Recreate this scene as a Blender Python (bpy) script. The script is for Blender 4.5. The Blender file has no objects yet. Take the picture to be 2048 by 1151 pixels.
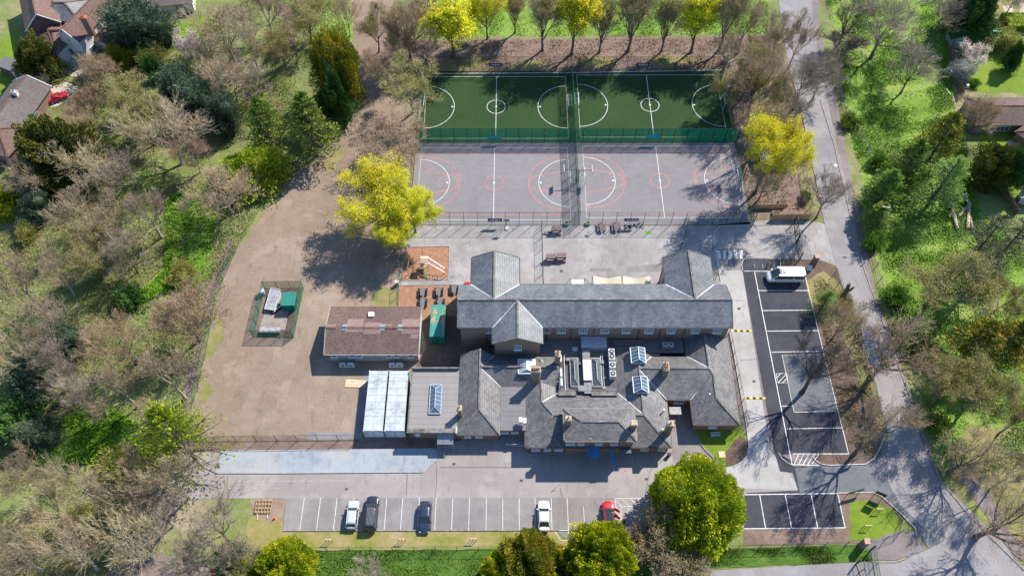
import bpy, bmesh, math, random
import numpy as np
from mathutils import Vector, Matrix

# ---------------------------------------------------------------- camera, sky, sun, exposure
SC = bpy.context.scene
COL = SC.collection
R = math.radians
CF, CTH, CH = 1640.0, R(57.44), 120.0          # focal length in photo pixels, tilt below the horizon, flying height
cd = bpy.data.cameras.new('camera'); cam = bpy.data.objects.new('camera', cd); COL.objects.link(cam)
cam.location = (0, 0, CH); cam.rotation_euler = (math.pi/2 - CTH, 0, 0)
cd.sensor_width = 36; cd.lens = CF/2048*36; cd.clip_start = 1; cd.clip_end = 2000
SC.camera = cam
SUN_EL, SUN_AZ = R(44.2), R(44.5)
wd = bpy.data.worlds.new('World'); SC.world = wd; wd.use_nodes = True
wn = wd.node_tree; bgn = wn.nodes['Background']
sky = wn.nodes.new('ShaderNodeTexSky'); sky.sky_type = 'NISHITA'; sky.sun_disc = False
sky.sun_elevation = SUN_EL; sky.sun_rotation = SUN_AZ; sky.altitude = 50
sky.air_density = 1.0; sky.dust_density = 0.2; sky.ozone_density = 4.0
wn.links.new(sky.outputs[0], bgn.inputs[0]); bgn.inputs[1].default_value = 0.125
sl = bpy.data.lights.new('sun', 'SUN'); sl.energy = 4.7; sl.angle = R(0.5); sl.color = (1.0, 0.89, 0.76)
so = bpy.data.objects.new('sun', sl); COL.objects.link(so)
sdir = Vector((math.sin(SUN_AZ)*math.cos(SUN_EL), math.cos(SUN_AZ)*math.cos(SUN_EL), math.sin(SUN_EL)))
so.rotation_euler = sdir.to_track_quat('Z', 'Y').to_euler(); so.location = (60, 160, 90)
SC.view_settings.view_transform = 'Standard'; SC.view_settings.look = 'None'
SC.view_settings.exposure = 0.88; SC.view_settings.gamma = 1.0
SC.render.engine = 'CYCLES'
try:
    SC.cycles.transparent_max_bounces = 24; SC.cycles.max_bounces = 5
except Exception: pass

# ---------------------------------------------------------------- survey: where a photo pixel meets the level z
def W(px, py, z=0.0):
    dx = (px-1024)/CF; dy = (575.5-py)/CF
    v = (dx, math.cos(CTH)+dy*math.sin(CTH), -math.sin(CTH)+dy*math.cos(CTH))
    t = (z-CH)/v[2]
    return Vector((v[0]*t, v[1]*t, z))
def pxm(px, py, z=0.0):                       # photo pixels per metre, sideways
    p = W(px, py, z)
    return CF/(p.y*math.cos(CTH) - (z-CH)*math.sin(CTH))

# ---------------------------------------------------------------- materials
MATS = {}
NB = (.97, 1.0, 1.05)                       # the warm sun tints everything: keep the surfaces themselves neutral
def nb(c): return tuple(min(.95, x*k) for x, k in zip(c, NB))
def _new(name):
    m = bpy.data.materials.new(name); m.use_nodes = True
    nt = m.node_tree; b = nt.nodes['Principled BSDF']
    b.inputs['Specular IOR Level'].default_value = 0.25
    return m, nt, b
def _co(nt, kind='Object'):
    if kind == 'World':
        g = nt.nodes.new('ShaderNodeNewGeometry'); return g.outputs['Position']
    t = nt.nodes.new('ShaderNodeTexCoord'); return t.outputs[kind]
def _noise(nt, co, scale, detail=4, rough=0.55, stretch=None):
    if stretch:
        mp = nt.nodes.new('ShaderNodeMapping'); mp.inputs['Scale'].default_value = stretch
        nt.links.new(co, mp.inputs[0]); co = mp.outputs[0]
    n = nt.nodes.new('ShaderNodeTexNoise'); n.inputs['Scale'].default_value = scale
    n.inputs['Detail'].default_value = detail; n.inputs['Roughness'].default_value = rough
    nt.links.new(co, n.inputs['Vector']); return n.outputs[0]
def _ramp(nt, f, lo, hi):
    r = nt.nodes.new('ShaderNodeMapRange'); r.inputs[1].default_value = lo; r.inputs[2].default_value = hi
    nt.links.new(f, r.inputs[0]); return r.outputs[0]
def _mix(nt, f, a, b, mode='MIX'):
    m = nt.nodes.new('ShaderNodeMix'); m.data_type = 'RGBA'; m.blend_type = mode
    if isinstance(f, (int, float)): m.inputs[0].default_value = f
    else: nt.links.new(f, m.inputs[0])
    for i, c in ((6, a), (7, b)):
        if isinstance(c, tuple): m.inputs[i].default_value = (*c[:3], 1)
        else: nt.links.new(c, m.inputs[i])
    return m.outputs[2]
def _bump(nt, b, h, dist, strength=1.0):
    bp = nt.nodes.new('ShaderNodeBump'); bp.inputs['Distance'].default_value = dist; bp.inputs['Strength'].default_value = strength
    nt.links.new(h, bp.inputs['Height']); nt.links.new(bp.outputs[0], b.inputs['Normal'])
def mplain(name, c, rough=0.6, metal=0.0, var=0.12, scale=3.0, spec=0.25, coord='Object'):
    if name in MATS: return MATS[name]
    c = nb(c)
    m, nt, b = _new(name); co = _co(nt, coord)
    n = _noise(nt, co, scale, 5)
    d = tuple(max(0, x*(1-var*1.6)) for x in c); l = tuple(min(1, x*(1+var)) for x in c)
    nt.links.new(_mix(nt, _ramp(nt, n, .3, .7), d, l), b.inputs['Base Color'])
    b.inputs['Roughness'].default_value = rough; b.inputs['Metallic'].default_value = metal
    b.inputs['Specular IOR Level'].default_value = spec
    MATS[name] = m; return m
def mground(name, stops, s1, s2, s3, bump=0.02, rough=0.95, streak=None, wts=(.5, .3, .2), marks=0.0):
    """stops: list of colours dark->light mixed by three octaves of noise in world space"""
    stops = [nb(c) for c in stops]
    m, nt, b = _new(name); co = _co(nt, 'World')
    a = _noise(nt, co, s1, 5, .6); c = _noise(nt, co, s2, 5, .6); d = _noise(nt, co, s3, 4, .6, streak)
    def mul(o, k):
        x = nt.nodes.new('ShaderNodeMath'); x.operation = 'MULTIPLY'; nt.links.new(o, x.inputs[0]); x.inputs[1].default_value = k; return x.outputs[0]
    def add(p, q):
        x = nt.nodes.new('ShaderNodeMath'); x.operation = 'ADD'; nt.links.new(p, x.inputs[0]); nt.links.new(q, x.inputs[1]); return x.outputs[0]
    s = add(add(mul(a, wts[0]), mul(c, wts[1])), mul(d, wts[2]))
    cr = nt.nodes.new('ShaderNodeValToRGB'); e = cr.color_ramp.elements
    n = len(stops)
    e[0].position = .36; e[0].color = (*stops[0], 1); e[1].position = .64; e[1].color = (*stops[-1], 1)
    for i in range(1, n-1):
        x = e.new(.36+.28*i/(n-1)); x.color = (*stops[i], 1)
    nt.links.new(s, cr.inputs[0]); col = cr.outputs[0]
    if marks:      # worn patches, drips of oil and old repairs, each with a shape of its own
        n1 = _noise(nt, co, .17, 6, .7); n2 = _noise(nt, co, 1.1, 3, .5, (1, .25, 1)); n3 = _noise(nt, co, 2.3, 2, .4)
        dk = tuple(x*.72 for x in stops[0]); lt = tuple(min(.9, x*1.16) for x in stops[-1])
        col = _mix(nt, mul(_ramp(nt, n1, .52, .60), marks*.55), col, lt)
        col = _mix(nt, mul(_ramp(nt, n2, .60, .70), marks*.5), col, dk)
        col = _mix(nt, mul(_ramp(nt, n3, .70, .75), marks*.8), col, dk)
    nt.links.new(col, b.inputs['Base Color'])
    b.inputs['Roughness'].default_value = rough
    if bump: _bump(nt, b, add(mul(c, .5), mul(d, .5)), bump)
    MATS[name] = m; return m
def mroof(name, c1, c2, cm, bw, bh, mortar=.012, rough=.55, stain=(.42, .42, .38), spec=.4, stn=.55):
    """tiles or slates laid in courses, in metres of the face's own plane"""
    c1, c2, cm, stain = nb(c1), nb(c2), nb(cm), nb(stain)
    m, nt, b = _new(name); uv = _co(nt, 'UV'); wo = _co(nt, 'World')
    br = nt.nodes.new('ShaderNodeTexBrick'); br.inputs['Scale'].default_value = 1
    br.inputs['Brick Width'].default_value = bw; br.inputs['Row Height'].default_value = bh
    br.inputs['Mortar Size'].default_value = mortar; br.inputs['Mortar Smooth'].default_value = .3; br.inputs['Bias'].default_value = 0
    br.inputs['Color1'].default_value = (*c1, 1); br.inputs['Color2'].default_value = (*c2, 1); br.inputs['Mortar'].default_value = (*cm, 1)
    nt.links.new(uv, br.inputs['Vector'])
    n1 = _noise(nt, uv, .55, 6, .65, (1, .35, 1)); n2 = _noise(nt, uv, 4.5, 5, .7, (1.6, .5, 1)); n3 = _noise(nt, wo, .16, 3)
    st = nt.nodes.new('ShaderNodeMath'); st.operation = 'MULTIPLY'
    nt.links.new(_ramp(nt, n1, .42, .72), st.inputs[0]); nt.links.new(_ramp(nt, n2, .38, .7), st.inputs[1])
    k = nt.nodes.new('ShaderNodeMath'); k.operation = 'MULTIPLY'; k.inputs[1].default_value = stn; nt.links.new(st.outputs[0], k.inputs[0])
    c = _mix(nt, k.outputs[0], br.outputs[0], stain)
    c = _mix(nt, _ramp(nt, n3, .3, .7), c, _mix(nt, .35, c, cm))
    nt.links.new(c, b.inputs['Base Color']); b.inputs['Roughness'].default_value = rough; b.inputs['Specular IOR Level'].default_value = spec
    _bump(nt, b, br.outputs[1], -.02)
    MATS[name] = m; return m
def mglass(name, c=(.03, .05, .07), rough=.12, spec=.6):
    m, nt, b = _new(name); co = _co(nt); n = _noise(nt, co, 1.7, 2)
    nt.links.new(_mix(nt, n, c, tuple(x*1.9 for x in c)), b.inputs['Base Color'])
    b.inputs['Roughness'].default_value = rough; b.inputs['Specular IOR Level'].default_value = spec
    MATS[name] = m; return m
def mleaf(name, c1, c2, c3, sc=.35, trans=.0, rough=.6):
    """foliage: each leaf spray takes its own shade (attribute rnd), clumps follow a slow noise"""
    m, nt, b = _new(name); co = _co(nt, 'World')
    at = nt.nodes.new('ShaderNodeAttribute'); at.attribute_name = 'rnd'
    oi = nt.nodes.new('ShaderNodeObjectInfo')
    n = _noise(nt, co, sc, 4, .6)
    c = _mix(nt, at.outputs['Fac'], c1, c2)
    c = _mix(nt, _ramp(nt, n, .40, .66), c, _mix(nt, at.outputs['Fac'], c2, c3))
    hv = nt.nodes.new('ShaderNodeHueSaturation'); nt.links.new(c, hv.inputs['Color'])
    nt.links.new(_ramp2(nt, oi.outputs['Random'], .485, .515), hv.inputs['Hue'])
    nt.links.new(_ramp2(nt, oi.outputs['Random'], .86, 1.14), hv.inputs['Value'])
    nt.links.new(hv.outputs[0], b.inputs['Base Color']); b.inputs['Roughness'].default_value = rough
    b.inputs['Specular IOR Level'].default_value = .15
    if trans:
        tr = nt.nodes.new('ShaderNodeBsdfTranslucent'); nt.links.new(hv.outputs[0], tr.inputs[0])
        mx = nt.nodes.new('ShaderNodeMixShader'); mx.inputs[0].default_value = trans
        nt.links.new(b.outputs[0], mx.inputs[1]); nt.links.new(tr.outputs[0], mx.inputs[2])
        nt.links.new(mx.outputs[0], nt.nodes['Material Output'].inputs[0])
    MATS[name] = m; return m
def _ramp2(nt, f, a, b):
    r = nt.nodes.new('ShaderNodeMapRange'); r.inputs[3].default_value = a; r.inputs[4].default_value = b
    nt.links.new(f, r.inputs[0]); return r.outputs[0]
def mmesh(name, c, cover, sx=0.055, rough=.5):
    """welded wire panels: opaque wires with open gaps between them (coverage as on the real panel)"""
    m, nt, b = _new(name)
    b.inputs['Base Color'].default_value = (*c, 1); b.inputs['Roughness'].default_value = rough
    tr = nt.nodes.new('ShaderNodeBsdfTransparent'); mx = nt.nodes.new('ShaderNodeMixShader')
    co = _co(nt, 'Object'); n = _noise(nt, co, .8, 2)
    nt.links.new(_ramp2(nt, n, cover*.8, cover*1.2), mx.inputs[0])
    nt.links.new(tr.outputs[0], mx.inputs[1]); nt.links.new(b.outputs[0], mx.inputs[2])
    nt.links.new(mx.outputs[0], nt.nodes['Material Output'].inputs[0])
    MATS[name] = m; return m

# ---------------------------------------------------------------- object helpers
def tag(o, label=None, cat=None, group=None, kind=None):
    if label: o['label'] = label
    if cat: o['category'] = cat
    if group: o['group'] = group
    if kind: o['kind'] = kind
    return o
def thing(name, label, cat, loc=(0, 0, 0), rz=0.0, group=None):
    o = bpy.data.objects.new(name, None); COL.objects.link(o); o.empty_display_size = .3
    o.location = loc; o.rotation_euler = (0, 0, rz)
    return tag(o, label, cat, group)
KIDS = {}
def link(name, me, parent=None):
    o = bpy.data.objects.new(name, me); COL.objects.link(o)
    if parent is not None:
        o.parent = parent; KIDS.setdefault(parent.name, []).append(o)
    return o
def copy_tree(o, loc, rz=0.0, scale=None, label=None, group=None, parent=None):
    c = o.copy(); COL.objects.link(c)
    if parent is None:
        c.location = loc; c.rotation_euler = (0, 0, rz)
        if scale is not None: c.scale = scale
        if label: c['label'] = label
        if group: c['group'] = group
    else:
        c.parent = parent; KIDS.setdefault(parent.name, []).append(c)
    for ch in list(KIDS.get(o.name, [])): copy_tree(ch, None, parent=c)
    return c
class MB:
    """mesh builder: gathers shapes that become ONE mesh object; several materials by slot"""
    def __init__(s): s.v = []; s.f = []; s.m = []; s.uv = {}
    def add(s, vs, fs, mi=0):
        o = len(s.v); s.v += [tuple(p) for p in vs]
        for f in fs: s.f.append([o+i for i in f]); s.m.append(mi)
        return s
    def box(s, c, d, rz=0.0, mi=0, taper=1.0):
        cx, cy, cz = c; x, y, z = d[0]/2, d[1]/2, d[2]/2; ca, sa = math.cos(rz), math.sin(rz)
        vs = []
        for zz, k in ((-z, 1), (z, taper)):
            for xx, yy in ((-x, -y), (x, -y), (x, y), (-x, y)):
                xx *= k; yy *= k
                vs.append((cx+xx*ca-yy*sa, cy+xx*sa+yy*ca, cz+zz))
        return s.add(vs, [(3, 2, 1, 0), (4, 5, 6, 7), (0, 1, 5, 4), (1, 2, 6, 5), (2, 3, 7, 6), (3, 0, 4, 7)], mi)
    def bar(s, a, b, w=.05, h=None, mi=0):
        a = Vector(a); b = Vector(b); h = h or w; d = (b-a)
        if d.length < 1e-6: return s
        d.normalize(); up = Vector((0, 0, 1)) if abs(d.z) < .95 else Vector((1, 0, 0))
        r = d.cross(up).normalized()*w/2; u = r.cross(d).normalized()*h/2
        vs = [p+q for p in (a, b) for q in (-r-u, r-u, r+u, -r+u)]
        return s.add(vs, [(0, 1, 2, 3), (7, 6, 5, 4), (0, 4, 5, 1), (1, 5, 6, 2), (2, 6, 7, 3), (3, 7, 4, 0)], mi)
    def cyl(s, c, r, h, n=12, mi=0, r2=None, axis='z'):
        r2 = r if r2 is None else r2; vs = []
        for zz, rr in ((0, r), (h, r2)):
            for i in range(n):
                a = 2*math.pi*i/n; p = (rr*math.cos(a), rr*math.sin(a), zz)
                if axis == 'x': p = (p[2], p[0], p[1])
                elif axis == 'y': p = (p[0], p[2], p[1])
                vs.append((c[0]+p[0], c[1]+p[1], c[2]+p[2]))
        fs = [(i, (i+1) % n, n+(i+1) % n, n+i) for i in range(n)]
        if axis == 'y': fs = [f[::-1] for f in fs]
        fs += [tuple(range(n))[::-1], tuple(range(n, 2*n))]
        return s.add(vs, fs, mi)
    def tube(s, pts, rad, n=6, mi=0):
        pts = [Vector(p) for p in pts]; rad = rad if isinstance(rad, (list, tuple)) else [rad]*len(pts)
        vs = []
        for i, p in enumerate(pts):
            d = (pts[min(i+1, len(pts)-1)]-pts[max(i-1, 0)]).normalized()
            up = Vector((0, 0, 1)) if abs(d.z) < .9 else Vector((1, 0, 0))
            a = d.cross(up).normalized(); b = d.cross(a).normalized()
            vs += [p+(a*math.cos(2*math.pi*k/n)+b*math.sin(2*math.pi*k/n))*rad[i] for k in range(n)]
        fs = [(i*n+k, i*n+(k+1) % n, (i+1)*n+(k+1) % n, (i+1)*n+k) for i in range(len(pts)-1) for k in range(n)]
        fs += [tuple(range(n)), tuple(range((len(pts)-1)*n, len(pts)*n))[::-1]]
        return s.add(vs, fs, mi)
    def prism(s, poly, z0, z1, mi=0):
        n = len(poly)
        vs = [(p[0], p[1], z0) for p in poly]+[(p[0], p[1], z1) for p in poly]
        fs = [(i, (i+1) % n, n+(i+1) % n, n+i) for i in range(n)]+[tuple(range(n))[::-1], tuple(range(n, 2*n))]
        return s.add(vs, fs, mi)
    def plate(s, pts, t=.03, mi=0):
        """a sloping polygon with thickness t downwards"""
        n = len(pts); vs = [tuple(p) for p in pts]+[(p[0], p[1], p[2]-t) for p in pts]
        fs = [tuple(range(n)), tuple(range(n, 2*n))[::-1]]+[(i, n+i, n+(i+1) % n, (i+1) % n) for i in range(n)]
        return s.add(vs, fs, mi)
    def build(s, name, mats, parent=None, smooth=False, uv=False):
        me = bpy.data.meshes.new(name); me.from_pydata(s.v, [], s.f)
        mats = mats if isinstance(mats, (list, tuple)) else [mats]
        for m in mats: me.materials.append(MATS[m] if isinstance(m, str) else m)
        if len(mats) > 1: me.polygons.foreach_set('material_index', s.m)
        if smooth: me.polygons.foreach_set('use_smooth', [True]*len(s.f))
        if uv: plane_uv(me)
        me.update()
        return link(name, me, parent)
def fixn(o):
    bm = bmesh.new(); bm.from_mesh(o.data); bmesh.ops.recalc_face_normals(bm, faces=bm.faces); bm.to_mesh(o.data); bm.free(); return o
def plane_uv(me):
    """u along the level direction of each face, v up its slope, both in metres"""
    ul = me.uv_layers.new(name='uv')
    for p in me.polygons:
        n = p.normal
        e = Vector((-n.y, n.x, 0))
        e = e.normalized() if e.length > .05 else Vector((1, 0, 0))
        f = n.cross(e)
        for li in p.loop_indices:
            c = me.vertices[me.loops[li].vertex_index].co
            ul.data[li].uv = (c.dot(e), c.dot(f))
def fast_mesh(name, V, Q, mat, attr=None, smooth=False):
    """mesh from numpy arrays: V (n,3), Q (m,k) with k = 3 or 4"""
    me = bpy.data.meshes.new(name); n, k = Q.shape
    me.vertices.add(len(V)); me.vertices.foreach_set('co', V.astype(np.float32).ravel())
    me.loops.add(n*k); me.loops.foreach_set('vertex_index', Q.astype(np.int32).ravel())
    me.polygons.add(n); me.polygons.foreach_set('loop_start', np.arange(0, n*k, k, dtype=np.int32))
    try: me.polygons.foreach_set('loop_total', np.full(n, k, dtype=np.int32))
    except Exception: pass
    if smooth: me.polygons.foreach_set('use_smooth', np.ones(n, dtype=bool))
    if attr is not None:
        a = me.attributes.new('rnd', 'FLOAT', 'FACE'); a.data.foreach_set('value', attr.astype(np.float32))
    me.materials.append(MATS[mat]); me.update(); me.validate()
    return me

# ---------------------------------------------------------------- ground sheets
def rough_edge(pts, amp, step, seed):
    rr = random.Random(seed); out = []
    n = len(pts)
    for i in range(n):
        a, b = pts[i], pts[(i+1) % n]; L = (b-a).length; k = max(1, int(L/step))
        t = (b-a).normalized() if L > 0 else Vector((1, 0, 0)); nn = Vector((-t.y, t.x, 0))
        for j in range(k):
            p = a.lerp(b, j/k)
            if amp: p = p + nn*rr.uniform(-amp, amp) + t*rr.uniform(-.3, .3)*step*(1 if j else 0)
            out.append(p)
    return out
LAYER = [0]
def sheet(name, px, layer, mat, amp=0.0, step=1.2, kind='structure', z=None, world=False):
    pts = [Vector((*p, 0)) for p in px] if world else [W(*p) for p in px]
    if amp: pts = rough_edge(pts, amp, step, hash(name) % 999 if False else len(name)*7+layer)
    zz = .004*layer if z is None else z
    from mathutils.geometry import delaunay_2d_cdt
    v2 = [Vector((p.x, p.y)) for p in pts]; n = len(v2)
    ov, oe, of = delaunay_2d_cdt(v2, [(i, (i+1) % n) for i in range(n)], [], 1, 1e-4)[:3]
    fs = []
    for f in of:
        a, b, c = (ov[i] for i in f[:3])
        fs.append(list(f) if (b-a).cross(c-a) > 0 else list(f)[::-1])
    me = bpy.data.meshes.new(name); me.from_pydata([(p.x, p.y, zz) for p in ov], [], fs)
    me.materials.append(MATS[mat] if isinstance(mat, str) else mat)
    return tag(link(name, me), kind=kind)
def strokes(mb, pts, w, z, closed=False):
    """a painted line of width w along world points, as a flat ribbon"""
    pts = [Vector((p[0], p[1], 0)) for p in pts]; n = len(pts)
    L, Rr = [], []
    for i, p in enumerate(pts):
        a = pts[(i-1) % n] if (closed or i) else p; b = pts[(i+1) % n] if (closed or i < n-1) else p
        d = (b-a).normalized(); nn = Vector((-d.y, d.x, 0))*w/2
        L.append((p.x+nn.x, p.y+nn.y, z)); Rr.append((p.x-nn.x, p.y-nn.y, z))
    m = n if closed else n-1
    mb.add(L+Rr, [(n+i, n+(i+1) % n, (i+1) % n, i) for i in range(m)])
def arc(cx, cy, rx, ry, a0, a1, n=28):
    return [(cx+rx*math.cos(R(a0+(a1-a0)*i/n)), cy+ry*math.sin(R(a0+(a1-a0)*i/n))) for i in range(n+1)]
# ---------------------------------------------------------------- material library
mground('woodland_floor', [(.075, .064, .04), (.145, .125, .065), (.14, .19, .05), (.235, .21, .11), (.33, .285, .205)], .045, .35, 2.2, .12)
mground('meadow', [(.055, .105, .014), (.105, .195, .022), (.155, .25, .034), (.22, .29, .07), (.27, .26, .13)], .09, .7, 3.5, .16)
mground('bright_grass', [(.085, .19, .016), (.135, .26, .024), (.185, .31, .042)], .2, .9, 5, .06)
mground('lawn', [(.095, .155, .014), (.135, .205, .02), (.175, .24, .03)], .15, 1.2, 8, .02)
mground('dry_verge', [(.13, .15, .03), (.20, .20, .05), (.27, .22, .10), (.31, .26, .15)], .25, 1.3, 5, .03, streak=(.4, 2, 1))
mground('rough_verge', [(.14, .12, .06), (.17, .17, .06), (.24, .21, .09), (.24, .19, .12)], .12, .7, 4, .06)
mground('bare_soil', [(.155, .112, .080), (.208, .157, .115), (.245, .190, .143), (.290, .232, .180)], .05, .5, 3.0, .05, wts=(.45, .25, .30), marks=0.7)
mground('dug_soil', [(.085, .058, .045), (.12, .085, .068), (.16, .12, .095)], .3, 1.4, 6, .08)
mground('woodland_path', [(.14, .105, .085), (.19, .15, .125), (.25, .20, .17)], .2, 1.1, 5, .03)
mground('leaf_litter', [(.11, .075, .06), (.18, .125, .10), (.24, .18, .14)], .3, 1.5, 7, .06)
mground('lot_asphalt', [(.215, .195, .182), (.255, .235, .222), (.300, .280, .265)], .07, .5, 9, .006, wts=(.55, .3, .15), marks=0.8)
mground('lot_asphalt_dark', [(.17, .16, .152), (.205, .192, .185), (.235, .225, .218)], .2, .9, 9, .006, wts=(.5, .3, .2), marks=0.7)
mground('court_asphalt', [(.165, .155, .160), (.195, .185, .190), (.225, .215, .220)], .06, .5, 6, .004, streak=(.08, 1.6, 1), wts=(.3, .2, .5), marks=0.35)
mground('playground_asphalt', [(.205, .19, .178), (.245, .232, .22), (.28, .27, .26), (.32, .31, .30)], .09, .6, 7, .006, wts=(.45, .4, .15), marks=0.9)
mground('concrete_lane', [(.27, .262, .248), (.32, .312, .298), (.365, .357, .34)], .1, .8, 8, .005, marks=0.7)
mground('new_asphalt', [(.036, .038, .047), (.047, .049, .060), (.062, .064, .077)], .15, 1.3, 9, .004, marks=0.6)
mground('patched_asphalt', [(.09, .10, .11), (.12, .13, .14), (.155, .165, .175)], .2, 1.3, 8, .004, marks=0.5)
mground('road_asphalt', [(.185, .175, .175), (.225, .215, .215), (.265, .255, .255)], .06, .5, 8, .005, wts=(.6, .25, .15), marks=0.8)
mground('pavement_asphalt', [(.14, .12, .115), (.18, .155, .15), (.22, .195, .19)], .12, .7, 6, .005, marks=0.6)
mground('turf', [(.014, .038, .011), (.022, .052, .015), (.031, .064, .021)], .12, 1.0, 14, .01, wts=(.35, .25, .4))
mground('bark_mulch', [(.13, .055, .03), (.24, .12, .07), (.34, .19, .12), (.44, .30, .22)], 1.4, 5.5, 16, .05, wts=(.2, .4, .4))
mground('paving_slabs', [(.17, .20, .22), (.25, .29, .32), (.30, .335, .355), (.31, .28, .235)], .12, .9, 5, .006, streak=(3, .3, 1), marks=0.9)
mground('patio', [(.30, .25, .19), (.42, .36, .28), (.52, .46, .38)], .5, 1.6, 6, .01)
mground('grey_paving', [(.16, .15, .15), (.21, .20, .20), (.26, .25, .25)], .3, 1.3, 6, .006)
mplain('white_paint', (.58, .59, .57), .6, var=.18, scale=2.2, coord='Object')
mplain('red_paint', (.48, .17, .15), .6, var=.2, scale=1.5)
mplain('yellow_paint', (.62, .50, .05), .5)
mplain('kerb', (.44, .43, .40), .8, var=.2, scale=2)
mplain('old_kerb', (.27, .24, .21), .85, var=.3, scale=1.5)
SL = dict(bw=.50, bh=.26)
mroof('slate', (.092, .110, .126), (.160, .176, .190), (.030, .036, .045), .55, .33, .024, .5, (.46, .48, .47), .45, .65)
mroof('slate_brown', (.100, .103, .107), (.180, .180, .180), (.038, .038, .042), .50, .32, .022, .55, (.42, .40, .34), .4, .55)
mroof('brown_tile', (.135, .092, .076), (.19, .138, .118), (.055, .035, .03), .33, .34, .03, .7, (.30, .22, .20), .2, .45)
mroof('clay_tile', (.145, .085, .070), (.22, .14, .118), (.08, .05, .045), .3, .2, .012, .75, (.30, .25, .22), .2, .4)
mroof('grey_tile', (.13, .11, .105), (.185, .16, .15), (.06, .05, .05), .36, .34, .03, .75, (.27, .24, .22), .2, .4)
mroof('brick', (.23, .145, .095), (.32, .22, .145), (.30, .26, .21), .225, .075, .01, .85, (.32, .25, .18), .2, .35)
mroof('red_brick', (.22, .105, .075), (.30, .16, .115), (.28, .24, .2), .225, .075, .01, .85, (.28, .2, .15), .2, .3)
mroof('felt', (.235, .22, .21), (.25, .235, .225), (.18, .17, .165), 60, 1.0, .02, .85, (.34, .32, .30), .2, .6)
mroof('felt_dark', (.165, .16, .165), (.18, .172, .178), (.12, .118, .12), 60, .9, .02, .8, (.26, .25, .25), .25, .6)
mplain('ridge_grey', (.17, .165, .15), .8, var=.35, scale=1.2)
mplain('ridge_brown', (.16, .09, .07), .8, var=.3, scale=1.5)
mplain('lead_white', (.58, .60, .62), .5, var=.22, scale=1.2)
mplain('white_wall', (.62, .63, .60), .7, var=.08, scale=.7)
mplain('white_frame', (.74, .75, .75), .45, var=.05)
mplain('grey_wall', (.30, .32, .31), .7, var=.12, scale=.8)
mplain('timber_frame', (.10, .065, .05), .8)
mplain('concrete', (.34, .33, .31), .85, var=.2, scale=1.5)
mplain('stone_cap', (.42, .36, .25), .85, var=.3, scale=2)
mplain('terracotta', (.42, .16, .09), .8, var=.25)
mplain('metal_white', (.58, .60, .59), .4, metal=.0, var=.1, scale=1)
mplain('metal_grey', (.30, .31, .32), .45, metal=.5, var=.15)
mplain('metal_light', (.52, .54, .56), .4, metal=.3, var=.15)
mplain('dark_metal', (.04, .042, .045), .5, var=.2)
mplain('black', (.012, .012, .014), .5, var=.1)
mplain('fence_green', (.012, .075, .042), .5, var=.2)
mplain('fence_dark', (.018, .028, .026), .5, var=.2)
mplain('light_green', (.22, .50, .30), .5)
mplain('play_green', (.28, .52, .14), .5)
mplain('timber', (.42, .29, .16), .75, var=.3, scale=4)
mplain('old_timber', (.20, .145, .085), .85, var=.35, scale=3)
mplain('pale_timber', (.55, .43, .30), .8, var=.2, scale=2)
mplain('bark', (.155, .125, .10), .9, var=.45, scale=5)
mplain('bark_pale', (.38, .33, .25), .9, var=.35, scale=4)
mplain('recycled_plastic', (.13, .145, .16), .55, var=.15)
mplain('bench_brown', (.16, .115, .115), .7, var=.2)
mplain('sail_cloth', (.68, .60, .44), .7, var=.06, scale=.6)
mplain('teal', (.03, .33, .36), .5)
mplain('blue_cloth', (.02, .09, .30), .6)
mplain('purple', (.10, .018, .10), .6, var=.25)
mplain('red_gloss', (.55, .012, .02), .3, spec=.6)
mplain('orange', (.65, .20, .02), .5)
mplain('lime', (.20, .55, .06), .5)
mplain('pink', (.45, .12, .30), .5)
mplain('tarpaulin', (.33, .35, .38), .5, var=.25, scale=1.5)
mplain('polytunnel', (.42, .45, .46), .3, var=.2, scale=1.2, spec=.5)
mplain('blue_porch', (.03, .16, .34), .4, var=.2)
mplain('skin', (.5, .3, .22), .6)
mplain('astro_green', (.13, .30, .02), .9)
mglass('glass'); mglass('glass_blue', (.055, .095, .135), .12, .7); mglass('glass_pale', (.15, .21, .22), .2, .6); mglass('car_glass', (.018, .028, .032), .06, .7)
mmesh('mesh_thick', (.004, .24, .12), .72); mmesh('mesh_thin', (.02, .13, .085), .13); mmesh('mesh_mid', (.006, .17, .11), .46)
mmesh('mesh_dark', (.02, .03, .03), .20)
mleaf('leaf_yellow', (.46, .47, .014), (.70, .66, .02), (.84, .77, .05), .5, .35)
mleaf('leaf_olive', (.19, .20, .05), (.29, .30, .08), (.40, .39, .12), .4, .3)
mleaf('leaf_brownish', (.23, .18, .09), (.31, .25, .12), (.40, .33, .17), .4, .3)
mleaf('leaf_golden', (.045, .12, .008), (.25, .31, .012), (.72, .63, .03), .45, .15)
mleaf('leaf_amber', (.045, .10, .014), (.17, .20, .02), (.50, .39, .03), .5, .15)
mleaf('leaf_yew', (.028, .055, .012), (.085, .12, .022), (.22, .21, .03), .5, .1)
mleaf('leaf_dark', (.016, .055, .016), (.045, .12, .025), (.10, .19, .04), .5, .1)
mleaf('leaf_cedar', (.05, .13, .03), (.19, .31, .05), (.46, .54, .10), .5, .15)
mleaf('leaf_larch', (.12, .22, .04), (.20, .32, .06), (.28, .40, .09), .4, .3)
mleaf('leaf_lime', (.14, .22, .012), (.28, .34, .02), (.42, .44, .04), .5, .25)
mleaf('leaf_bluegreen', (.04, .075, .045), (.09, .14, .085), (.18, .23, .14), .5, .1)
mleaf('leaf_shrub', (.035, .09, .012), (.09, .19, .02), (.19, .30, .04), .5, .2)
mleaf('leaf_pine', (.05, .075, .035), (.10, .125, .06), (.16, .18, .09), .4, .15)
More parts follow.
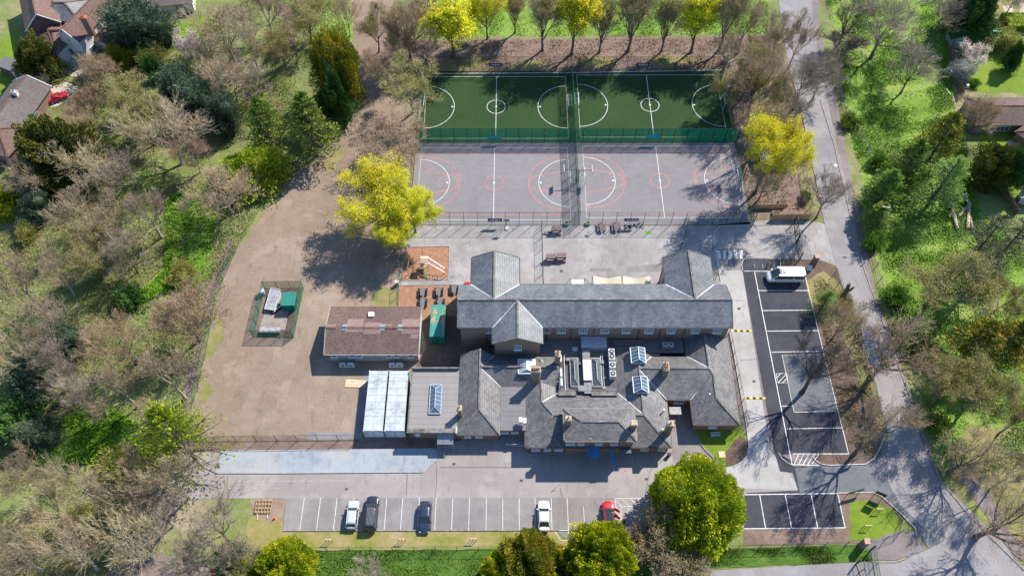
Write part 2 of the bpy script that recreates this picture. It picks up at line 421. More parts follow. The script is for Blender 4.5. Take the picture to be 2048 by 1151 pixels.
mleaf('leaf_silver', (.30, .34, .30), (.42, .45, .42), (.55, .57, .52), .5, .2)
mleaf('blossom', (.55, .45, .42), (.70, .62, .58), (.80, .76, .70), .7, .3)
mleaf('ground_leaf', (.065, .15, .016), (.125, .24, .028), (.23, .34, .055), .25, .15)
mleaf('litter_leaf', (.12, .11, .045), (.20, .17, .08), (.31, .26, .14), .3, .1)
mleaf('twig_tan', (.29, .235, .145), (.39, .325, .215), (.50, .435, .32), .4)
mleaf('twig_grey', (.25, .21, .16), (.33, .285, .225), (.43, .385, .32), .4)
mleaf('twig_pink', (.31, .22, .15), (.40, .30, .215), (.50, .395, .30), .4)
mleaf('twig_dark', (.07, .055, .048), (.10, .08, .07), (.14, .115, .10), .4)
mground('worn_soil', [(.185, .138, .10), (.23, .178, .135), (.275, .22, .17)], .12, .6, 3.0, .04)
mground('plot_gravel', [(.16, .13, .11), (.26, .22, .19), (.34, .31, .27)], .8, 2.5, 8, .02)
mplain('dark_seam', (.085, .08, .08), .8, var=.3)
mground('strip_grass', [(.035, .085, .012), (.065, .135, .018), (.11, .18, .03)], .3, 1.5, 6, .08)
mleaf('strip_leaf', (.035, .095, .012), (.075, .16, .018), (.15, .24, .035), .5, .15)
mleaf('bright_leaf', (.085, .22, .014), (.155, .34, .024), (.27, .46, .05), .4, .25)
mleaf('leaf_fresh', (.055, .145, .009), (.25, .33, .013), (.62, .58, .03), .5, .2)
# ---------------------------------------------------------------- the ground and everything laid flat on it
sheet('ground', [(-420, -200), (420, -200), (420, 560), (-420, 560)], 0, 'woodland_floor', world=True)
# meadow and lawns
sheet('meadow', [(1660, -60), (1880, -60), (1893, 60), (1905, 190), (1925, 300), (1960, 420), (2010, 470), (2120, 560), (2160, 900), (2160, 1250), (2100, 1200), (1990, 1060), (1900, 960), (1880, 880), (1850, 800), (1810, 690), (1775, 600), (1745, 470), (1725, 370), (1705, 280), (1690, 190), (1670, 90)], 1, 'meadow', .5)
sheet('grass_strip', [(640, -60), (742, -60), (740, 90), (690, 85), (620, 60)], 1, 'meadow', .6)
sheet('grass_strip', [(860, -60), (1540, -60), (1535, 66), (860, 74)], 1, 'meadow', .4)
sheet('grass_clearing', [(335, 395), (395, 380), (432, 430), (424, 500), (404, 560), (330, 590), (235, 620), (255, 585), (330, 540), (335, 470)], 2, 'bright_grass', .9)
sheet('grass_clearing', [(20, 930), (60, 880), (140, 820), (200, 800), (260, 860), (330, 885), (305, 912), (200, 915), (110, 935)], 2, 'bright_grass', .9)
sheet('grass_clearing', [(-60, 150), (24, 60), (60, 100), (55, 160), (20, 240), (-60, 260)], 2, 'lawn', .3)
sheet('back_lawn', [(320, 60), (400, 30), (430, 45), (390, 90), (330, 110)], 2, 'lawn', .4)
sheet('grass_clearing', [(-40, 420), (80, 400), (100, 440), (60, 520), (-60, 560)], 1, 'rough_verge', 1.0)
sheet('grass_clearing', [(0, 1040), (90, 1020), (180, 1090), (160, 1200), (-60, 1200)], 1, 'rough_verge', 1.0)
sheet('rough_verge', [(1900, 960), (1990, 1060), (2100, 1200), (2160, 1200), (2160, 960), (2060, 860), (1940, 850), (1890, 900)], 3, 'rough_verge', .5)
sheet('pond_edge', [(1960, -40), (2100, -40), (2100, 40), (1990, 60), (1950, 30)], 3, 'rough_verge', .5)
sheet('garden_lawn', [(1932, 95), (1990, 90), (2120, 110), (2120, 190), (1960, 184), (1936, 180)], 3, 'lawn', .15)
sheet('garden_lawn', [(1950, 262), (2120, 262), (2120, 400), (2040, 400), (1975, 330)], 3, 'lawn', .5)
sheet('leaf_litter', [(555, 0), (610, 30), (600, 70), (575, 110), (550, 120), (560, 60)], 2, 'leaf_litter', .8)
# the playing field and woodland path
sheet('playing_field', [(704, -40), (790, -40), (778, 60), (764, 120), (800, 140), (872, 140), (868, 200), (846, 290), (832, 452), (806, 470), (800, 560), (797, 612), (846, 618), (925, 628), (925, 738), (822, 742), (728, 800), (722, 878), (372, 876), (383, 820), (398, 770), (412, 700), (428, 620), (445, 560), (470, 500), (520, 440), (548, 390), (585, 350), (625, 320), (655, 290), (680, 240), (696, 160), (706, 80)], 3, 'bare_soil', .45)
sheet('woodland_path', [(452, 470), (440, 520), (420, 560), (404, 600), (388, 680), (370, 760), (356, 830), (338, 900), (300, 960), (262, 1010), (230, 1070), (205, 1180), (262, 1180), (290, 1120), (330, 1060), (362, 1010), (372, 905), (366, 876), (382, 800), (404, 720), (416, 640), (430, 590), (450, 545), (470, 490)], 4, 'woodland_path', .35)
sheet('tree_row_litter', [(700, 130), (740, 90), (800, 82), (1000, 78), (1530, 72), (1560, 90), (1590, 190), (1625, 320), (1640, 430), (1560, 428), (1500, 430), (1446, 140), (868, 148), (790, 150)], 5, 'leaf_litter', .4)
sheet('grass_patch', [(740, 585), (770, 570), (792, 580), (795, 612), (738, 612)], 6, 'rough_verge', .4)
for q_ in ([(872, 128), (960, 112), (985, 122), (940, 140), (875, 144)], [(1010, 132), (1080, 116), (1100, 130), (1040, 142)], [(1150, 120), (1210, 110), (1240, 124), (1180, 138)], [(1290, 118), (1360, 108), (1400, 120), (1330, 136)], [(1500, 180), (1560, 190), (1590, 300), (1560, 320), (1510, 260)], [(1600, 330), (1625, 340), (1636, 420), (1612, 430)]): sheet('verge', q_, 7, 'rough_verge', .6)
sheet('grass_patch', [(846, 640), (858, 625), (862, 700), (850, 700)], 6, 'bright_grass', .2)
for k_, (pts_, mt_) in enumerate((([(470, 900-30), (520, 700), (600, 560), (690, 420), (712, 425), (625, 570), (545, 705), (500, 870)], 'worn_soil'), ([(400, 860), (430, 720), (450, 600), (462, 602), (448, 722), (420, 860)], 'worn_soil'), ([(640, 620), (600, 700), (560, 860), (600, 862), (625, 760), (650, 700)], 'worn_soil'))):
    sheet('worn_ground', pts_, 4, mt_, .5)
sheet('weed_patch', [(405, 730), (425, 640), (440, 610), (446, 640), (425, 720), (412, 800), (398, 850), (388, 850)], 5, 'rough_verge', 1.1)
sheet('weed_patch', [(640, 330), (668, 300), (690, 310), (660, 350)], 5, 'rough_verge', .5)
sheet('soil_strip', [(365, 874), (870, 872), (876, 905), (380, 905)], 6, 'leaf_litter', .3)
# asphalt round the school
sheet('car_park', [(330, 965), (352, 935), (395, 903), (870, 896), (985, 860), (1344, 860), (1340, 800), (1386, 800), (1390, 860), (1404, 893), (1446, 938), (1480, 940), (1600, 938), (1600, 985), (1488, 990), (1488, 1058), (1290, 1062), (1136, 1080), (1110, 1060), (566, 1062), (572, 996), (440, 996), (345, 1000)], 7, 'lot_asphalt', .0)
sheet('parking_rank', [(572, 996), (1228, 994), (1232, 1062), (566, 1062)], 8, 'lot_asphalt_dark')
sheet('parking_rank_edge', [(1110, 1060), (1232, 1060), (1232, 1078), (1136, 1080)], 8, 'lot_asphalt_dark')
sheet('paving_strip', [(443, 900), (870, 896), (876, 915), (848, 944), (432, 946)], 8, 'paving_slabs')
sheet('paving_strip', [(612, 864), (706, 863), (726, 742), (742, 742), (736, 800), (722, 878), (612, 878)], 9, 'grey_paving')
sheet('playground', [(832, 448), (1500, 444), (1430, 460), (1424, 500), (1442, 560), (1468, 640), (1456, 664), (900, 668), (930, 600), (925, 572), (800, 620), (804, 466)], 7, 'playground_asphalt')
sheet('service_yard', [(846, 640), (985, 620), (985, 750), (822, 745), (850, 700)], 8, 'dug_soil', .2)
sheet('yard_base', [(1425, 500), (1500, 505), (1570, 515), (1612, 540), (1650, 720), (1700, 905), (1650, 940), (1600, 985), (1450, 985), (1450, 935), (1478, 928), (1497, 905), (1440, 640)], 6, 'pavement_asphalt')
sheet('service_lane', [(1425, 500), (1440, 488), (1520, 510), (1484, 535), (1540, 900), (1600, 975), (1590, 978), (1470, 976), (1450, 935), (1478, 928), (1497, 910), (1496, 850), (1458, 664), (1440, 560)], 8, 'concrete_lane')
sheet('side_yard', [(1336, 780), (1392, 780), (1392, 850), (1410, 890), (1440, 925), (1420, 960), (1348, 962)], 9, 'lot_asphalt_dark')
sheet('access_road', [(1430, 450), (1560, 438), (1640, 445), (1700, 470), (1700, 560), (1668, 530), (1640, 520), (1500, 516), (1486, 540), (1440, 495), (1425, 490)], 9, 'playground_asphalt')
sheet('crossing_patch', [(1434, 498), (1494, 497), (1486, 540), (1452, 541), (1440, 528)], 10, 'lot_asphalt_dark')
sheet('new_car_park', [(1485, 541), (1484, 520), (1500, 516), (1561, 519), (1561, 542), (1606, 542), (1696, 908), (1560, 908), (1600, 930), (1640, 932), (1760, 960), (1690, 990), (1492, 988), (1492, 985), (1596, 980), (1585, 945), (1560, 942), (1548, 900)], 11, 'new_asphalt')
sheet('cycle_bay', [(1488, 518), (1558, 519), (1558, 542), (1489, 542)], 12, 'new_asphalt')
sheet('relaid_patch', [(1564, 710), (1650, 708), (1676, 822), (1588, 824)], 12, 'patched_asphalt')
sheet('junction', [(1590, 935), (1730, 925), (1790, 860), (1900, 1000), (2060, 1200), (1900, 1200), (1810, 1110), (1860, 1100), (1835, 1060), (1790, 1015), (1760, 985), (1700, 985), (1600, 985)], 12, 'patched_asphalt')
sheet('new_car_park_south', [(1490, 988), (1676, 986), (1690, 1055), (1488, 1057)], 13, 'new_asphalt')
sheet('planting_bed', [(1560, 519), (1640, 522), (1672, 545), (1690, 590), (1716, 660), (1752, 780), (1772, 850), (1762, 905), (1730, 930), (1640, 930), (1625, 905), (1696, 906), (1606, 542), (1561, 542)], 13, 'dug_soil', .05)
sheet('verge', [(1608, 560), (1650, 540), (1672, 560), (1690, 600), (1716, 680), (1752, 790), (1768, 850), (1755, 860), (1700, 700), (1650, 620), (1620, 600)], 14, 'rough_verge', .4)
sheet('planting_bed', [(1676, 986), (1760, 985), (1800, 1025), (1720, 1086), (1488, 1090), (1488, 1058), (1690, 1055)], 14, 'leaf_litter', .05)
sheet('grass_patch', [(1700, 1002), (1740, 1000), (1790, 1020), (1798, 1060), (1770, 1076), (1700, 1082)], 15, 'lawn', .12)
sheet('grass_patch', [(1388, 862), (1446, 848), (1474, 850), (1497, 880), (1496, 905), (1474, 930), (1450, 930), (1408, 893)], 10, 'lawn', .05)
sheet('soil_patch', [(1450, 905), (1480, 870), (1497, 885), (1496, 910), (1474, 931), (1450, 931)], 11, 'dug_soil', .2)
# the lane past the school
sheet('road', [(1545, -80), (1620, -80), (1625, 30), (1640, 130), (1668, 260), (1700, 400), (1722, 500), (1740, 570), (1772, 660), (1808, 770), (1840, 870), (1870, 950), (1930, 1010), (2010, 1090), (2100, 1190), (2060, 1260), (1420, 1260), (1420, 1142), (1800, 1124), (1880, 1085), (1800, 1010), (1775, 960), (1776, 870), (1752, 770), (1718, 650), (1680, 560), (1648, 445), (1625, 330), (1598, 200), (1575, 130)], 16, 'road_asphalt', .06)
sheet('pavement', [(1622, -80), (1632, -80), (1640, 60), (1672, 200), (1690, 290), (1712, 400), (1733, 500), (1752, 590), (1788, 690), (1822, 790), (1858, 890), (1880, 960), (1870, 950), (1840, 870), (1808, 770), (1772, 660), (1740, 570), (1722, 500), (1700, 400), (1668, 260), (1640, 130), (1625, 30)], 17, 'pavement_asphalt', .1)
sheet('pavement', [(1930, 940), (1975, 985), (2020, 1060), (2110, 1160), (2080, 1160), (2000, 1075), (1960, 1010), (1915, 950)], 18, 'pavement_asphalt', .2)
sheet('bottom_drive', [(1422, 1140), (1740, 1122), (1790, 1120), (1830, 1180), (1830, 1260), (1400, 1260)], 17, 'road_asphalt')
sheet('grass_strip', [(1430, 1098), (1730, 1088), (1745, 1122), (1420, 1134)], 18, 'strip_grass', .15)
sheet('soil_strip', [(1720, 1086), (1800, 1060), (1840, 1066), (1850, 1100), (1790, 1118), (1745, 1118)], 17, 'pavement_asphalt', .15)
# bottom verges
sheet('verge', [(500, 1030), (566, 1030), (566, 1062), (1110, 1060), (1122, 1080), (1250, 1080), (1250, 1100), (480, 1100)], 8, 'dry_verge', .15)
sheet('soil_patch', [(500, 996), (572, 996), (567, 1036), (540, 1044), (505, 1030)], 9, 'bare_soil', .3)
sheet('grass_strip', [(470, 1100), (1000, 1098), (1300, 1100), (1300, 1200), (470, 1200)], 9, 'strip_grass', .2)
sheet('dirt_path', [(262, 1130), (300, 1100), (420, 1130), (440, 1180), (240, 1180)], 6, 'woodland_path', .3)
mb_ = MB()
for pts_ in ([(872, 922), (874, 960), (870, 994)], [(455, 950), (455, 995)], [(815, 946), (813, 994)], [(1120, 975), (1125, 994)], [(880, 934), (1040, 934)], [(1350, 900), (1300, 940), (1290, 990)], [(1480, 720), (1512, 718)], [(1470, 600), (1490, 601)], [(1700, 480), (1760, 640), (1800, 760)], [(1655, 300), (1690, 420)], [(1640, 330), (1668, 329)], [(1745, 700), (1790, 698)], [(1860, 1000), (1980, 1130)]): strokes(mb_, [W(*p_)[:2] for p_ in pts_], .04, .078)
tag(mb_.build('tarmac_seam', 'dark_seam'), kind='structure')
for k_, (a_, b_) in enumerate(((905, 925), (1040, 958), (690, 975), (1290, 955), (1475, 615), (1505, 760), (1530, 880), (1720, 530), (1775, 690), (1170, 470), (1120, 540))): sheet('drain_cover', [(a_, b_), (a_+6, b_), (a_+6, b_+4), (a_, b_+4)], 19, 'dark_seam')
# bark play areas
sheet('bark_mulch', [(808, 494), (899, 493), (897, 559), (803, 561)], 9, 'bark_mulch')
sheet('bark_mulch', [(800, 571), (915, 569), (924, 620), (848, 640), (846, 618), (796, 614)], 9, 'bark_mulch')
sheet('asphalt_repair', [(1179, 536), (1222, 536), (1222, 543), (1179, 543)], 8, 'lot_asphalt_dark')
sheet('asphalt_repair', [(1254, 534), (1330, 526), (1328, 543), (1254, 544)], 8, 'lot_asphalt_dark')
sheet('artificial_turf_mat', [(1289, 462), (1302, 462), (1303, 468), (1290, 468)], 8, 'astro_green')
# drain covers and boards lying flat
sheet('manhole_cover', [(1458, 525), (1465, 525), (1466, 532), (1459, 532)], 12, 'concrete')
sheet('manhole_cover', [(899, 551), (908, 551), (908, 557), (898, 557)], 10, 'lot_asphalt_dark')
sheet('patio', [(40, 128), (110, 120), (180, 118), (190, 140), (150, 152), (105, 150)], 4, 'patio', .3)
sheet('driveway', [(-40, 300), (22, 268), (40, 280), (36, 330), (-40, 350)], 4, 'leaf_litter', .2)
sheet('driveway', [(88, 180), (130, 165), (160, 175), (140, 205), (100, 215)], 4, 'patio', .2)
sheet('nursery_yard', [(1500, 395), (1512, 330), (1600, 325), (1602, 400), (1620, 432), (1505, 440)], 8, 'leaf_litter', .2)
sheet('patio', [(2040, 6), (2100, 0), (2100, 24), (2040, 28)], 5, 'patio', .2)
sheet('patio', [(2005, 12), (2026, 10), (2026, 24), (2008, 26)], 5, 'patio', .2)
# ---------------------------------------------------------------- sports courts and painted lines
sheet('artificial_turf', [(-18.3, 110.35), (43.6, 110.35), (43.6, 130.1), (-18.3, 130.1)], 9, 'turf', world=True)
sheet('court_surface', [(-18.3, 90.2), (43.6, 90.2), (43.6, 110.33), (-18.3, 110.33)], 9, 'court_asphalt', world=True)
ZM = .004*11
def court_marks(name, x0, x1, y0, y1, cy, r, rc, red=False):
    mb = MB(); cx = (x0+x1)/2; w = .11
    strokes(mb, [(x0, y0), (x1, y0), (x1, y1), (x0, y1)], w, ZM, True)
    strokes(mb, [(cx, y0), (cx, y1)], w, ZM+.002)
    strokes(mb, arc(x0, cy, r, r, -90, 90), w, ZM+.002); strokes(mb, arc(x1, cy, r, r, 90, 270), w, ZM+.002)
    if not red: strokes(mb, arc(cx, cy, rc, rc, 0, 360), w, ZM+.001)
    for px in ((x0+r-.4, x1-r+.4, cx)):
        mb.add([(px+.2*math.cos(R(a)), cy+.2*math.sin(R(a)), ZM+.004) for a in range(0, 360, 36)], [tuple(range(10))])
    tag(mb.build(name, 'white_paint'), kind='structure')
    if red:
        mb = MB(); z = ZM-.006; w = .13
        for yy in (y0+1.15, y1-1.3): strokes(mb, [(x0, yy), (x1, yy)], .15, z)
        strokes(mb, arc(cx, cy, rc, rc, 0, 360), w, z+.001)
        for s, xx, a0 in ((1, x0, -90), (-1, x1, 90)):
            strokes(mb, [(xx, cy-6.35*s)]+arc(xx+s*1.35, cy, 6.35, 6.35, a0, a0+180)+[(xx, cy+6.35*s)], w, z+.001)
            strokes(mb, [(xx, cy-3.0*s)]+arc(xx+s*5.6, cy, 1.8, 1.8, a0, a0+180)+[(xx, cy+3.0*s)], w, z+.002)
            for k in range(4): strokes(mb, arc(xx+s*5.6, cy, 1.8, 1.8, a0+190+k*45, a0+212+k*45, 4), w, z+.002)
        tag(mb.build('court_line', 'red_paint'), kind='structure')
court_marks('pitch_line', -17.5, 11.1, 111.4, 128.6, 120.0, 5.85, 1.85)
court_marks('pitch_line', 13.45, 42.4, 111.75, 129.1, 120.5, 5.9, 1.85)
court_marks('court_line', -17.6, 10.8, 91.4, 108.9, 100.2, 5.75, 1.75, True)
court_marks('court_line', 13.75, 42.3, 91.9, 109.4, 100.75, 5.8, 1.75, True)
# bays in front of the school
mb = MB(); Z = .004*12
ya, yb = W(600, 995).y, W(600, 1060).y
def bayx(px): return W(px, 995).x
for u in (290, 388, 487, 588, 686, 785, 881, 981, 1082, 1181, 1281, 1383, 1481): 
    x = bayx(512+u/3); strokes(mb, [(x, ya), (x, yb)], .085, Z)
for u in (43, 138, 235): x = bayx(1024+u/3); strokes(mb, [(x, ya), (x, yb)], .085, Z)
x = bayx(1024+331/3); strokes(mb, [(x, ya), (x, W(0, 1078).y)], .085, Z)
for u in (429, 525, 625): x = W(1024+u/3, 1012).x; strokes(mb, [(x, W(0, 1012).y), (x, yb)], .085, Z)
strokes(mb, [(bayx(1024+250/3), yb), (bayx(1024+331/3), yb)], .085, Z+.002)
strokes(mb, [(bayx(1024+250/3), yb), (W(1122, 1080).x, W(0, 1080).y), (W(1137, 1080).x, W(0, 1080).y)], .085, Z+.002)
def PL(pts, w=.09, z=None, closed=False): strokes(mb, [W(*p)[:2] for p in pts], w, z or Z, closed)
PL([(1230, 1046), (1230.5, 996), (1289.5, 995.5), (1291, 1020)]); PL([(1242.5, 1044), (1242, 1012.5), (1275, 1012)], z=Z+.002)
for a, b in (((1231, 1001), (1243, 1012)), ((1243, 996), (1258, 1012)), ((1260, 996), (1277, 1013)), ((1276, 996), (1291, 1010)), ((1243, 1036), (1231, 1020))): PL([a, b], z=Z+.004)
PL([(1262+6*math.cos(R(a)), 1021+5*math.sin(R(a))) for a in range(-160, 120, 20)]); PL([(1252, 1022), (1256, 1026), (1262, 1026), (1262, 1033)])
tag(mb.build('parking_line', 'white_paint'), kind='structure')
# faded old marks of the front car park
mb = MB(); PL([(455, 962), (700, 961)], .12); PL([(455, 976), (560, 976)], .1); PL([(455, 962), (455, 976)], .1)
tag(mb.build('faded_line', 'concrete'), kind='structure')
# new bays on dark asphalt
mb = MB(); Z = .004*15
def lerp(a, b, t): return (a[0]+(b[0]-a[0])*t, a[1]+(b[1]-a[1])*t)
PL([(1509, 544), (1584, 928)], .13); PL([(1608, 542), (1652, 726), (1697, 907)], .1)
for a, b in (((1517, 581), (1617, 581)), ((1525, 621), (1627, 620)), ((1534, 662), (1637, 661)), ((1543, 704), (1648, 702)), ((1563, 812), (1586, 811)), ((1574, 857), (1685, 855)), ((1585, 907), (1697, 907))): PL([a, b], .12, Z+.002)
PL([(1488, 542), (1561, 543)], .12, Z+.002)
PL([(1552, 747), (1573, 746), (1576, 765), (1556, 765)], .1, Z+.004, True)
for a, b in (((1552, 757), (1561, 747)), ((1556, 765), (1572, 748)), ((1565, 765), (1575, 755))): PL([a, b], .1, Z+.006)
PL([(1564, 710), (1588, 824)], .07, Z+.004); PL([(1588, 824), (1676, 822)], .07, Z+.004); PL([(1564, 710), (1650, 708)], .05, Z+.004)
for k in range(5): PL([(1588+k*9, 928), (1597+k*10, 908)], .11, Z+.006)
PL([(1586, 928), (1640, 930)], .1, Z+.004)
PL([(1490, 988.5), (1676, 986)], .13); PL([(1488, 1056.5), (1690, 1054.5)], .13)
PL([(1675, 986), (1690, 1055)], .12, Z+.002); PL([(1519, 988), (1531, 1056)], .12, Z+.002); PL([(1570, 988), (1583, 1055)], .12, Z+.002); PL([(1622, 987), (1635, 1055)], .12, Z+.002)
PL([(1688, 1093), (1700, 1093)], .05)
tag(mb.build('parking_line', 'white_paint'), kind='structure')
mb = MB(); Z = .004*13
for k in range(5):
    x0 = 1434+k*11.2
    pts = [W(x0, 501), W(x0+6, 501), W(x0+7.5, 517.5), W(x0+1.5, 517.5)]
    mb.add([(p.x, p.y, Z) for p in pts][::-1], [(0, 1, 2, 3)])
tag(mb.build('zebra_crossing', 'white_paint'), kind='structure')
mb = MB(); Z = .004*9; PL([(1225, 470), (1226, 485), (1353, 484)], .07); PL([(1248, 484), (1252, 476), (1262, 470)], .06); PL([(1320, 455), (1331, 466), (1336, 484)], .06); PL([(1312, 448), (1320, 455)], .06)
PL([(1140, 531), (1200, 531)], .05); PL([(1354, 452), (1352, 484)], .05)
tag(mb.build('faded_line', 'concrete'), kind='structure')
# kerbs: real steps
def kerb(name, px, w=.13, h=.11, mat='kerb', z0=.0):
    mb = MB(); pts = [W(*p) for p in px]
    for a, b in zip(pts[:-1], pts[1:]): mb.bar((a.x, a.y, z0+h/2+.03), (b.x, b.y, z0+h/2+.03), w, h+.06)
    return tag(mb.build(name, mat), kind='structure')
kerb('kerb', [(1441, 562), (1435, 530), (1430, 500), (1427, 478), (1429, 464), (1437, 456), (1450, 452), (1500, 450), (1538, 450)], .13, .10)
kerb('kerb', [(1459, 665), (1466, 700), (1481, 785), (1493, 850), (1497, 893), (1495, 908), (1486, 922), (1467, 933)], .15, .12)
kerb('kerb', [(1485, 542), (1483, 530), (1486, 520), (1495, 514), (1510, 511)], .12, .1)
kerb('kerb', [(1560, 519), (1561, 543)], .12, .1)
kerb('kerb', [(1632, 908), (1626, 913), (1630, 920), (1642, 928), (1660, 930), (1730, 928), (1748, 916), (1760, 895), (1770, 868)], .14, .12)
kerb('kerb', [(1557, 905), (1562, 915), (1574, 925), (1587, 931), (1640, 931)], .12, .1)
kerb('kerb', [(1676, 985.5), (1745, 984.5), (1760, 990), (1800, 1025), (1830, 1056), (1832, 1072)], .14, .12)
kerb('kerb', [(1740, 1123), (1790, 1124), (1812, 1116)], .12, .1, 'old_kerb')
kerb('kerb', [(566, 1061), (1118, 1060)], .1, .1, 'old_kerb')
kerb('kerb', [(432, 946), (560, 946), (846, 944), (872, 922)], .1, .1, 'concrete')
kerb('kerb', [(390, 920), (410, 935), (432, 945)], .09, .1, 'old_kerb')
kerb('kerb', [(1390, 862), (1398, 885), (1413, 903), (1426, 915)], .1, .12, 'old_kerb')
kerb('kerb', [(1640, 200), (1668, 290), (1693, 400), (1712, 480), (1725, 530), (1748, 595), (1790, 715), (1822, 800), (1850, 880), (1880, 960), (1942, 1035), (2048, 1140)], .16, .1, 'old_kerb')
kerb('kerb', [(1575, 130), (1598, 200), (1625, 330), (1640, 400)], .12, .1, 'old_kerb')
kerb('edging', [(808, 494), (899, 493), (897, 559), (803, 561), (808, 494)], .08, .06, 'concrete')
kerb('edging', [(800, 571), (915, 569)], .08, .06, 'concrete')
kerb('edging', [(868, 148), (1146, 146), (1440, 141)], .25, .06, 'concrete')
# ---------------------------------------------------------------- buildings
def roof_part(parent, faces, mat, name='roof', t=.09):
    mb = MB()
    for f in faces:
        pts = [Vector(p) for p in f]
        n = (pts[1]-pts[0]).cross(pts[2]-pts[1])
        if n.z < 0: pts = pts[::-1]
        mb.plate(pts, t)
    return mb.build(name, mat, parent, uv=True)
def caps(parent, segs, mat, name, w=.2, h=.1, up=.03):
    if name in ('verge_tiles', 'valley_flashing', 'gutter', 'barge_board'):
        for a, b in segs: MB().bar((a[0], a[1], a[2]+up), (b[0], b[1], b[2]+up), w, h).build(name, mat, parent)
        return
    mb = MB()
    for a, b in segs: mb.bar((a[0], a[1], a[2]+up), (b[0], b[1], b[2]+up), w, h)
    return mb.build(name, mat, parent)
def wall_part(parent, poly, z0, z1, mat, name='wall'):
    mb = MB(); a2 = sum(poly[i][0]*poly[(i+1) % len(poly)][1]-poly[(i+1) % len(poly)][0]*poly[i][1] for i in range(len(poly)))
    if a2 < 0: poly = poly[::-1]
    mb.prism(poly, z0, z1); return mb.build(name, mat, parent, uv=True)
def gable_part(parent, x0, x1, y, z0, z1, mat, t=.25, axis='x'):
    """triangular wall closing a gable, in the plane y = const (axis x) or x = const (axis y)"""
    mb = MB(); xm = (x0+x1)/2
    pr = lambda p, q, z: (p, y+q, z) if axis == 'x' else (y+q, p, z)
    vs = [pr(x0, -t/2, z0), pr(x1, -t/2, z0), pr(xm, -t/2, z1), pr(x0, t/2, z0), pr(x1, t/2, z0), pr(xm, t/2, z1)]
    mb.add(vs, [(0, 1, 2), (5, 4, 3), (0, 3, 4, 1), (1, 4, 5, 2), (2, 5, 3, 0)])
    return fixn(mb.build('gable', mat, parent, uv=True))
def window(parent, c, w, h, face='s', bars=(2, 3), frame='white_frame', glass='glass_blue', sill=True, d=.12):
    """frame with glazing bars standing in the wall face, pane behind; face: s n e w"""
    mb = MB(); g = MB(); x, y, z = c
    def P(u, v, q):   # u along the wall, q outwards
        return {'s': (x+u, y-q, z+v), 'n': (x-u, y+q, z+v), 'e': (x+q, y+u, z+v), 'w': (x-q, y-u, z+v)}[face]
    def bx(m, u, v, q, du, dv, dq, mi=0):
        dd = (du, dq, dv) if face in 'sn' else (dq, du, dv); m.box(P(u, v, q), dd, mi=mi)
    e = .07
    bx(mb, -w/2+e/2, 0, d/2, e, h, d); bx(mb, w/2-e/2, 0, d/2, e, h, d)
    bx(mb, 0, h/2-e/2, d/2, w-2*e, e, d-.01); bx(mb, 0, -h/2+e/2, d/2, w-2*e, e, d-.01)
    for i in range(1, bars[0]+1): bx(mb, -w/2+w*i/(bars[0]+1), 0, d*.38, .04, h-2*e, .05)
    for i in range(1, bars[1]+1): bx(mb, 0, -h/2+h*i/(bars[1]+1), d*.38, w-2*e, .05 if i*2 == bars[1]+1 else .035, .044)
    if sill: bx(mb, 0, -h/2-.04, d/2+.06, w+.12, .08, d+.12)
    f = mb.build('window', frame, parent); bx(g, 0, 0, .02, w-2*e+.01, h-2*e+.01, .03); g.build('pane', glass, f); return f
def chimney(parent, x, y, z0, z1, w, d, pots, mat='brick', cap='stone_cap'):
    mb = MB(); mb.box((x, y, (z0+z1-.25)/2), (w, d, z1-.25-z0)); mb.box((x, y, z1-.42), (w+.1, d+.1, .12))
    c = mb.build('chimney', mat, parent, uv=True)
    m2 = MB(); m2.box((x, y, z1-.13), (w+.16, d+.16, .24)); m2.box((x, y, z1+.02), (w-.06, d-.06, .07)); m2.build('chimney_cap', cap, c)
    for px, py in pots:
        p = MB(); p.cyl((x+px, y+py, z1+.02), .15, .38, 10, r2=.12); p.cyl((x+px, y+py, z1+.36), .145, .06, 10); p.build('chimney_pot', 'terracotta', c)
        q = MB(); q.cyl((x+px, y+py, z1+.425), .09, .01, 8); q.build('flue', 'black', c)
    return c
def pipe(parent, pts, r=.05, mat='dark_metal', name='downpipe'):
    mb = MB(); mb.tube(pts, r, 6); return mb.build(name, mat, parent)

# ======== main two-storey range
EM, RM = 7.0, 8.95
school = thing('school_building', 'long two-storey school range with grey slate roof, two rear wings and a gabled bay', 'building', (14, 69, 0))
def off(o, root): # children were built in world coordinates: keep them there
    return o
def place_kids(root):
    for k in KIDS.get(root.name, []): k.matrix_parent_inverse = root.matrix_world.inverted() if False else Matrix.Translation(-Vector(root.location))
mx0, mx1 = W(915, 655, EM).x, W(1466, 655, EM).x
MS, MN = W(1190, 655, EM).y, W(1190, 568.5, EM).y; MR = (MS+MN)/2
wx0, wx1, wr = W(943.4, 516, EM).x, W(1038.6, 516, EM).x, W(989.2, 500, RM).x       # north-west wing
ex0, ex1, er = W(1324.5, 512.3, EM).x, W(1419.5, 512.3, EM).x, W(1376.8, 499, RM).x     # north-east wing
sx0, sx1, sr = W(984.5, 687, EM).x, W(1086, 686.5, EM).x, W(1035.5, 675, RM).x          # south gable bay
N1, S1 = W(980, 514.5, EM).y, W(1035, 687, EM).y
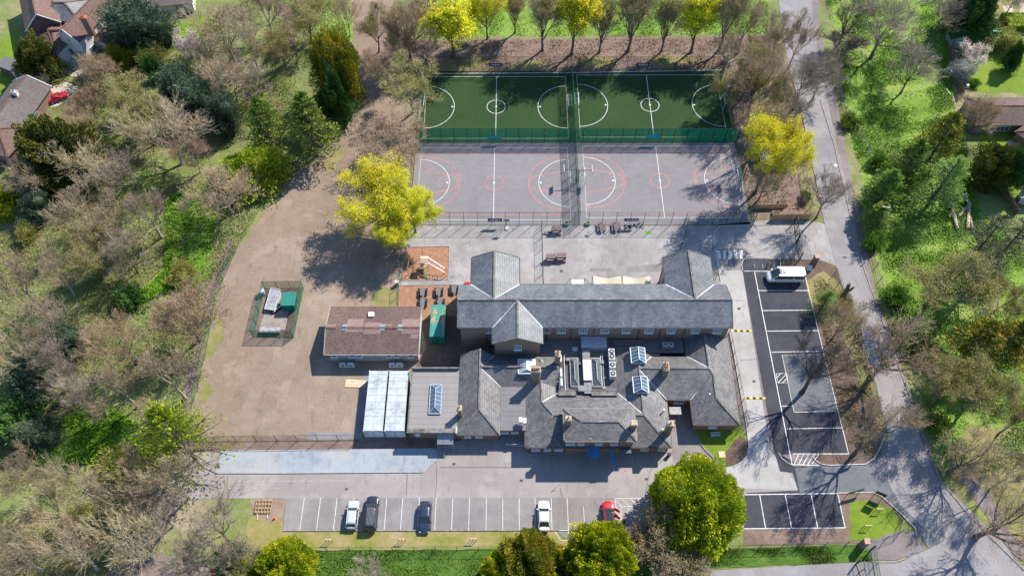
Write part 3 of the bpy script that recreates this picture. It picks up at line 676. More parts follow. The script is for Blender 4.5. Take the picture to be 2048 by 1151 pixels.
roof_part(school, [[(mx0, MS, EM), (sx0, MS, EM), (sr, MR-.05, RM-.02), (mx0, MR, RM)],
    [(sx1, MS, EM), (mx1, MS, EM), (mx1, MR, RM), (sr, MR-.05, RM-.02)],
    [(mx0, MN, EM), (mx0, MR, RM), (wr, MR, RM), (wx0, MN, EM)],
    [(wx1, MN, EM), (wr, MR, RM), (er, MR, RM), (ex0, MN, EM)],
    [(ex1, MN, EM), (er, MR, RM), (mx1, MR, RM), (mx1, MN, EM)],
    [(wx0, MN, EM), (wr, MR, RM), (wr, N1, RM), (wx0, N1, EM)], [(wx1, MN, EM), (wx1, N1, EM), (wr, N1, RM), (wr, MR, RM)],
    [(ex0, MN, EM), (er, MR, RM), (er, N1, RM), (ex0, N1, EM)], [(ex1, MN, EM), (ex1, N1, EM), (er, N1, RM), (er, MR, RM)],
    [(sx0, MS, EM), (sx0, S1, EM), (sr, S1, RM), (sr, MR-.05, RM)], [(sx1, MS, EM), (sr, MR-.05, RM), (sr, S1, RM), (sx1, S1, EM)]], 'slate')
caps(school, [((mx0, MR, RM), (mx1, MR, RM)), ((wr, MR+.1, RM), (wr, N1, RM)), ((er, MR+.1, RM), (er, N1, RM)), ((sr, MR-.1, RM), (sr, S1, RM))], 'ridge_grey', 'ridge_tiles', .3, .1)
caps(school, [((wx0, MN, EM), (wr, MR+.15, RM-.05)), ((wx1, MN, EM), (wr, MR+.15, RM-.05)), ((ex0, MN, EM), (er, MR+.15, RM-.05)), ((ex1, MN, EM), (er, MR+.15, RM-.05)), ((sx0, MS, EM), (sr, MR-.2, RM-.05)), ((sx1, MS, EM), (sr, MR-.2, RM-.05))], 'lead_white', 'valley_flashing', .17, .04, .02)
caps(school, [((mx0, MS-.06, EM-.08), (sx0-.05, MS-.06, EM-.08)), ((sx1+.05, MS-.06, EM-.08), (mx1, MS-.06, EM-.08)), ((sx0-.06, MS, EM-.08), (sx0-.06, S1, EM-.08)), ((sx1+.06, MS, EM-.08), (sx1+.06, S1, EM-.08)), ((wx0-.06, MN, EM-.08), (wx0-.06, N1, EM-.08)), ((wx1+.06, MN, EM-.08), (wx1+.06, N1, EM-.08)), ((ex0-.06, MN, EM-.08), (ex0-.06, N1, EM-.08)), ((ex1+.06, MN, EM-.08), (ex1+.06, N1, EM-.08)), ((wx1+.1, MN+.06, EM-.08), (ex0-.1, MN+.06, EM-.08))], 'dark_metal', 'gutter', .12, .1, 0)
caps(school, [((mx0, MS, EM), (mx0, MR, RM)), ((mx0, MR, RM), (mx0, MN, EM)), ((mx1, MS, EM), (mx1, MR, RM)), ((mx1, MR, RM), (mx1, MN, EM)), ((wx0, N1, EM), (wr, N1, RM)), ((wr, N1, RM), (wx1, N1, EM)), ((ex0, N1, EM), (er, N1, RM)), ((er, N1, RM), (ex1, N1, EM)), ((sx0, S1, EM), (sr, S1, RM)), ((sr, S1, RM), (sx1, S1, EM))], 'ridge_grey', 'verge_tiles', .14, .08, .01)
ov = .38; ZT = EM-.12
wall_part(school, [(mx0+ov, MS+ov), (sx0+ov, MS+ov), (sx0+ov, S1+.3), (sx1-ov, S1+.3), (sx1-ov, MS+ov), (mx1-ov, MS+ov), (mx1-ov, MN-ov), (ex1-ov, MN-ov), (ex1-ov, N1-.25), (ex0+ov, N1-.25), (ex0+ov, MN-ov), (wx1-ov, MN-ov), (wx1-ov, N1-.25), (wx0+ov, N1-.25), (wx0+ov, MN-ov), (mx0+ov, MN-ov)], 0, ZT, 'brick')
gable_part(school, wx0+ov, wx1-ov, N1-.38, ZT, RM-.2, 'brick'); gable_part(school, ex0+ov, ex1-ov, N1-.38, ZT, RM-.2, 'brick'); gable_part(school, sx0+ov, sx1-ov, S1+.43, ZT, RM-.2, 'brick')
gable_part(school, MS+ov, MN-ov, mx0+ov+.13, ZT, RM-.2, 'brick', axis='y'); gable_part(school, MS+ov, MN-ov, mx1-ov-.13, ZT, RM-.2, 'brick', axis='y')
for px in (980, 1092, 1122, 1166, 1209, 1252, 1297, 1341, 1389, 1433):
    window(school, (W(px, 661, 5.0).x, MS+ov, 5.62), 1.35, 1.5)
window(school, (W(1035.5, 692, 4.5).x, S1+.3, 5.3), 1.2, 1.5)
for px in (960, 1020, 1150, 1190, 1230, 1270, 1310, 1350, 1400): window(school, (W(px, 575, 4).x+0, MN-ov, 5.3), 1.3, 1.6, 'n') if not (wx0-.5 < W(px, 575, 4).x < wx1+.5 or ex0-.5 < W(px, 575, 4).x < ex1+.5) else None
for y in (74.3, 76.2):
    for z in (1.8, 4.5): window(school, (ex0+ov, y, z), .9, 1.5, 'w'); window(school, (wx1-ov, y, z), .9, 1.5, 'e')
for px in (972, 1094, 1142, 1187, 1277, 1320, 1368): pipe(school, [(W(px, 660, 5).x, MS+ov-.08, 6.85), (W(px, 660, 5).x, MS+ov-.08, .1)])
mb = MB(); x = W(1110, 690, 3).x
for k in range(9): mb.box((5.15+k*.24, 64.1, 2.6-k*.28), (.26, .9, .04))
mb.bar((5.0, 63.65, 3.6), (7.3, 63.65, 1.0), .04); mb.bar((5.0, 64.55, 3.6), (7.3, 64.55, 1.0), .04); mb.build('fire_stair', 'metal_grey', school)

# ======== low hipped ranges round the plant roof
EL, RL = 2.85, 4.65
low = thing('low_school_building', 'cluster of low hipped slate roofs with brick chimneys at the front of the school', 'building', (13, 52, 0))
L = []
# west hipped range
aW, aE, aR, aS, aN = -8.35, -1.8, -5.05, 48.3, 62.2
L += [[(aW, aS, EL), (aW, aN, EL), (aR, aN, RL), (aR, aS+3.5, RL)], [(aE, aS, EL), (aR, aS+3.5, RL), (aR, 59.0, RL), (aE, 56.4, EL)],
      [(aW, aS, EL), (aR, aS+3.5, RL), (aE, aS, EL)], [(aR, 59.0, RL), (aR, aN, RL), (-2.9, 61.7, 3.4)]]
# link roof east of it
y0, y1, yr = 56.35, 61.75, 59.0
bE = 7.3
L += [[(aE, y0, EL), (2.3, y0, EL), (2.3, yr, RL), (aR, yr, RL)], [(aR, yr, RL), (bE, yr, RL), (bE, y1, EL), (-2.9, y1, 3.1)], [(2.3, y0, EL), (4.6, y0, 3.85), (bE, y0, 3.0), (bE, yr, RL-.3), (2.3, yr, RL)]]
# centre west, front range, centre east
cW, cR, cS, fR, fN = 2.0, 4.6, 46.3, 50.8, 55.2
rz = RL-.8+.1
hW, hE, eR, eE = 6.35, 20.0, 20.0, 24.1
L += [[(cW, cS, EL), (hW, fR, RL+.1), (cR, fR+2.4, rz), (cR, y1-1.0, rz), (cW, y1-2.6, EL)],
      [(cR, y1-1.0, rz), (cR, fR+2.4, rz), (7.15, fN, EL+.1), (7.15, 58.0, EL+.1)],
      [(cR, fR+2.4, rz), (hW, fR, RL+.1), (hE, fR, RL+.1), (16.6, fN, EL+.1), (7.15, fN, EL+.1)],
      [(cW, cS, EL), (eE, cS, EL), (hE, fR, RL+.1), (hW, fR, RL+.1)],
      [(16.6, fN, EL+.1), (hE, fR, RL+.1), (eR, 61.8, RL), (16.6, 60.2, EL+.1)],
      [(eE, cS, EL), (eE, 53.6, EL), (eR, 58.8, RL), (hE, fR, RL+.1)]]
# link to the east wing
ly0, ly1, lr = W(1350, 798.8, EL).y, W(1350, 711.3, EL).y, W(1350, 735.5, RL+.1).y
gW, gE, gR, gS, gN = 27.8, 34.95, 31.0, 49.95, 65.0
L += [[(eE, ly0, EL), (gW, ly0, EL), (gR+.2, lr-.8, RL), (gR, lr, RL+.08), (eR, lr, RL+.08)],
      [(eR, lr, RL+.08), (gR, lr, RL+.08), (gW+.2, ly1, EL), (22.6, ly1, EL)],
      [(eR, lr, RL+.08), (22.6, ly1, EL), (eR, 61.8, RL)], [(eR, 61.8, RL), (22.6, ly1, EL), (22.6, 62.6, EL), (16.6, 62.6, EL), (16.6, 60.2, EL+.1)],
      [(gW, ly0, EL), (gW, gS, EL), (gR+.45, gS+3.6, RL), (gR+.5, lr-1.2, RL), (gR+.2, lr-.8, RL)],
      [(gW+.2, ly1, EL), (gR, lr, RL+.08), (gR, gN, RL), (gW+.2, gN, EL)],
      [(gE+.3, gN, EL), (gR, gN, RL), (gR, lr, RL+.08), (gR+.5, lr-1.2, RL), (gR+.45, gS+3.6, RL), (gE, gS, EL)],
      [(gW, gS, EL), (gE, gS, EL), (gR+.45, gS+3.6, RL)]]
roof_part(low, L, 'slate_brown')
caps(low, [((aR, aS+3.5, RL), (aR, aN, RL)), ((aR, yr, RL), (bE, yr, RL)), ((cR, fR+2.4, rz), (cR, y1-1.0, rz)), ((hW, fR, RL+.1), (hE, fR, RL+.1)), ((hE, fR, RL+.1), (eR, 61.8, RL)), ((cR, fR+2.4, rz), (hW, fR, RL+.1)),
    ((eR, lr, RL+.08), (gR, lr, RL+.08)), ((gR, lr, RL+.08), (gR, gN, RL)), ((gR, lr, RL+.08), (gR+.5, lr-1.2, RL)), ((gR+.5, lr-1.2, RL), (gR+.45, gS+3.6, RL)),
    ((aW, aS, EL), (aR, aS+3.5, RL)), ((aE, aS, EL), (aR, aS+3.5, RL)), ((cW, cS, EL), (hW, fR, RL+.1)), ((eE, cS, EL), (hE, fR, RL+.1)), ((gW, gS, EL), (gR+.45, gS+3.6, RL)), ((gE, gS, EL), (gR+.45, gS+3.6, RL))], 'ridge_grey', 'ridge_tiles', .26, .08)
caps(low, [((aR, yr-.1, RL-.04), (aE, 56.4, EL)), ((aR, yr, RL-.04), (-2.9, 61.7, 3.15)), ((cR, fR+2.4, rz), (7.15, fN, EL+.1)), ((hE-.1, fR+.1, RL+.06), (16.6, fN, EL+.1)), ((eR, lr+.3, RL), (22.6, ly1, EL)), ((eR+.1, lr-.4, RL), (eE, ly0, EL)), ((gR-.1, lr+.1, RL), (gW+.2, ly1, EL)), ((gR+.3, lr-1.2, RL-.1), (gW, ly0, EL)), ((cR, y1-1.1, rz), (7.15, 58.0, EL+.1))], 'lead_white', 'valley_flashing', .13, .04, .02)
g = [((aW, aS-.05), (aE, aS-.05)), ((cW, cS-.05), (eE, cS-.05)), ((eE+.05, cS), (eE+.05, ly0)), ((eE, ly0-.05), (gW, ly0-.05)), ((gW-.05, ly0), (gW-.05, gS)), ((gW, gS-.05), (gE, gS-.05)), ((gE+.05, gS), (gE+.35, gN)), ((cW-.05, cS), (cW-.05, 49))]
caps(low, [((a[0], a[1], EL-.07), (b[0], b[1], EL-.07)) for a, b in g], 'timber_frame', 'gutter', .11, .1, 0)
o2 = .3; zt = EL-.1
for poly in ([(aW+o2, aS+o2), (aE-o2, aS+o2), (aE-o2, aN-.1), (aW+o2, aN-.1)], [(aE-o2+.01, y0+.2), (cW+o2-.01, y0+.2), (cW+o2-.01, y1-.1), (aE-o2+.01, y1-.1)],
             [(cW+o2, cS+o2), (eE-o2, cS+o2), (eE-o2, 62.3), (cW+o2, 62.3)], [(eE-o2+.01, ly0+o2), (gW+o2-.01, ly0+o2), (gW+o2-.01, ly1-.2), (eE-o2+.01, ly1-.2)], [(gW+o2, gS+o2), (gE-o2, gS+o2), (gE-o2, gN-.2), (gW+o2, gN-.2)]):
    wall_part(low, poly, 0, zt, 'red_brick' if poly[0][0] > 23 or poly[0][0] < 0 else 'brick')
# flat felt roofs
mroof('well_felt', (.085, .085, .09), (.11, .108, .112), (.05, .05, .055), 60, .8, .02, .85, (.2, .2, .2), .25, .6)
def flat(poly, z, mat, name='flat_roof', t=.25):
    mb = MB(); a2 = sum(poly[i][0]*poly[(i+1) % len(poly)][1]-poly[(i+1) % len(poly)][0]*poly[i][1] for i in range(len(poly)))
    if a2 < 0: poly = poly[::-1]
    mb.prism(poly, z-t, z); return mb.build(name, mat, low, uv=True)
flat([(aE+.02, 49.0), (2.25, 49.0), (2.25, 56.32), (aE+.02, 56.32)], 2.9, 'felt_dark')
wall_part(low, [(aE-o2+.01, 49.3), (2.29, 49.3), (2.29, 56.5), (aE-o2+.01, 56.5)], 0, 2.64, 'red_brick')
caps(low, [((aE, 48.98, 2.88), (2.25, 48.98, 2.88))], 'timber_frame', 'fascia', .1, .2, 0)
for px in (1010, 1030): window(low, (W(px, 868, 2).x, 49.3, 1.9), 1.1, 1.0)
flat([(-2.9, 61.8), (16.55, 61.8), (16.55, 64.98), (-2.9, 64.98)], 2.55, 'felt_dark')
flat([(16.6, 62.62), (gW+.15, 62.62), (gW+.15, 64.98), (16.6, 64.98)], 2.5, 'felt_dark')
flat([(7.18, fN+.02), (16.57, fN+.02), (16.57, 61.78), (7.18, 61.78)], 2.9, 'well_felt')
# front two-storey block
EF, RF = 5.75, 6.95
f0, f1, fS, fN2 = 7.75, 18.45, 46.15, 51.35; fR2 = (fS+fN2)/2
block = low
roof_part(block, [[(f0, fS, EF), (f1, fS, EF), (f1-2.6, fR2, RF), (f0+2.6, fR2, RF)], [(f0, fN2, EF), (f0+2.6, fR2, RF), (f1-2.6, fR2, RF), (f1, fN2, EF)], [(f0, fS, EF), (f0+2.6, fR2, RF), (f0, fN2, EF)], [(f1, fS, EF), (f1, fN2, EF), (f1-2.6, fR2, RF)]], 'slate_brown')
caps(block, [((f0+2.6, fR2, RF), (f1-2.6, fR2, RF)), ((f0, fS, EF), (f0+2.6, fR2, RF)), ((f0, fN2, EF), (f0+2.6, fR2, RF)), ((f1, fS, EF), (f1-2.6, fR2, RF)), ((f1, fN2, EF), (f1-2.6, fR2, RF))], 'ridge_grey', 'ridge_tiles', .28, .08)
caps(block, [((f0, fS-.05, EF-.08), (f1, fS-.05, EF-.08)), ((f0, fN2+.05, EF-.08), (f1, fN2+.05, EF-.08)), ((f0-.05, fS, EF-.08), (f0-.05, fN2, EF-.08)), ((f1+.05, fS, EF-.08), (f1+.05, fN2, EF-.08))], 'red_brick', 'fascia', .1, .12, 0)
wall_part(block, [(f0+.35, fS+.33), (f1-.35, fS+.33), (f1-.35, fN2-.35), (f0+.35, fN2-.35)], 2.6, EF-.1, 'brick')
wall_part(block, [(f0+.37, cS+.05), (f1-.37, cS+.05), (f1-.37, cS+.6), (f0+.37, cS+.6)], 0, 2.62, 'brick', 'bay_wall')
for px, w_ in ((1142, 1.3), (1163, .9), (1199, 1.0), (1230, 1.0)): window(low, (W(px, 888, 4.9).x, fS+.33, 4.4), w_, 1.3)
for px, w_ in ((1072, 1.2), (1095, 1.0), (1118, 1.2), (1290, 1.2), (1325, 1.1)): window(low, (W(px, 897, 2).x, cS+o2, 1.8), w_, 1.4)
for px in (935, 958): window(low, (W(px, 870, 2).x, aS+o2, 1.9), 1.0, 1.0)
window(low, (W(1427, 852, 2).x, gS+o2, 1.7), 1.3, 1.0)
for px in (1059, 1133, 1166): pipe(low, [(W(px, 897, 2).x, cS+o2-.1, 2.7), (W(px, 897, 2).x, cS+o2-.1, .1)])
window(low, (26.3, ly0+o2, 1.7), 1.6, 1.3)
# chimneys
def chim(px, py, zt, w, d, pots, z0=2.6): 
    p = W(px, py, zt); chimney(low, p.x, p.y, z0, zt, w, d, pots)
chim(918.6, 815, 5.6, .62, .75, [(0, 0)])
chim(1071.5, 738, 7.4, 1.35, .8, [(-.48, 0), (-.16, 0), (.16, 0), (.48, 0)])
chim(1116, 707, 7.2, .75, .95, [(0, .25), (0, -.2)])
chim(1137, 835.5, 8.1, .8, .7, [(0, 0)], 5.5)
chim(1268.5, 844.5, 8.1, .8, .7, [], 5.5)
chim(1341.5, 846, 6.7, .8, .75, [(0, 0)])
chim(1332.8, 732, 6.7, .75, 1.35, [(-.15, .45), (.15, .25), (-.12, 0), (.15, -.2), (-.1, -.45)])
# roof lanterns
def lantern(root, x0, x1, y0, y1, z, h, hip=1.0, axis='y', glass='glass_blue', frame='white_frame', curb='metal_light', n=6, roof_end=True):
    mb = MB(); mb.prism([(x0, y0), (x1, y0), (x1, y1), (x0, y1)], z-.3, z+.18); c = mb.build('roof_lantern', curb, root)
    xm = (x0+x1)/2; a, b = y0+hip, y1-hip; zt = z+h; zb = z+.185
    g = MB(); g.plate([(x0+.05, y0+.05, zb), (xm, a, zt), (xm, b, zt), (x0+.05, y1-.05, zb)][::-1], .03); g.plate([(x1-.05, y0+.05, zb), (x1-.05, y1-.05, zb), (xm, b, zt), (xm, a, zt)], .03)
    g.plate([(x0+.05, y0+.05, zb), (x1-.05, y0+.05, zb), (xm, a, zt)], .03); g.plate([(x0+.05, y1-.05, zb), (xm, b, zt), (x1-.05, y1-.05, zb)][::-1], .03)
    fixn(g.build('glazing', glass, c))
    f = MB(); up = .03
    for s in (x0+.05, x1-.05):
        for k in range(n+1):
            t = k/n; yy = y0+.05+(y1-y0-.1)*t; yt = min(max(yy, a), b)
            if s == x0+.05 or True: f.bar((s, yy, zb+up), (xm+(s-xm)*(abs(yy-yt)/max(hip, .01) if hip else 0), yt if abs(yy-yt) < 1e-6 else yy if False else yt, zt+up), .05, .05) if abs(yy-yt) < 1e-6 else None
    for p in ((x0+.05, y0+.05), (x1-.05, y0+.05)): f.bar((*p, zb+up), (xm, a, zt+up), .06, .06)
    for p in ((x0+.05, y1-.05), (x1-.05, y1-.05)): f.bar((*p, zb+up), (xm, b, zt+up), .06, .06)
    f.bar((xm, a, zt+up), (xm, b, zt+up), .09, .07)
    f.bar((x0, y0, zb), (x1, y0, zb), .1, .08); f.bar((x0, y1, zb), (x1, y1, zb), .1, .08); f.bar((x0, y0, zb), (x0, y1, zb), .1, .08); f.bar((x1, y0, zb), (x1, y1, zb), .1, .08)
    f.build('glazing_bars', frame, c); return c
for px, py in ((1277, 707), (1282, 766)):
    p = W(px, py, 5.4); lantern(low, p.x-1.15, p.x+1.15, p.y-1.35, p.y+1.35, 4.7, 1.0, .25, n=4)
p = W(1053.5, 728, 4.6); lantern(low, p.x-1.35, p.x+1.35, p.y-1.5, p.y+1.0, 4.2, .7, .5, glass='glass_pale', n=5)
mplain('duct_grey', (.20, .205, .21), .6, var=.25, scale=1.2); mglass('glass_plant', (.07, .09, .10), .2, .5)
# plant roof: lanterns, duct, parapets, condensers
lantern(low, W(1141, 0, 0).x*0+W(1141, 745, 3.5).x, W(1157, 745, 3.5).x, 56.2, 61.2, 3.1, .8, 1.0, glass='glass_plant', frame='metal_grey', curb='duct_grey', n=7)
lantern(low, W(1184, 745, 3.5).x, W(1203, 745, 3.5).x, 56.2, 61.2, 3.1, .8, 1.0, glass='glass_plant', frame='metal_grey', curb='duct_grey', n=7)
mb = MB(); dx0, dx1 = W(1167, 740, 4).x, W(1182, 740, 4).x
mb.prism([(dx0, 54.9), (dx1, 54.9), (dx1, 62.6), (dx0, 62.6)], 3.1, 3.6); mb.prism([(dx0-1.0, 55.2), (dx0-.05, 55.2), (dx0-.05, 56.2), (dx0-1.0, 56.2)], 2.9, 3.7); mb.build('ventilation_duct', 'duct_grey', low)
mb = MB(); mb.prism([(dx0-.05, 57.0), (dx1+.05, 57.0), (dx1+.05, 60.6), (dx0-.05, 60.6)], 3.62, 3.95); mb.build('air_handling_box', 'metal_light', low)
mb = MB()
for a, b in (((7.25, 54.95), (10.0, 54.95)), ((12.4, 54.95), (16.4, 54.95))): mb.box(((a[0]+b[0])/2, 54.95, 3.55), (b[0]-a[0], .85, .12)); mb.box(((a[0]+b[0])/2, 54.6, 3.1), (b[0]-a[0], .1, .75))
mb.build('parapet', 'ridge_grey', low)
mb = MB()
for k, (ya_, yb_) in enumerate(((60.2, 61.4), (57.6, 59.0), (56.0, 57.3))): mb.box((7.75, (ya_+yb_)/2, 3.6), (.32, yb_-ya_, .95))
mb.build('air_conditioning_unit', 'metal_white', low)
for px, py in ((1223, 702), (1224, 712), (1225, 728), (1226, 746)):
    p = W(px, py, 4.3); mb = MB(); mb.box((p.x, p.y, 3.6), (.95, 1.0, 1.35)); c = mb.build('condenser', 'metal_white', low)
    m2 = MB(); m2.cyl((p.x, p.y, 4.28), .4, .06, 16); m2.build('fan_guard', 'dark_metal', c); m3 = MB(); m3.cyl((p.x, p.y, 4.345), .14, .02, 10); m3.build('fan_hub', 'metal_white', c)
for px, py in ((1331, 688), (1342, 688)):
    p = W(px, py, 4.0); mb = MB(); mb.box((p.x, p.y, 3.2), (.95, .85, 1.5)); c = mb.build('condenser', 'metal_grey', low)
    m2 = MB(); m2.cyl((p.x, p.y, 3.955), .36, .05, 16); m2.build('fan_guard', 'metal_white', c); m3 = MB(); m3.cyl((p.x, p.y, 4.01), .24, .02, 12); m3.build('fan_blade', 'dark_metal', c)
mb = MB()
for k in range(7): mb.tube([(7.35+k*1.5, 55.5, 2.9), (7.35+k*1.5, 55.5, 4.0)], .025, 5)
mb.bar((7.35, 55.5, 4.0), (16.4, 55.5, 4.0), .04); mb.bar((7.35, 55.5, 3.5), (16.4, 55.5, 3.5), .03)
for yy in (56.0, 57.6, 59.2, 60.8): mb.tube([(7.4, yy, 2.9), (7.4, yy, 4.0)], .025, 5)
mb.bar((7.4, 55.5, 4.0), (7.4, 61.5, 4.0), .04); mb.build('guard_rail', 'metal_grey', low)
for k_, (xx, y0_, y1_) in enumerate(((8.35, 55.7, 61.6), (11.0, 55.9, 61.4), (14.2, 56.0, 61.6), (14.5, 56.0, 61.6))):
    mb = MB(); mb.tube([(xx, y0_, 3.1), (xx, y1_, 3.1), (xx+.3, y1_+.6, 3.0)], .07, 6); mb.build('pipework', 'metal_grey' if k_ % 2 else 'metal_light', low)
for xx, yy, w_ in ((9.0, 60.9, .6), (11.3, 58.2, .5), (14.3, 60.4, .7), (10.9, 60.2, .4), (14.4, 55.9, .5)):
    mb = MB(); mb.box((xx, yy, 3.2), (w_, w_*.8, .6)); mb.build('plant_box', 'duct_grey', low)
a, b = W(1162, 672, 3.7), W(1214, 694, 3.7); mb = MB(); mb.prism([(a.x, b.y), (b.x, b.y), (b.x, a.y), (a.x, a.y)], 2.5, 3.7); mb.build('roof_plant_room', 'metal_light', low)
mb = MB()
for k in range(9): mb.box((a.x+.3+k*(b.x-a.x-.6)/8, (a.y+b.y)/2, 3.72), (.05, a.y-b.y-.1, .05))
mb.build('roof_seam', 'metal_light', low)
p = W(1150, 697, 3); mb = MB(); mb.box((p.x, p.y, 2.8), (.9, .7, .5)); mb.build('roof_vent', 'metal_light', low)
a, b = W(1225, 678, 3.0), W(1289, 690, 3.0); mb = MB(); mb.prism([(a.x, b.y), (b.x, b.y), (b.x, a.y), (a.x, a.y)], 2.5, 3.0); mb.build('flat_rooflight', 'felt_dark', low)
for px, py in ((1420, 788), (1328, 819), (1325, 858)):
    p = W(px, py, 4.1); mb = MB(); mb.cyl((p.x, p.y, 3.2), .09, .9, 8); mb.cyl((p.x, p.y, 4.1), .16, .16, 10); mb.build('vent_pipe', 'metal_white', low)
mb = MB(); p0 = W(1233, 806, 4.0); p1 = W(1248, 817, 3.6); nn = [W(1232, 806, 3.75), W(1248, 806, 3.75), W(1248, 816, 4.15), W(1232, 816, 4.15)]; mb.plate(nn[::-1], .06); fixn(mb.build('rooflight', 'glass_pale', low))
for px, py in ((1041.5, 838), (1049.5, 840)):
    p = W(px, py, 4.3); mb = MB(); mb.box((p.x, p.y, 4.0), (.5, .85, .55)); mb.cyl((p.x+.1, p.y, 2.9), .05, .85, 6); mb.build('roof_cowl', 'metal_white', low)
mb = MB(); p = W(1178, 867, 6.2); mb.tube([(p.x, p.y-1.2, 5.7), (p.x, p.y-1.2, 7.6)], .03); mb.box((p.x, p.y-1.2, 7.4), (.5, .04, .04)); mb.box((p.x, p.y-1.2, 7.2), (.35, .04, .04)); mb.build('aerial', 'metal_grey', low)
# link canopy and its white roof
a, b = W(1338, 813, 2.4), W(1363, 828, 2.4); mb = MB(); mb.prism([(a.x, b.y), (b.x, b.y), (b.x, a.y), (a.x, a.y)], 2.25, 2.4); mb.box((b.x-.15, b.y+.15, 1.1), (.1, .1, 2.25)); mb.build('canopy', 'concrete', low)
# entrance porch in blue
def PW(pts, z): return [(W(p[0], p[1], z).x, W(p[0], p[1], z).y) for p in pts]
mb = MB(); a, b = W(1178, 894, 2.9), W(1197, 900, 2.9)
mb.plate([(11.3, 46.35, 3.1), (11.3, 44.9, 2.75), (13.2, 44.9, 2.75), (13.2, 46.35, 3.1)][::-1], .1); mb.box((11.4, 44.95, 1.35), (.12, .12, 2.7)); mb.box((13.1, 44.95, 1.35), (.12, .12, 2.7)); fixn(mb.build('entrance_canopy', 'blue_porch', low))
mb = MB(); mb.plate([(14.6, 46.1, 2.9), (15.1, 43.5, 2.3), (15.5, 43.7, 2.3), (15.1, 46.1, 2.9)], .08); mb.box((15.3, 43.65, 1.15), (.1, .1, 2.3)); fixn(mb.build('entrance_canopy', 'blue_porch', low))
mb = MB(); mb.box((17.1, 45.95, 2.55), (1.75, .9, .12)); mb.box((16.4, 45.6, 1.25), (.08, .08, 2.5)); mb.box((17.9, 45.6, 1.25), (.08, .08, 2.5)); mb.build('side_canopy', 'glass_blue', low)
# long brown gutter run on the old outbuilding at the foot of the flat roof
mb = MB(); mb.bar((-1.0, 47.6, 1.1), (1.9, 47.4, 1.1), .05); mb.bar((-1.0, 47.6, .6), (1.9, 47.4, .6), .05)
for k in range(4): mb.bar((-.9+k*.9, 47.57, 0), (-.9+k*.9, 47.57, 1.15), .05)
ramp_rail = tag(mb.build('handrail', 'metal_light'), 'pale metal handrail beside the entrance ramp under the flat grey roof', 'handrail')

# ======== annex with felt roof and parapets
annex = thing('annex_building', 'brick annex with pale felt flat roof, long glass lantern and a lean-to porch', 'building', (-12, 54, 0))
n0, n1, nS, nN = W(813.8, 861, 3.1).x, -8.4, 48.6, W(870, 736, 3.1).y
low_save = low; low = annex
flat([(n0+.15, nS+.1), (n1, nS+.1), (n1, nN-.15), (n0+.15, nN-.15)], 2.95, 'felt')
wall_part(annex, [(n0+.25, nS+.25), (n1+.3, nS+.25), (n1+.3, nN-.2), (n0+.25, nN-.2)], 0, 2.72, 'red_brick')
mb = MB(); mb.box(((n0+n1)/2, nN-.1, 3.2), (n1-n0, .22, .62)); mb.box(((n0+n1)/2, nS+.25, 3.1), (n1-n0, .7, .34)); mb.box((n0+.1, (nS+nN)/2, 2.95), (.22, nN-nS-.9, .22)); mb.build('parapet', 'ridge_grey', annex)
mb = MB(); mb.box((n1-.05, nS+.3, 3.2), (.22, 1.0, .5)); mb.build('coping_stone', 'lead_white', annex)
a, b = W(861, 768, 3.3), W(881, 826, 3.3); lantern(annex, a.x, b.x, b.y, a.y, 3.0, .75, .9, frame='metal_light', curb='metal_grey', n=7)
window(annex, (W(835, 868, 2).x, nS+.25, 1.9), .7, .6); pipe(annex, [(W(822, 868, 2).x, nS+.2, 2.6), (W(822, 868, 2).x, nS+.2, .1)])
low = low_save
a, b = W(874, 884, 2.3), W(906, 899, 2.0); mb = MB(); mb.plate([(a.x, nS+.2, 2.6), (b.x, nS+.2, 2.6), (b.x, nS-1.5, 2.05), (a.x, nS-1.5, 2.05)][::-1], .08); fixn(mb.build('porch_roof', 'metal_grey', annex))
mb = MB(); mb.plate([(a.x+.02, nS+.22, 3.0), (b.x-.02, nS+.22, 3.0), (b.x-.02, nS-.25, 2.5), (a.x+.02, nS-.25, 2.5)][::-1], .05); fixn(mb.build('porch_glazing', 'glass_blue', annex))
mb = MB(); [mb.box((x_, nS-1.42, 1.0), (.08, .08, 2.0)) for x_ in (a.x+.05, b.x-.05)]; mb.bar((a.x+.05, nS-1.42, 1.0), (b.x-.05, nS-1.42, 1.0), .05); mb.build('porch_post', 'metal_light', annex)

# ======== prefab classroom with brown tiled roof
pre = thing('classroom_hut', 'single-storey prefab classroom with patched brown tiled roof and grey-green walls', 'building', (-22, 66, 0))
p0x, p1x, pS, pN = -30.3, -15.0, 62.0, 71.05; pR = W(745, 654.7, 4.2).y
roof_part(pre, [[(p0x, pS, 3.05), (p1x, pS, 3.05), (p1x, pR, 4.2), (p0x, pR, 4.2)], [(p0x, pN, 3.0), (p0x, pR, 4.2), (p1x, pR, 4.2), (p1x, pN, 3.0)]], 'brown_tile')
caps(pre, [((p0x, pR, 4.2), (p1x, pR, 4.2))], 'ridge_brown', 'ridge_tiles', .3, .1)
caps(pre, [((p0x, pS-.05, 2.98), (p1x, pS-.05, 2.98)), ((p0x, pS, 3.05), (p0x, pR, 4.2)), ((p0x, pR, 4.2), (p0x, pN, 3.0)), ((p1x, pS, 3.05), (p1x, pR, 4.2)), ((p1x, pR, 4.2), (p1x, pN, 3.0))], 'concrete', 'barge_board', .12, .1, 0)
wall_part(pre, [(p0x+.35, pS+.4), (p1x-.3, pS+.4), (p1x-.3, pN-.35), (p0x+.35, pN-.35)], 0, 2.95, 'grey_wall')
gable_part(pre, pS+.4, pN-.35, p0x+.48, 2.95, 4.05, 'grey_wall', axis='y'); gable_part(pre, pS+.4, pN-.35, p1x-.43, 2.95, 4.05, 'white_wall', axis='y')
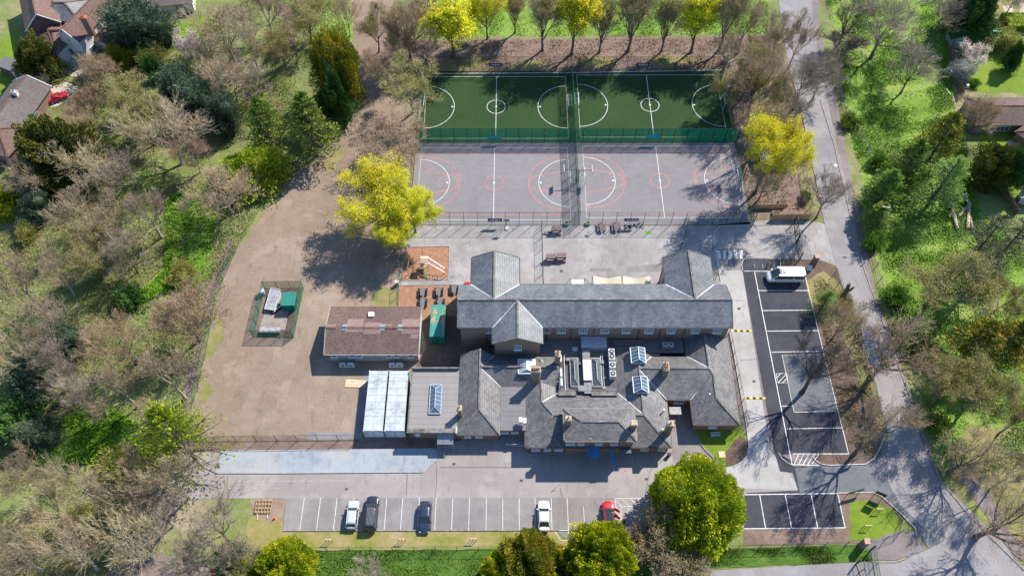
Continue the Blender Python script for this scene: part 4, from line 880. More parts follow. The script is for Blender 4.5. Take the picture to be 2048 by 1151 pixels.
mb = MB(); mb.box((p1x-.27, (pS+pN)/2, 1.5), (.06, pN-pS-.8, 2.9)); mb.build('end_panel', 'white_wall', pre)
for px in (668, 703, 718, 777, 792, 821): window(pre, (W(px, 713, 2).x, pS+.4, 1.95), .95, 1.0, bars=(0, 0), glass='glass_blue')
mb = MB(); mb.cyl((W(658, 718, 1.5).x, pS+.39, 1.6), .22, .1, 12, axis='y'); mb.build('vent_flue', 'black', pre)
def on_roof(px, py, z):
    for _ in range(12):
        p = W(px, py, z)
        z = 4.2-(4.2-3.02)*abs(p.y-pR)/((pR-pS) if p.y < pR else (pN-pR))
    return Vector((p.x, p.y, z))
def roof_patch(cs, mat, up=.035, name='roof_patch'):
    mb = MB(); pts = [on_roof(*c, 3.8)+Vector((0, 0, up)) for c in cs]; mb.plate(pts[::-1], .03); return fixn(mb.build(name, mat, pre, uv=True))
mroof('pale_tile', (.27, .19, .17), (.31, .225, .205), (.12, .08, .07), .33, .34, .03, .7, (.36, .3, .28), .2, .4)
def sq(x0, x1, y0, y1): return [(630+x0/5.233, 540+y0/5.233), (630+x1/5.233, 540+y0/5.233), (630+(x1-6)/5.233, 540+y1/5.233), (630+(x0-6)/5.233, 540+y1/5.233)]
for q in ((340, 512, 512, 592), (325, 505, 604, 648), (522, 695, 550, 592), (512, 690, 606, 668), (915, 1095, 512, 592), (905, 1085, 606, 664), (1005, 1083, 668, 712), (130, 220, 570, 592), (735, 812, 566, 585), (218, 290, 606, 625)): roof_patch(sq(*q), 'pale_tile')
mplain('blue_patch', (.20, .26, .29), .6)
for q in ((292, 345, 568, 592), (290, 345, 604, 630), (680, 735, 566, 592), (678, 732, 604, 632), (870, 922, 568, 592), (868, 918, 604, 632)): roof_patch(sq(*q), 'blue_patch', .06, 'flashing_sheet')
c = on_roof(743, 630, 4); mb = MB(); mb.box((c.x, c.y, c.z+.22), (.95, .85, .4)); mb.build('roof_hatch', 'metal_white', pre)
mb = MB(); mb.box((c.x, c.y, c.z+.03), (1.3, 1.2, .1)); mb.build('hatch_upstand', 'ridge_brown', pre)
for px in (685, 701, 784, 799):
    p = W(px, 727, .8); mb = MB(); mb.box((p.x, p.y, .5), (1.0, .42, .85)); mb.box((p.x, p.y, .03), (1.2, .6, .06))
    u = mb.build('air_conditioning_unit', 'metal_white'); tag(u, 'white %s outdoor cooling unit below the hut windows' % {685: 'westernmost', 701: 'second from the west', 784: 'third from the west', 799: 'easternmost'}[px], 'air conditioner', 'outdoor cooling units behind the classroom hut')
    m2 = MB(); m2.cyl((p.x, p.y-.25, .52), .3, .04, 14, axis='y'); m2.build('fan_guard', 'metal_grey', u)

# ======== steel containers
def container(name, x0, x1, y0, y1, h, top, side, label, rib='x', cat='container', grp=None):
    t = thing(name, label, cat, ((x0+x1)/2, (y0+y1)/2, 0), 0, grp); lx, ly = (x1-x0)/2, (y1-y0)/2
    mb = MB(); mb.box((0, 0, h/2), (2*lx-.1, 2*ly-.1, h-.06))
    n = int(2*ly/.28)
    for k in range(n):
        yy = -ly+.15+k*(2*ly-.3)/(n-1)
        for s in (-1, 1): mb.box((s*(lx-.03), yy, h/2), (.05, .12, h-.3))
    n = int(2*lx/.28)
    for k in range(n):
        for s in (-1, 1): mb.box((-lx+.15+k*(2*lx-.3)/(n-1), s*(ly-.03), h/2), (.12, .05, h-.3))
    mb.build('body', side, t)
    r = MB(); r.box((0, 0, h-.01), (2*lx-.04, 2*ly-.04, .06))
    n = int(2*ly/.3) if rib == 'x' else int(2*lx/.35)
    for k in range(n):
        if rib == 'x': r.box((0, -ly+.2+k*(2*ly-.4)/(n-1), h+.03), (2*lx-.3, .13, .035))
    r.build('roof', top, t)
    if rib != 'x':
        sm_ = MB(); [sm_.box((0, -ly+1.2*k, h+.028), (2*lx-.1, .035, .012)) for k in range(1, int(2*ly/1.2)+1)]; sm_.box((0, 0, h+.026), (.03, 2*ly-.2, .01)); sm_.build('roof_seam', 'metal_grey', t)
    c = MB()
    for sx in (-1, 1):
        for sy in (-1, 1): c.box((sx*(lx-.05), sy*(ly-.05), h/2+.01), (.16, .16, h+.07))
    c.build('corner_post', side, t)
    d = MB(); d.box((-.02-lx/2, -ly-.02, h/2), (lx-.15, .05, h-.35)); d.box((.02+lx/2, -ly-.02, h/2), (lx-.15, .05, h-.35))
    for q in (-.2, .2, -.8, .8): d.tube([(q, -ly-.06, .15), (q, -ly-.06, h-.15)], .02, 5)
    d.build('door', side, t); return t
def mrust():
    m, nt, b = _new('rusty_green_roof'); co = _co(nt)
    n = _noise(nt, co, .42, 5, .55, (1, .6, 1)); n2 = _noise(nt, co, 2.6, 5, .7, (.5, 2.2, 1))
    base = _mix(nt, _ramp(nt, n2, .35, .65), (.035, .20, .16), (.07, .33, .27))
    rust = _mix(nt, _ramp(nt, n2, .38, .62), (.36, .16, .07), (.55, .40, .22))
    nt.links.new(_mix(nt, _ramp(nt, n, .48, .54), base, rust), b.inputs['Base Color']); b.inputs['Roughness'].default_value = .6; MATS['rusty_green_roof'] = m
mrust(); mplain('container_green', (.02, .17, .12), .5, var=.2); mplain('container_white', (.50, .54, .56), .6, var=.22, scale=.7); mground('container_roof', [(.22, .25, .27), (.40, .44, .46), (.46, .50, .52)], .5, 1.6, 5, .01, .6)
mplain('container_blue', (.10, .16, .22), .5)
a, b = W(861, 609, 2.6), W(888.5, 673, 2.6)
container('shipping_container', b.x-2.45, b.x, b.y, a.y, 2.6, 'rusty_green_roof', 'container_green', 'green shipping container with a rust-patched ribbed roof between hut and school')
a, b = W(745, 741, 2.6), W(765, 861, 2.6)
container('portable_cabin', W(726, 861, 2.6).x, W(765, 861, 2.6).x, b.y, a.y, 2.6, 'container_roof', 'container_white', 'white-roofed site cabin beside the bare field, the western of the pair', rib='n', cat='cabin', grp='pair of white-roofed site cabins')
container('portable_cabin', W(768.5, 861, 2.6).x, W(808.5, 861, 2.6).x, b.y, a.y, 2.6, 'container_roof', 'container_white', 'white-roofed site cabin next to the brick annex, the eastern of the pair', rib='n', cat='cabin', grp='pair of white-roofed site cabins')

# ======== neighbouring houses
def gable_house(root, cx, cy, lx, ly, ez, rz_, rot, roofm, wallm, ov=.4, hipped=False, wins=(), offset=(0, 0)):
    """a ridge along local x; returns nothing, adds parts to root in root's own frame"""
    x, y = lx/2, ly/2; ox, oy = offset
    T = lambda p: (p[0]*math.cos(rot)-p[1]*math.sin(rot)+ox, p[0]*math.sin(rot)+p[1]*math.cos(rot)+oy, p[2])
    h = y if hipped else 0
    fs = [[(-x, -y, ez), (x, -y, ez), (x-h, 0, rz_), (-x+h, 0, rz_)], [(x, y, ez), (-x, y, ez), (-x+h, 0, rz_), (x-h, 0, rz_)]]
    if hipped: fs += [[(-x, y, ez), (-x, -y, ez), (-x+h, 0, rz_)], [(x, -y, ez), (x, y, ez), (x-h, 0, rz_)]]
    roof_part(root, [[T(p) for p in f] for f in fs], roofm)
    sg = [((-x+h, 0, rz_), (x-h, 0, rz_))]
    if hipped: sg += [((-x, s*y, ez), (-x+h, 0, rz_)) for s in (-1, 1)]+[((x, s*y, ez), (x-h, 0, rz_)) for s in (-1, 1)]
    caps(root, [(T(a), T(b)) for a, b in sg], 'ridge_brown', 'ridge_tiles', .3, .1)
    wall_part(root, [T((px, py, 0))[:2] for px, py in ((-x+ov, -y+ov), (x-ov, -y+ov), (x-ov, y-ov), (-x+ov, y-ov))], 0, ez-.1, wallm)
    if not hipped:
        for s in (-1, 1):
            mb = MB(); xx = s*(x-ov-.12); v = [T((xx+q, yy, zz)) for q in (-.12, .12) for yy, zz in ((-y+ov, ez-.1), (y-ov, ez-.1), (0, rz_-.2))]
            mb.add(v, [(0, 1, 2), (5, 4, 3), (0, 3, 4, 1), (1, 4, 5, 2), (2, 5, 3, 0)]); fixn(mb.build('gable', wallm, root, uv=True))
        caps(root, [(T((s*x, q*y, ez)), T((s*x, 0, rz_))) for s in (-1, 1) for q in (-1, 1)], 'white_frame', 'barge_board', .1, .18, -.02)
    for side, u, zz, w_, h_ in wins:      # side: +1 front (-y), -1 back, 2 right end, -2 left end
        mb = MB(); g = MB()
        if abs(side) == 1: c = (u, -side*(y-ov+.03), zz); d = (w_, .1, h_); gd = (w_-.16, .12, h_-.16)
        else: c = ((x-ov+.03)*(1 if side > 0 else -1), u, zz); d = (.1, w_, h_); gd = (.12, w_-.16, h_-.16)
        cc = T(c); mb.box(cc, d, rot); f = mb.build('window', 'white_frame', root)
        k = 3 if w_ > 1.2 else 2
        for i in range(k):
            o_ = (i-(k-1)/2)*(w_-.1)/k; c2 = (c[0]+o_, c[1], c[2]) if abs(side) == 1 else (c[0], c[1]+o_, c[2])
            g.box(T(c2), ((w_-.1)/k-.07, .125, h_-.16) if abs(side) == 1 else (.125, (w_-.1)/k-.07, h_-.16), rot)
        g.build('pane', 'glass', f)
def local(root, px, py, z): p = W(px, py, z); return (p.x-root.location.x, p.y-root.location.y)
q = W(150, 70, 0); h1 = thing('house', 'white rendered house with brown clay roof, tall brick chimney and half-timbered rear wing', 'house', (q.x, q.y, 0))
# main white wing: ridge runs up to the right
r1, r2 = W(122, 58, 8), W(222, -45, 8); dv = r2-r1; ang = math.atan2(dv.y, dv.x); perp = Vector((math.sin(ang), -math.cos(ang), 0))
e1 = W(170, 73, 5.2)
wid = abs((e1-r1).dot(perp))*2; mid_ = (r1+r2)/2
gable_house(h1, 0, 0, dv.length, wid, 5.2, 8.0, ang, 'clay_tile', 'white_wall', wins=[(1, -5.5, 4.0, 1.5, 1.1), (1, -2, 4.0, 1.3, 1.1), (1, 2.2, 4.0, 1.5, 1.1), (1, -6, 1.5, 1.6, 1.2), (1, 0, 1.5, 1.6, 1.2), (-2, 0, 4.9, .5, .9), (-2, -1.5, 1.4, 1.2, 1.6), (-2, 1.4, 1.4, 1.6, 1.8)], offset=(mid_.x-q.x, mid_.y-q.y))
c = W(166, 34, 9.6); chimney(h1, c.x-q.x, c.y-q.y, 5, 9.6, 1.3, .8, [(-.3, 0), (.1, 0)], 'red_brick', 'terracotta')
a_ = W(205, 62, 3.6); gable_house(h1, 0, 0, 4.6, 3.4, 2.6, 3.9, ang, 'red_brick', 'white_wall', hipped=True, offset=(a_.x-q.x, a_.y-q.y))
a_ = W(104, 68, 4.5); gable_house(h1, 0, 0, 7.5, 8.5, 3.4, 5.6, ang+math.pi/2, 'clay_tile', 'white_wall', hipped=True, offset=(a_.x-q.x, a_.y-q.y), wins=[(1, -1.5, 1.8, 1.4, 1.2), (2, 1, 1.8, 1.6, 1.2), (2, -1.4, 1.8, 1.2, 1.2)])
a_ = W(62, 18, 6.5); gable_house(h1, 0, 0, 15, 7.2, 5.0, 8.2, math.pi/2+.42, 'clay_tile', 'clay_tile', offset=(a_.x-q.x, a_.y-q.y+3), wins=[(-2, 0, 3, 1.8, 1.2)])
a_ = W(120, 8, 6.0); gable_house(h1, 0, 0, 9, 7, 4.4, 6.4, 0, 'slate', 'white_wall', hipped=True, offset=(a_.x-q.x, a_.y-q.y), wins=[(1, -2.4, 3.5, 1.2, 1), (1, 0, 3.5, 1.6, 1), (1, 2.4, 3.5, 1.2, 1), (1, -1.6, 1.4, 1.4, 1.2), (1, 1.6, 1.4, 1.4, 1.2)])
a_ = W(126, 43, 2.2); mb = MB(); mb.box((a_.x-q.x, a_.y-q.y, 1.1), (3.4, 1.8, 2.2)); mb.build('bay', 'white_frame', h1)
mb = MB(); [mb.box((a_.x-q.x-1.2+k*.8, a_.y-q.y, 2.22), (.6, 1.4, .05)) for k in range(4)]; mb.build('bay_glazing', 'glass', h1)
a_ = W(18, 128, 2.3); a2_ = W(60, 136, 2.4)
mb = MB(); mb.box((a_.x-q.x, a_.y-q.y, 1.1), (4.2, 2.6, 2.3), -.45); mb.build('garage', 'timber_frame', h1); mb = MB(); mb.box((a_.x-q.x, a_.y-q.y, 2.33), (4.5, 3.0, .12), -.45); mb.build('garage_roof', 'felt_dark', h1)
mb = MB(); mb.box((a2_.x-q.x, a2_.y-q.y, 1.2), (6.8, 3.4, 2.4), -.22); mb.build('garden_room', 'white_wall', h1); mb = MB(); mb.box((a2_.x-q.x, a2_.y-q.y, 2.43), (7.0, 3.7, .1), -.22); mb.build('garden_room_roof', 'felt_dark', h1)
q = W(40, 230, 0); h2 = thing('bungalow', 'bungalow with a dark brown tiled hipped roof and small white chimney at the left edge', 'house', (q.x, q.y, 0))
r1, r2 = W(52, 153, 4.9), W(5, 218, 4.9); dv = r2-r1; ang = math.atan2(dv.y, dv.x)
gable_house(h2, 0, 0, dv.length+5, 8.6, 2.7, 5.0, ang, 'grey_tile', 'red_brick', offset=((r1.x+r2.x)/2-q.x+2.2*math.cos(ang), (r1.y+r2.y)/2-q.y+2.2*math.sin(ang)), wins=[(-1, 0, 1.5, 1.6, 1.1)])
a_ = W(8, 248, 4.2); gable_house(h2, 0, 0, 12, 8.5, 2.6, 4.6, R(-20), 'clay_tile', 'red_brick', hipped=True, offset=(a_.x-q.x-2, a_.y-q.y-1))
c = W(27, 183, 5.6); chimney(h2, c.x-q.x, c.y-q.y, 3.4, 5.6, 1.0, .8, [(0, 0)], 'white_wall', 'concrete')
q = W(350, 15, 0); h3 = thing('garden_building', 'low outbuilding with corrugated grey roof and pale walls behind the top left trees', 'outbuilding', (q.x, q.y, 0))
gable_house(h3, 0, 0, 9.5, 6.5, 2.6, 3.6, R(10), 'grey_tile', 'white_wall', offset=(0, .6), wins=[(1, 1.5, 1.5, 1.6, 1.3)])
q = W(1985, 222, 0); h4 = thing('bungalow', 'bungalow with shallow brown tiled hipped roof by the right hand garden lawn', 'house', (q.x, q.y, 0))
a_ = W(2010, 215, 3.6); gable_house(h4, 0, 0, 20, 7.6, 2.6, 4.2, 0, 'brown_tile', 'brick', hipped=True, offset=(a_.x-q.x+3.5, a_.y-q.y), wins=[(1, -4, 1.4, 2.6, 1.2), (1, 1, 1.4, 1.6, 1.2)])
q = W(2060, 280, 0); h5 = thing('garden_building', 'brown roofed annexe at the right edge of the photograph beyond the bungalow', 'outbuilding', (q.x, q.y, 0))
gable_house(h5, 0, 0, 9, 6, 2.5, 4.0, R(35), 'brown_tile', 'red_brick', hipped=True, offset=(1, 0))
q = W(2046, 400, 0); h6 = thing('garden_shed', 'small grey shed roof at the right edge below the conifers', 'shed', (q.x, q.y, 0))
gable_house(h6, 0, 0, 3, 2.6, 1.9, 2.6, R(70), 'slate', 'metal_light')
for r_ in (school, low, annex, pre): place_kids(r_)
# ---------------------------------------------------------------- trees and shrubs
def norm(a): return a/np.maximum(np.linalg.norm(a, axis=-1, keepdims=True), 1e-9)
def tubes_np(P, Rr, n):
    """P (N,K,3) centre lines, Rr (N,K) radii -> verts, quads"""
    N, K, _ = P.shape
    T = np.empty_like(P); T[:, 1:-1] = P[:, 2:]-P[:, :-2] if K > 2 else T[:, 1:-1]; T[:, 0] = P[:, 1]-P[:, 0]; T[:, -1] = P[:, -1]-P[:, -2]
    T = norm(T); up = np.where(np.abs(T[..., 2:3]) < .9, np.array([0, 0, 1.0]), np.array([1.0, 0, 0]))
    A = norm(np.cross(T, up)); B = np.cross(T, A)
    ang = np.arange(n)*2*np.pi/n
    V = P[:, :, None]+Rr[:, :, None, None]*(A[:, :, None]*np.cos(ang)[None, None, :, None]+B[:, :, None]*np.sin(ang)[None, None, :, None])
    idx = np.arange(N*K*n).reshape(N, K, n)
    a = idx[:, :-1]; b = idx[:, 1:]
    Q = np.stack([a, np.roll(a, -1, 2), np.roll(b, -1, 2), b], -1).reshape(-1, 4)
    return V.reshape(-1, 3), Q
def branch(rng, S, D, L, R0, R1, K, jit, trop):
    N = len(S); P = np.empty((N, K, 3)); P[:, 0] = S; d = D.copy()
    for k in range(1, K):
        d = norm(d+rng.normal(0, jit, (N, 3))+np.array([0, 0, 1.0])*trop); P[:, k] = P[:, k-1]+d*(L/(K-1))[:, None]
    t = np.linspace(0, 1, K)[None]; return P, R0[:, None]*(1-t)+R1[:, None]*t
def sprout(rng, P, Rr, L, m, tmin, ang, lr, rr, upb=0.0):
    """m children on each parent"""
    N, K, _ = P.shape; t = rng.uniform(tmin, 1, (N, m)); t[:, 0] = 1.0
    x = t*(K-1); i = np.minimum(x.astype(int), K-2); f = (x-i)[..., None]; n = np.arange(N)[:, None]
    S = P[n, i]*(1-f)+P[n, i+1]*f; T = norm(P[n, i+1]-P[n, i]); rad = Rr[n, i]*(1-f[..., 0])+Rr[n, i+1]*f[..., 0]
    rv = norm(rng.normal(0, 1, (N, m, 3))); perp = norm(rv-T*(rv*T).sum(-1, keepdims=True))
    a = rng.normal(ang, ang*.3, (N, m, 1)); a[:, 0] *= .4
    D = norm(T*np.cos(a)+perp*np.sin(a)+np.array([0, 0, upb]))
    Lc = L[:, None]*lr*(1.15-.45*t)*rng.uniform(.7, 1.2, (N, m))
    return S.reshape(-1, 3), D.reshape(-1, 3), Lc.ravel(), np.minimum(rad*rr, rad).ravel()
def skeleton(seed, h=14., r=6., fork=.28, limbs=6, limb_ang=.55, counts=(5, 5, 5, 3), trop=.07, jit=.075, spread_k=1.0, lrat=.70, tr=.26, lean=.0, tip=.016):
    rng = np.random.default_rng(seed)
    S = np.zeros((1, 3)); D = norm(np.array([[lean, rng.normal(0, .04), 1.0]])); L = np.array([h*(fork+.18)])
    P, Rr = branch(rng, S, D, L, np.array([tr]), np.array([tr*.62]), 6, .03, .02)
    Rr[:, 0] *= 1.35
    lev = [(P, Rr, 8)]
    s, d, l, r0 = sprout(rng, P, Rr, L, limbs, .55, limb_ang, 1.0, .62, .1)
    az = np.arange(len(s))*2.4+rng.uniform(0, 6); tl = np.abs(rng.normal(limb_ang, .15, len(s))); tl[0] *= .3
    d = np.stack([np.sin(tl)*np.cos(az), np.sin(tl)*np.sin(az), np.cos(tl)], -1); l = np.full(len(s), h*.46)*rng.uniform(.8, 1.15, len(s))
    P, Rr = branch(rng, s, d, l, r0, r0*.35, 6, jit*.8, trop); lev.append((P, Rr, 6)); L = l
    ks = [6, 5, 4, 3, 2]; angs = [a_*spread_k for a_ in (.42, .45, .5, .55, .6)]
    for i, m in enumerate(counts):
        s, d, l, r0 = sprout(rng, P, Rr, L, m, .15, angs[i], lrat, .62, .08)
        r0 = np.maximum(r0, tip*1.3)
        P, Rr = branch(rng, s, d, l, r0, np.maximum(r0*.4, tip), ks[i], jit, trop); L = l
        lev.append((P, Rr, 4 if i == 0 else 3))
    # scale to the wanted height and spread
    A = np.concatenate([p.reshape(-1, 3) for p, _, _ in lev]); hz = np.percentile(A[:, 2], 99.7); rad = np.percentile(np.hypot(A[:, 0], A[:, 1]), 97)
    sc = np.array([r/rad, r/rad, h/hz])
    return [(p*sc, q, n) for p, q, n in lev], rng
def merge(parts):
    V = []; Q = []; o = 0
    for v, q in parts: V.append(v); Q.append(q+o); o += len(v)
    return np.concatenate(V), np.concatenate(Q)
def leaf_quads(rng, C, size, asp=.7, flat=0.0, dirs=None):
    N = len(C); a = norm(rng.normal(0, 1, (N, 3))) if dirs is None else norm(dirs+rng.normal(0, .35, (N, 3)))
    b = rng.normal(0, 1, (N, 3)); b[:, 2] *= (1-flat); b = norm(np.cross(a, b))
    s = size*rng.uniform(.6, 1.3, (N, 1))
    V = np.stack([C-a*s*.5-b*s*asp*.35, C-a*s*.1+b*s*asp*.5*.9, C+a*s*.5+b*s*asp*.1, C+a*s*.05-b*s*asp*.5], 1)
    return V.reshape(-1, 3), np.arange(N*4).reshape(N, 4)
PROTO = {}
FRONT = []
def make_decid(kind, seed, twig, bark='bark', leaf=None, nleaf=0, lsize=.3, cluster=3, spread=.35, split=3, name='tree', **kw):
    lev, rng = skeleton(seed, **kw)
    root = bpy.data.objects.new(name, None); FRONT.append(root)
    V, Q = merge([tubes_np(p, q, n) for p, q, n in lev[:split]])
    me1 = fast_mesh('trunk', V, Q, bark, smooth=True)
    pr = [tubes_np(p, q, n) for p, q, n in lev[split:]]; V, Q = merge(pr)
    # every twig keeps its own shade
    at = np.repeat(rng.random(len(Q)//9+1), 9)[:len(Q)]
    if leaf:
        tips = np.concatenate([p[:, -1] for p, _, _ in lev[-2:]]); tips = tips[rng.integers(0, len(tips), nleaf)]
        C = np.repeat(tips, cluster, 0)+rng.normal(0, spread, (nleaf*cluster, 3))
        lv, lq = leaf_quads(rng, C, lsize)
        me3 = fast_mesh('foliage', lv, lq, leaf, np.repeat(rng.random(nleaf), cluster))
    else: me3 = None
    me2 = fast_mesh('crown', V, Q, twig, at)
    parts = [('trunk', me1), ('crown', me2)]+([('foliage', me3)] if me3 else [])
    PROTO.setdefault(kind, []).append((name, parts, kw.get('h', 14.), kw.get('r', 6.)))
def lumpy(rng, U, k=9, amp=.16, f=3.2):
    s = np.zeros(len(U))
    for _ in range(k):
        w = rng.normal(0, f, 3); s += np.sin(U@w+rng.uniform(0, 6.28))
    return 1+amp*s/math.sqrt(k/2)
def make_dense(kind, seed, leaf, h=10., r=5., n=15000, shape='dome', size=.6, asp=.35, amp=.16, base=.04, bark='bark', name='tree', depth=.22, droop=0.0, core=True, ff=3.2):
    """thick evergreen crown: overlapping leaf sprays all through an uneven outer layer"""
    rng = np.random.default_rng(seed); U = norm(rng.normal(0, 1, (n, 3))); U[:, 2] = np.abs(U[:, 2])*rng.choice([1, 1, 1, -.45], n); U = norm(U)
    def rad(U, rg):
        lm = lumpy(rg, U, amp=amp, f=ff)
        lm *= lumpy(rg, U, k=14, amp=amp*.55, f=ff*3)
        return lm
    sd = rng.integers(1 << 30)
    lm = rad(U, np.random.default_rng(sd))
    def shape_pt(U, lm, q):
        z = U[:, 2]; x = U[:, :2]
        if shape == 'cone':
            hh = (z*.5+.5); w = np.sqrt(np.maximum(0, 1-hh))**.9*1.15; az = np.arctan2(x[:, 1], x[:, 0])
            P = np.stack([np.cos(az)*w*r, np.sin(az)*w*r, base*h+hh*h*(1-base)], -1); c = np.array([0, 0, h*.35])
            return c+(P-c)*(lm*q)[:, None]
        c = np.array([0, 0, h*.42]); P = np.stack([x[:, 0]*r, x[:, 1]*r, np.where(z > 0, z*h*.58, z*h*.42*2.0)], -1)
        return c+P*(lm*q)[:, None]
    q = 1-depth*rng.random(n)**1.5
    C = shape_pt(U, lm, q); C[:, 2] = np.maximum(C[:, 2], .1)
    D = norm(C-np.array([0, 0, h*.3])); D[:, 2] += .25-droop; D = norm(D)
    V, Q = leaf_quads(rng, C, size, asp, dirs=D)
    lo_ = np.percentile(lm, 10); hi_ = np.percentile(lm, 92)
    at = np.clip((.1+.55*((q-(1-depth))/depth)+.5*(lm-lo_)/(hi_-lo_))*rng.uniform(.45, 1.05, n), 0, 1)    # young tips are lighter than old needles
    me = fast_mesh('crown', V, Q, leaf, at)
    parts = []
    tv, tq = tubes_np(np.array([[[0, 0, 0], [0, 0, h*.25], [.05, .05, h*.75]]], float), np.array([[.035*h*.6, .022*h, .008*h]]), 8)
    parts.append(('trunk', fast_mesh('trunk', tv, tq, bark, smooth=True))); parts.append(('crown', me))
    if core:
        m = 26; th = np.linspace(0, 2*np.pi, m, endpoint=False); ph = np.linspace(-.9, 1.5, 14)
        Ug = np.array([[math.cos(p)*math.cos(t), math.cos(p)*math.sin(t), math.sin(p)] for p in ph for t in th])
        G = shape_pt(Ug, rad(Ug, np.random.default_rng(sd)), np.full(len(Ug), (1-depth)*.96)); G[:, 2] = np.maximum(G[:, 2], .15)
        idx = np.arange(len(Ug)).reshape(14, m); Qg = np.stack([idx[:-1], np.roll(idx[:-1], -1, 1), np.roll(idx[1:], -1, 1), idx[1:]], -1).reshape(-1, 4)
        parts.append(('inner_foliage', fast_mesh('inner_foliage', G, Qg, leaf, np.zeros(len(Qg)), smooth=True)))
    PROTO.setdefault(kind, []).append((name, parts, h, r))
def make_layered(kind, seed, leaf, h=16., r=5.5, whorls=13, per=9, bark='bark', size=.55, asp=.4, name='tree', feather=34, droop=.12, top=.12, flatk=.6):
    """cedar or larch: level boughs in tiers, each carrying flat sprays"""
    rng = np.random.default_rng(seed); S = []; D = []; L = []
    for k in range(whorls):
        t = (k+.6)/whorls; z = h*(.12+.86*t); rr_ = r*((1-t)**.8*.98+top*(1-t)+.06)
        for j in range(per if t < .8 else 6):
            a = rng.uniform(0, 6.283); S.append([0, 0, z+rng.normal(0, .15)]); D.append([math.cos(a), math.sin(a), rng.normal(.12+.5*t, .1)]); L.append(rr_*rng.uniform(.7, 1.15))
    S = np.array(S); D = norm(np.array(D)); L = np.array(L)
    P, Rr = branch(rng, S, D, L, L*.018+.02, np.full(len(L), .02), 5, .06, -droop*.3)
    tv, tq = tubes_np(np.array([[[0, 0, 0], [0, 0, h*.5], [0, 0, h*.98]]], float), np.array([[.32, .2, .03]]), 8); bv, bq = tubes_np(P, Rr, 4)
    V, Q = merge([(tv, tq), (bv, bq)]); me1 = fast_mesh('trunk', V, Q, bark, smooth=True)
    N = len(P); m = feather; t = rng.uniform(.25, 1.02, (N, m)); x = np.clip(t*4, 0, 3.999); i = x.astype(int); f = (x-i)[..., None]; n = np.arange(N)[:, None]
    C = P[n, i]*(1-f)+P[n, i+1]*f; side = norm(np.stack([-D[:, 1], D[:, 0], np.zeros(N)], -1))
    w = (L[:, None]*.26*np.sin(np.clip(t, 0, 1)*2.6)+.15)*rng.uniform(-1, 1, (N, m))
    C = C+side[:, None]*w[..., None]+np.array([0, 0, -1])*np.abs(w)[..., None]*droop+rng.normal(0, .10, (N, m, 3))
    dd = (D[:, None]+side[:, None]*np.sign(w)[..., None]*.8+np.zeros((N, m, 3))).reshape(-1, 3); C = C.reshape(-1, 3)
    V, Q = leaf_quads(rng, C, size, asp, flatk, dirs=dd)
    at = np.clip(t*rng.uniform(.3, 1.1, t.shape), 0, 1).ravel()
    PROTO.setdefault(kind, []).append((name, [('trunk', me1), ('crown', fast_mesh('crown', V, Q, leaf, at))], h, r))
T4 = (6, 5, 5, 3)
for s in (1, 2, 3): make_decid('bare', s, 'twig_tan', 'bark_pale', name='bare_tree', counts=T4, limb_ang=.6)
for s in (4, 5): make_decid('grey', s, 'twig_grey', 'bark', name='bare_tree', counts=T4, limb_ang=.5, tr=.24)
for s in (6, 7): make_decid('pink', s, 'twig_pink', 'bark_pale', name='bare_tree', counts=(6, 6, 5, 3), spread_k=1.25, limb_ang=.7, fork=.16)
for s in (8, 9): make_decid('vase', s, 'twig_tan', 'bark', name='bare_tree', counts=T4, limb_ang=.33, fork=.12, limbs=8, r=3.6, leaf='leaf_olive', nleaf=1500, cluster=2, lsize=.17)
for s in (10, 11): make_decid('yellow', s, 'twig_tan', 'bark', name='maple_tree', counts=T4, limb_ang=.66, fork=.2, limbs=10, leaf='leaf_yellow', nleaf=8200, cluster=4, lsize=.19, spread=.26)
make_decid('yellowvase', 12, 'twig_tan', 'bark', name='maple_tree', counts=T4, limb_ang=.3, fork=.14, limbs=8, r=3.6, leaf='leaf_yellow', nleaf=4500, cluster=4, lsize=.26, spread=.26)
for s in (13, 14): make_decid('bud', s, 'twig_tan', 'bark', name='budding_tree', counts=T4, limb_ang=.6, leaf='leaf_olive', nleaf=3300, cluster=3, lsize=.19, spread=.3)
for s in (15, 16): make_decid('brownbud', s, 'twig_pink', 'bark', name='budding_tree', counts=(6, 6, 5, 3), spread_k=1.25, limb_ang=.65, fork=.14, leaf='leaf_brownish', nleaf=2600, cluster=2, lsize=.17, spread=.3)
for s in (17, 18): make_decid('dark', s, 'twig_dark', 'twig_dark', name='bare_tree', counts=(5, 5, 4, 3), limb_ang=.5, tr=.4, fork=.3)
for s in (25, 26): make_decid('open', s, 'twig_pink', 'bark', name='bare_tree', counts=(5, 5, 4, 3), limb_ang=.5, tr=.38, fork=.28, leaf='leaf_brownish', nleaf=1200, cluster=2, lsize=.15, spread=.25)
make_decid('blossom', 19, 'twig_grey', 'bark', name='blossom_tree', counts=(5, 4, 4, 3), h=6., r=3., fork=.12, leaf='blossom', nleaf=2200, cluster=2, lsize=.2, spread=.2, tr=.14)
for s in (20, 21): make_decid('dome', s, 'twig_grey', 'bark', name='bare_shrub', counts=(7, 6, 5, 3), h=6., r=4., limb_ang=.75, fork=.04, limbs=9, tr=.12)
make_decid('domebrown', 22, 'twig_tan', 'bark', name='bare_shrub', counts=(7, 6, 5, 3), h=6., r=4., limb_ang=.75, fork=.04, limbs=9, tr=.12, leaf='leaf_brownish', nleaf=3500, cluster=2, lsize=.14, spread=.2)
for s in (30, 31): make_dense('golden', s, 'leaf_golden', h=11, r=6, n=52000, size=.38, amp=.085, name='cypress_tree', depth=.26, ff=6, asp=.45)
make_dense('fresh', 60, 'leaf_fresh', h=9, r=5, n=44000, size=.34, amp=.085, name='cypress_tree', depth=.28, ff=5)
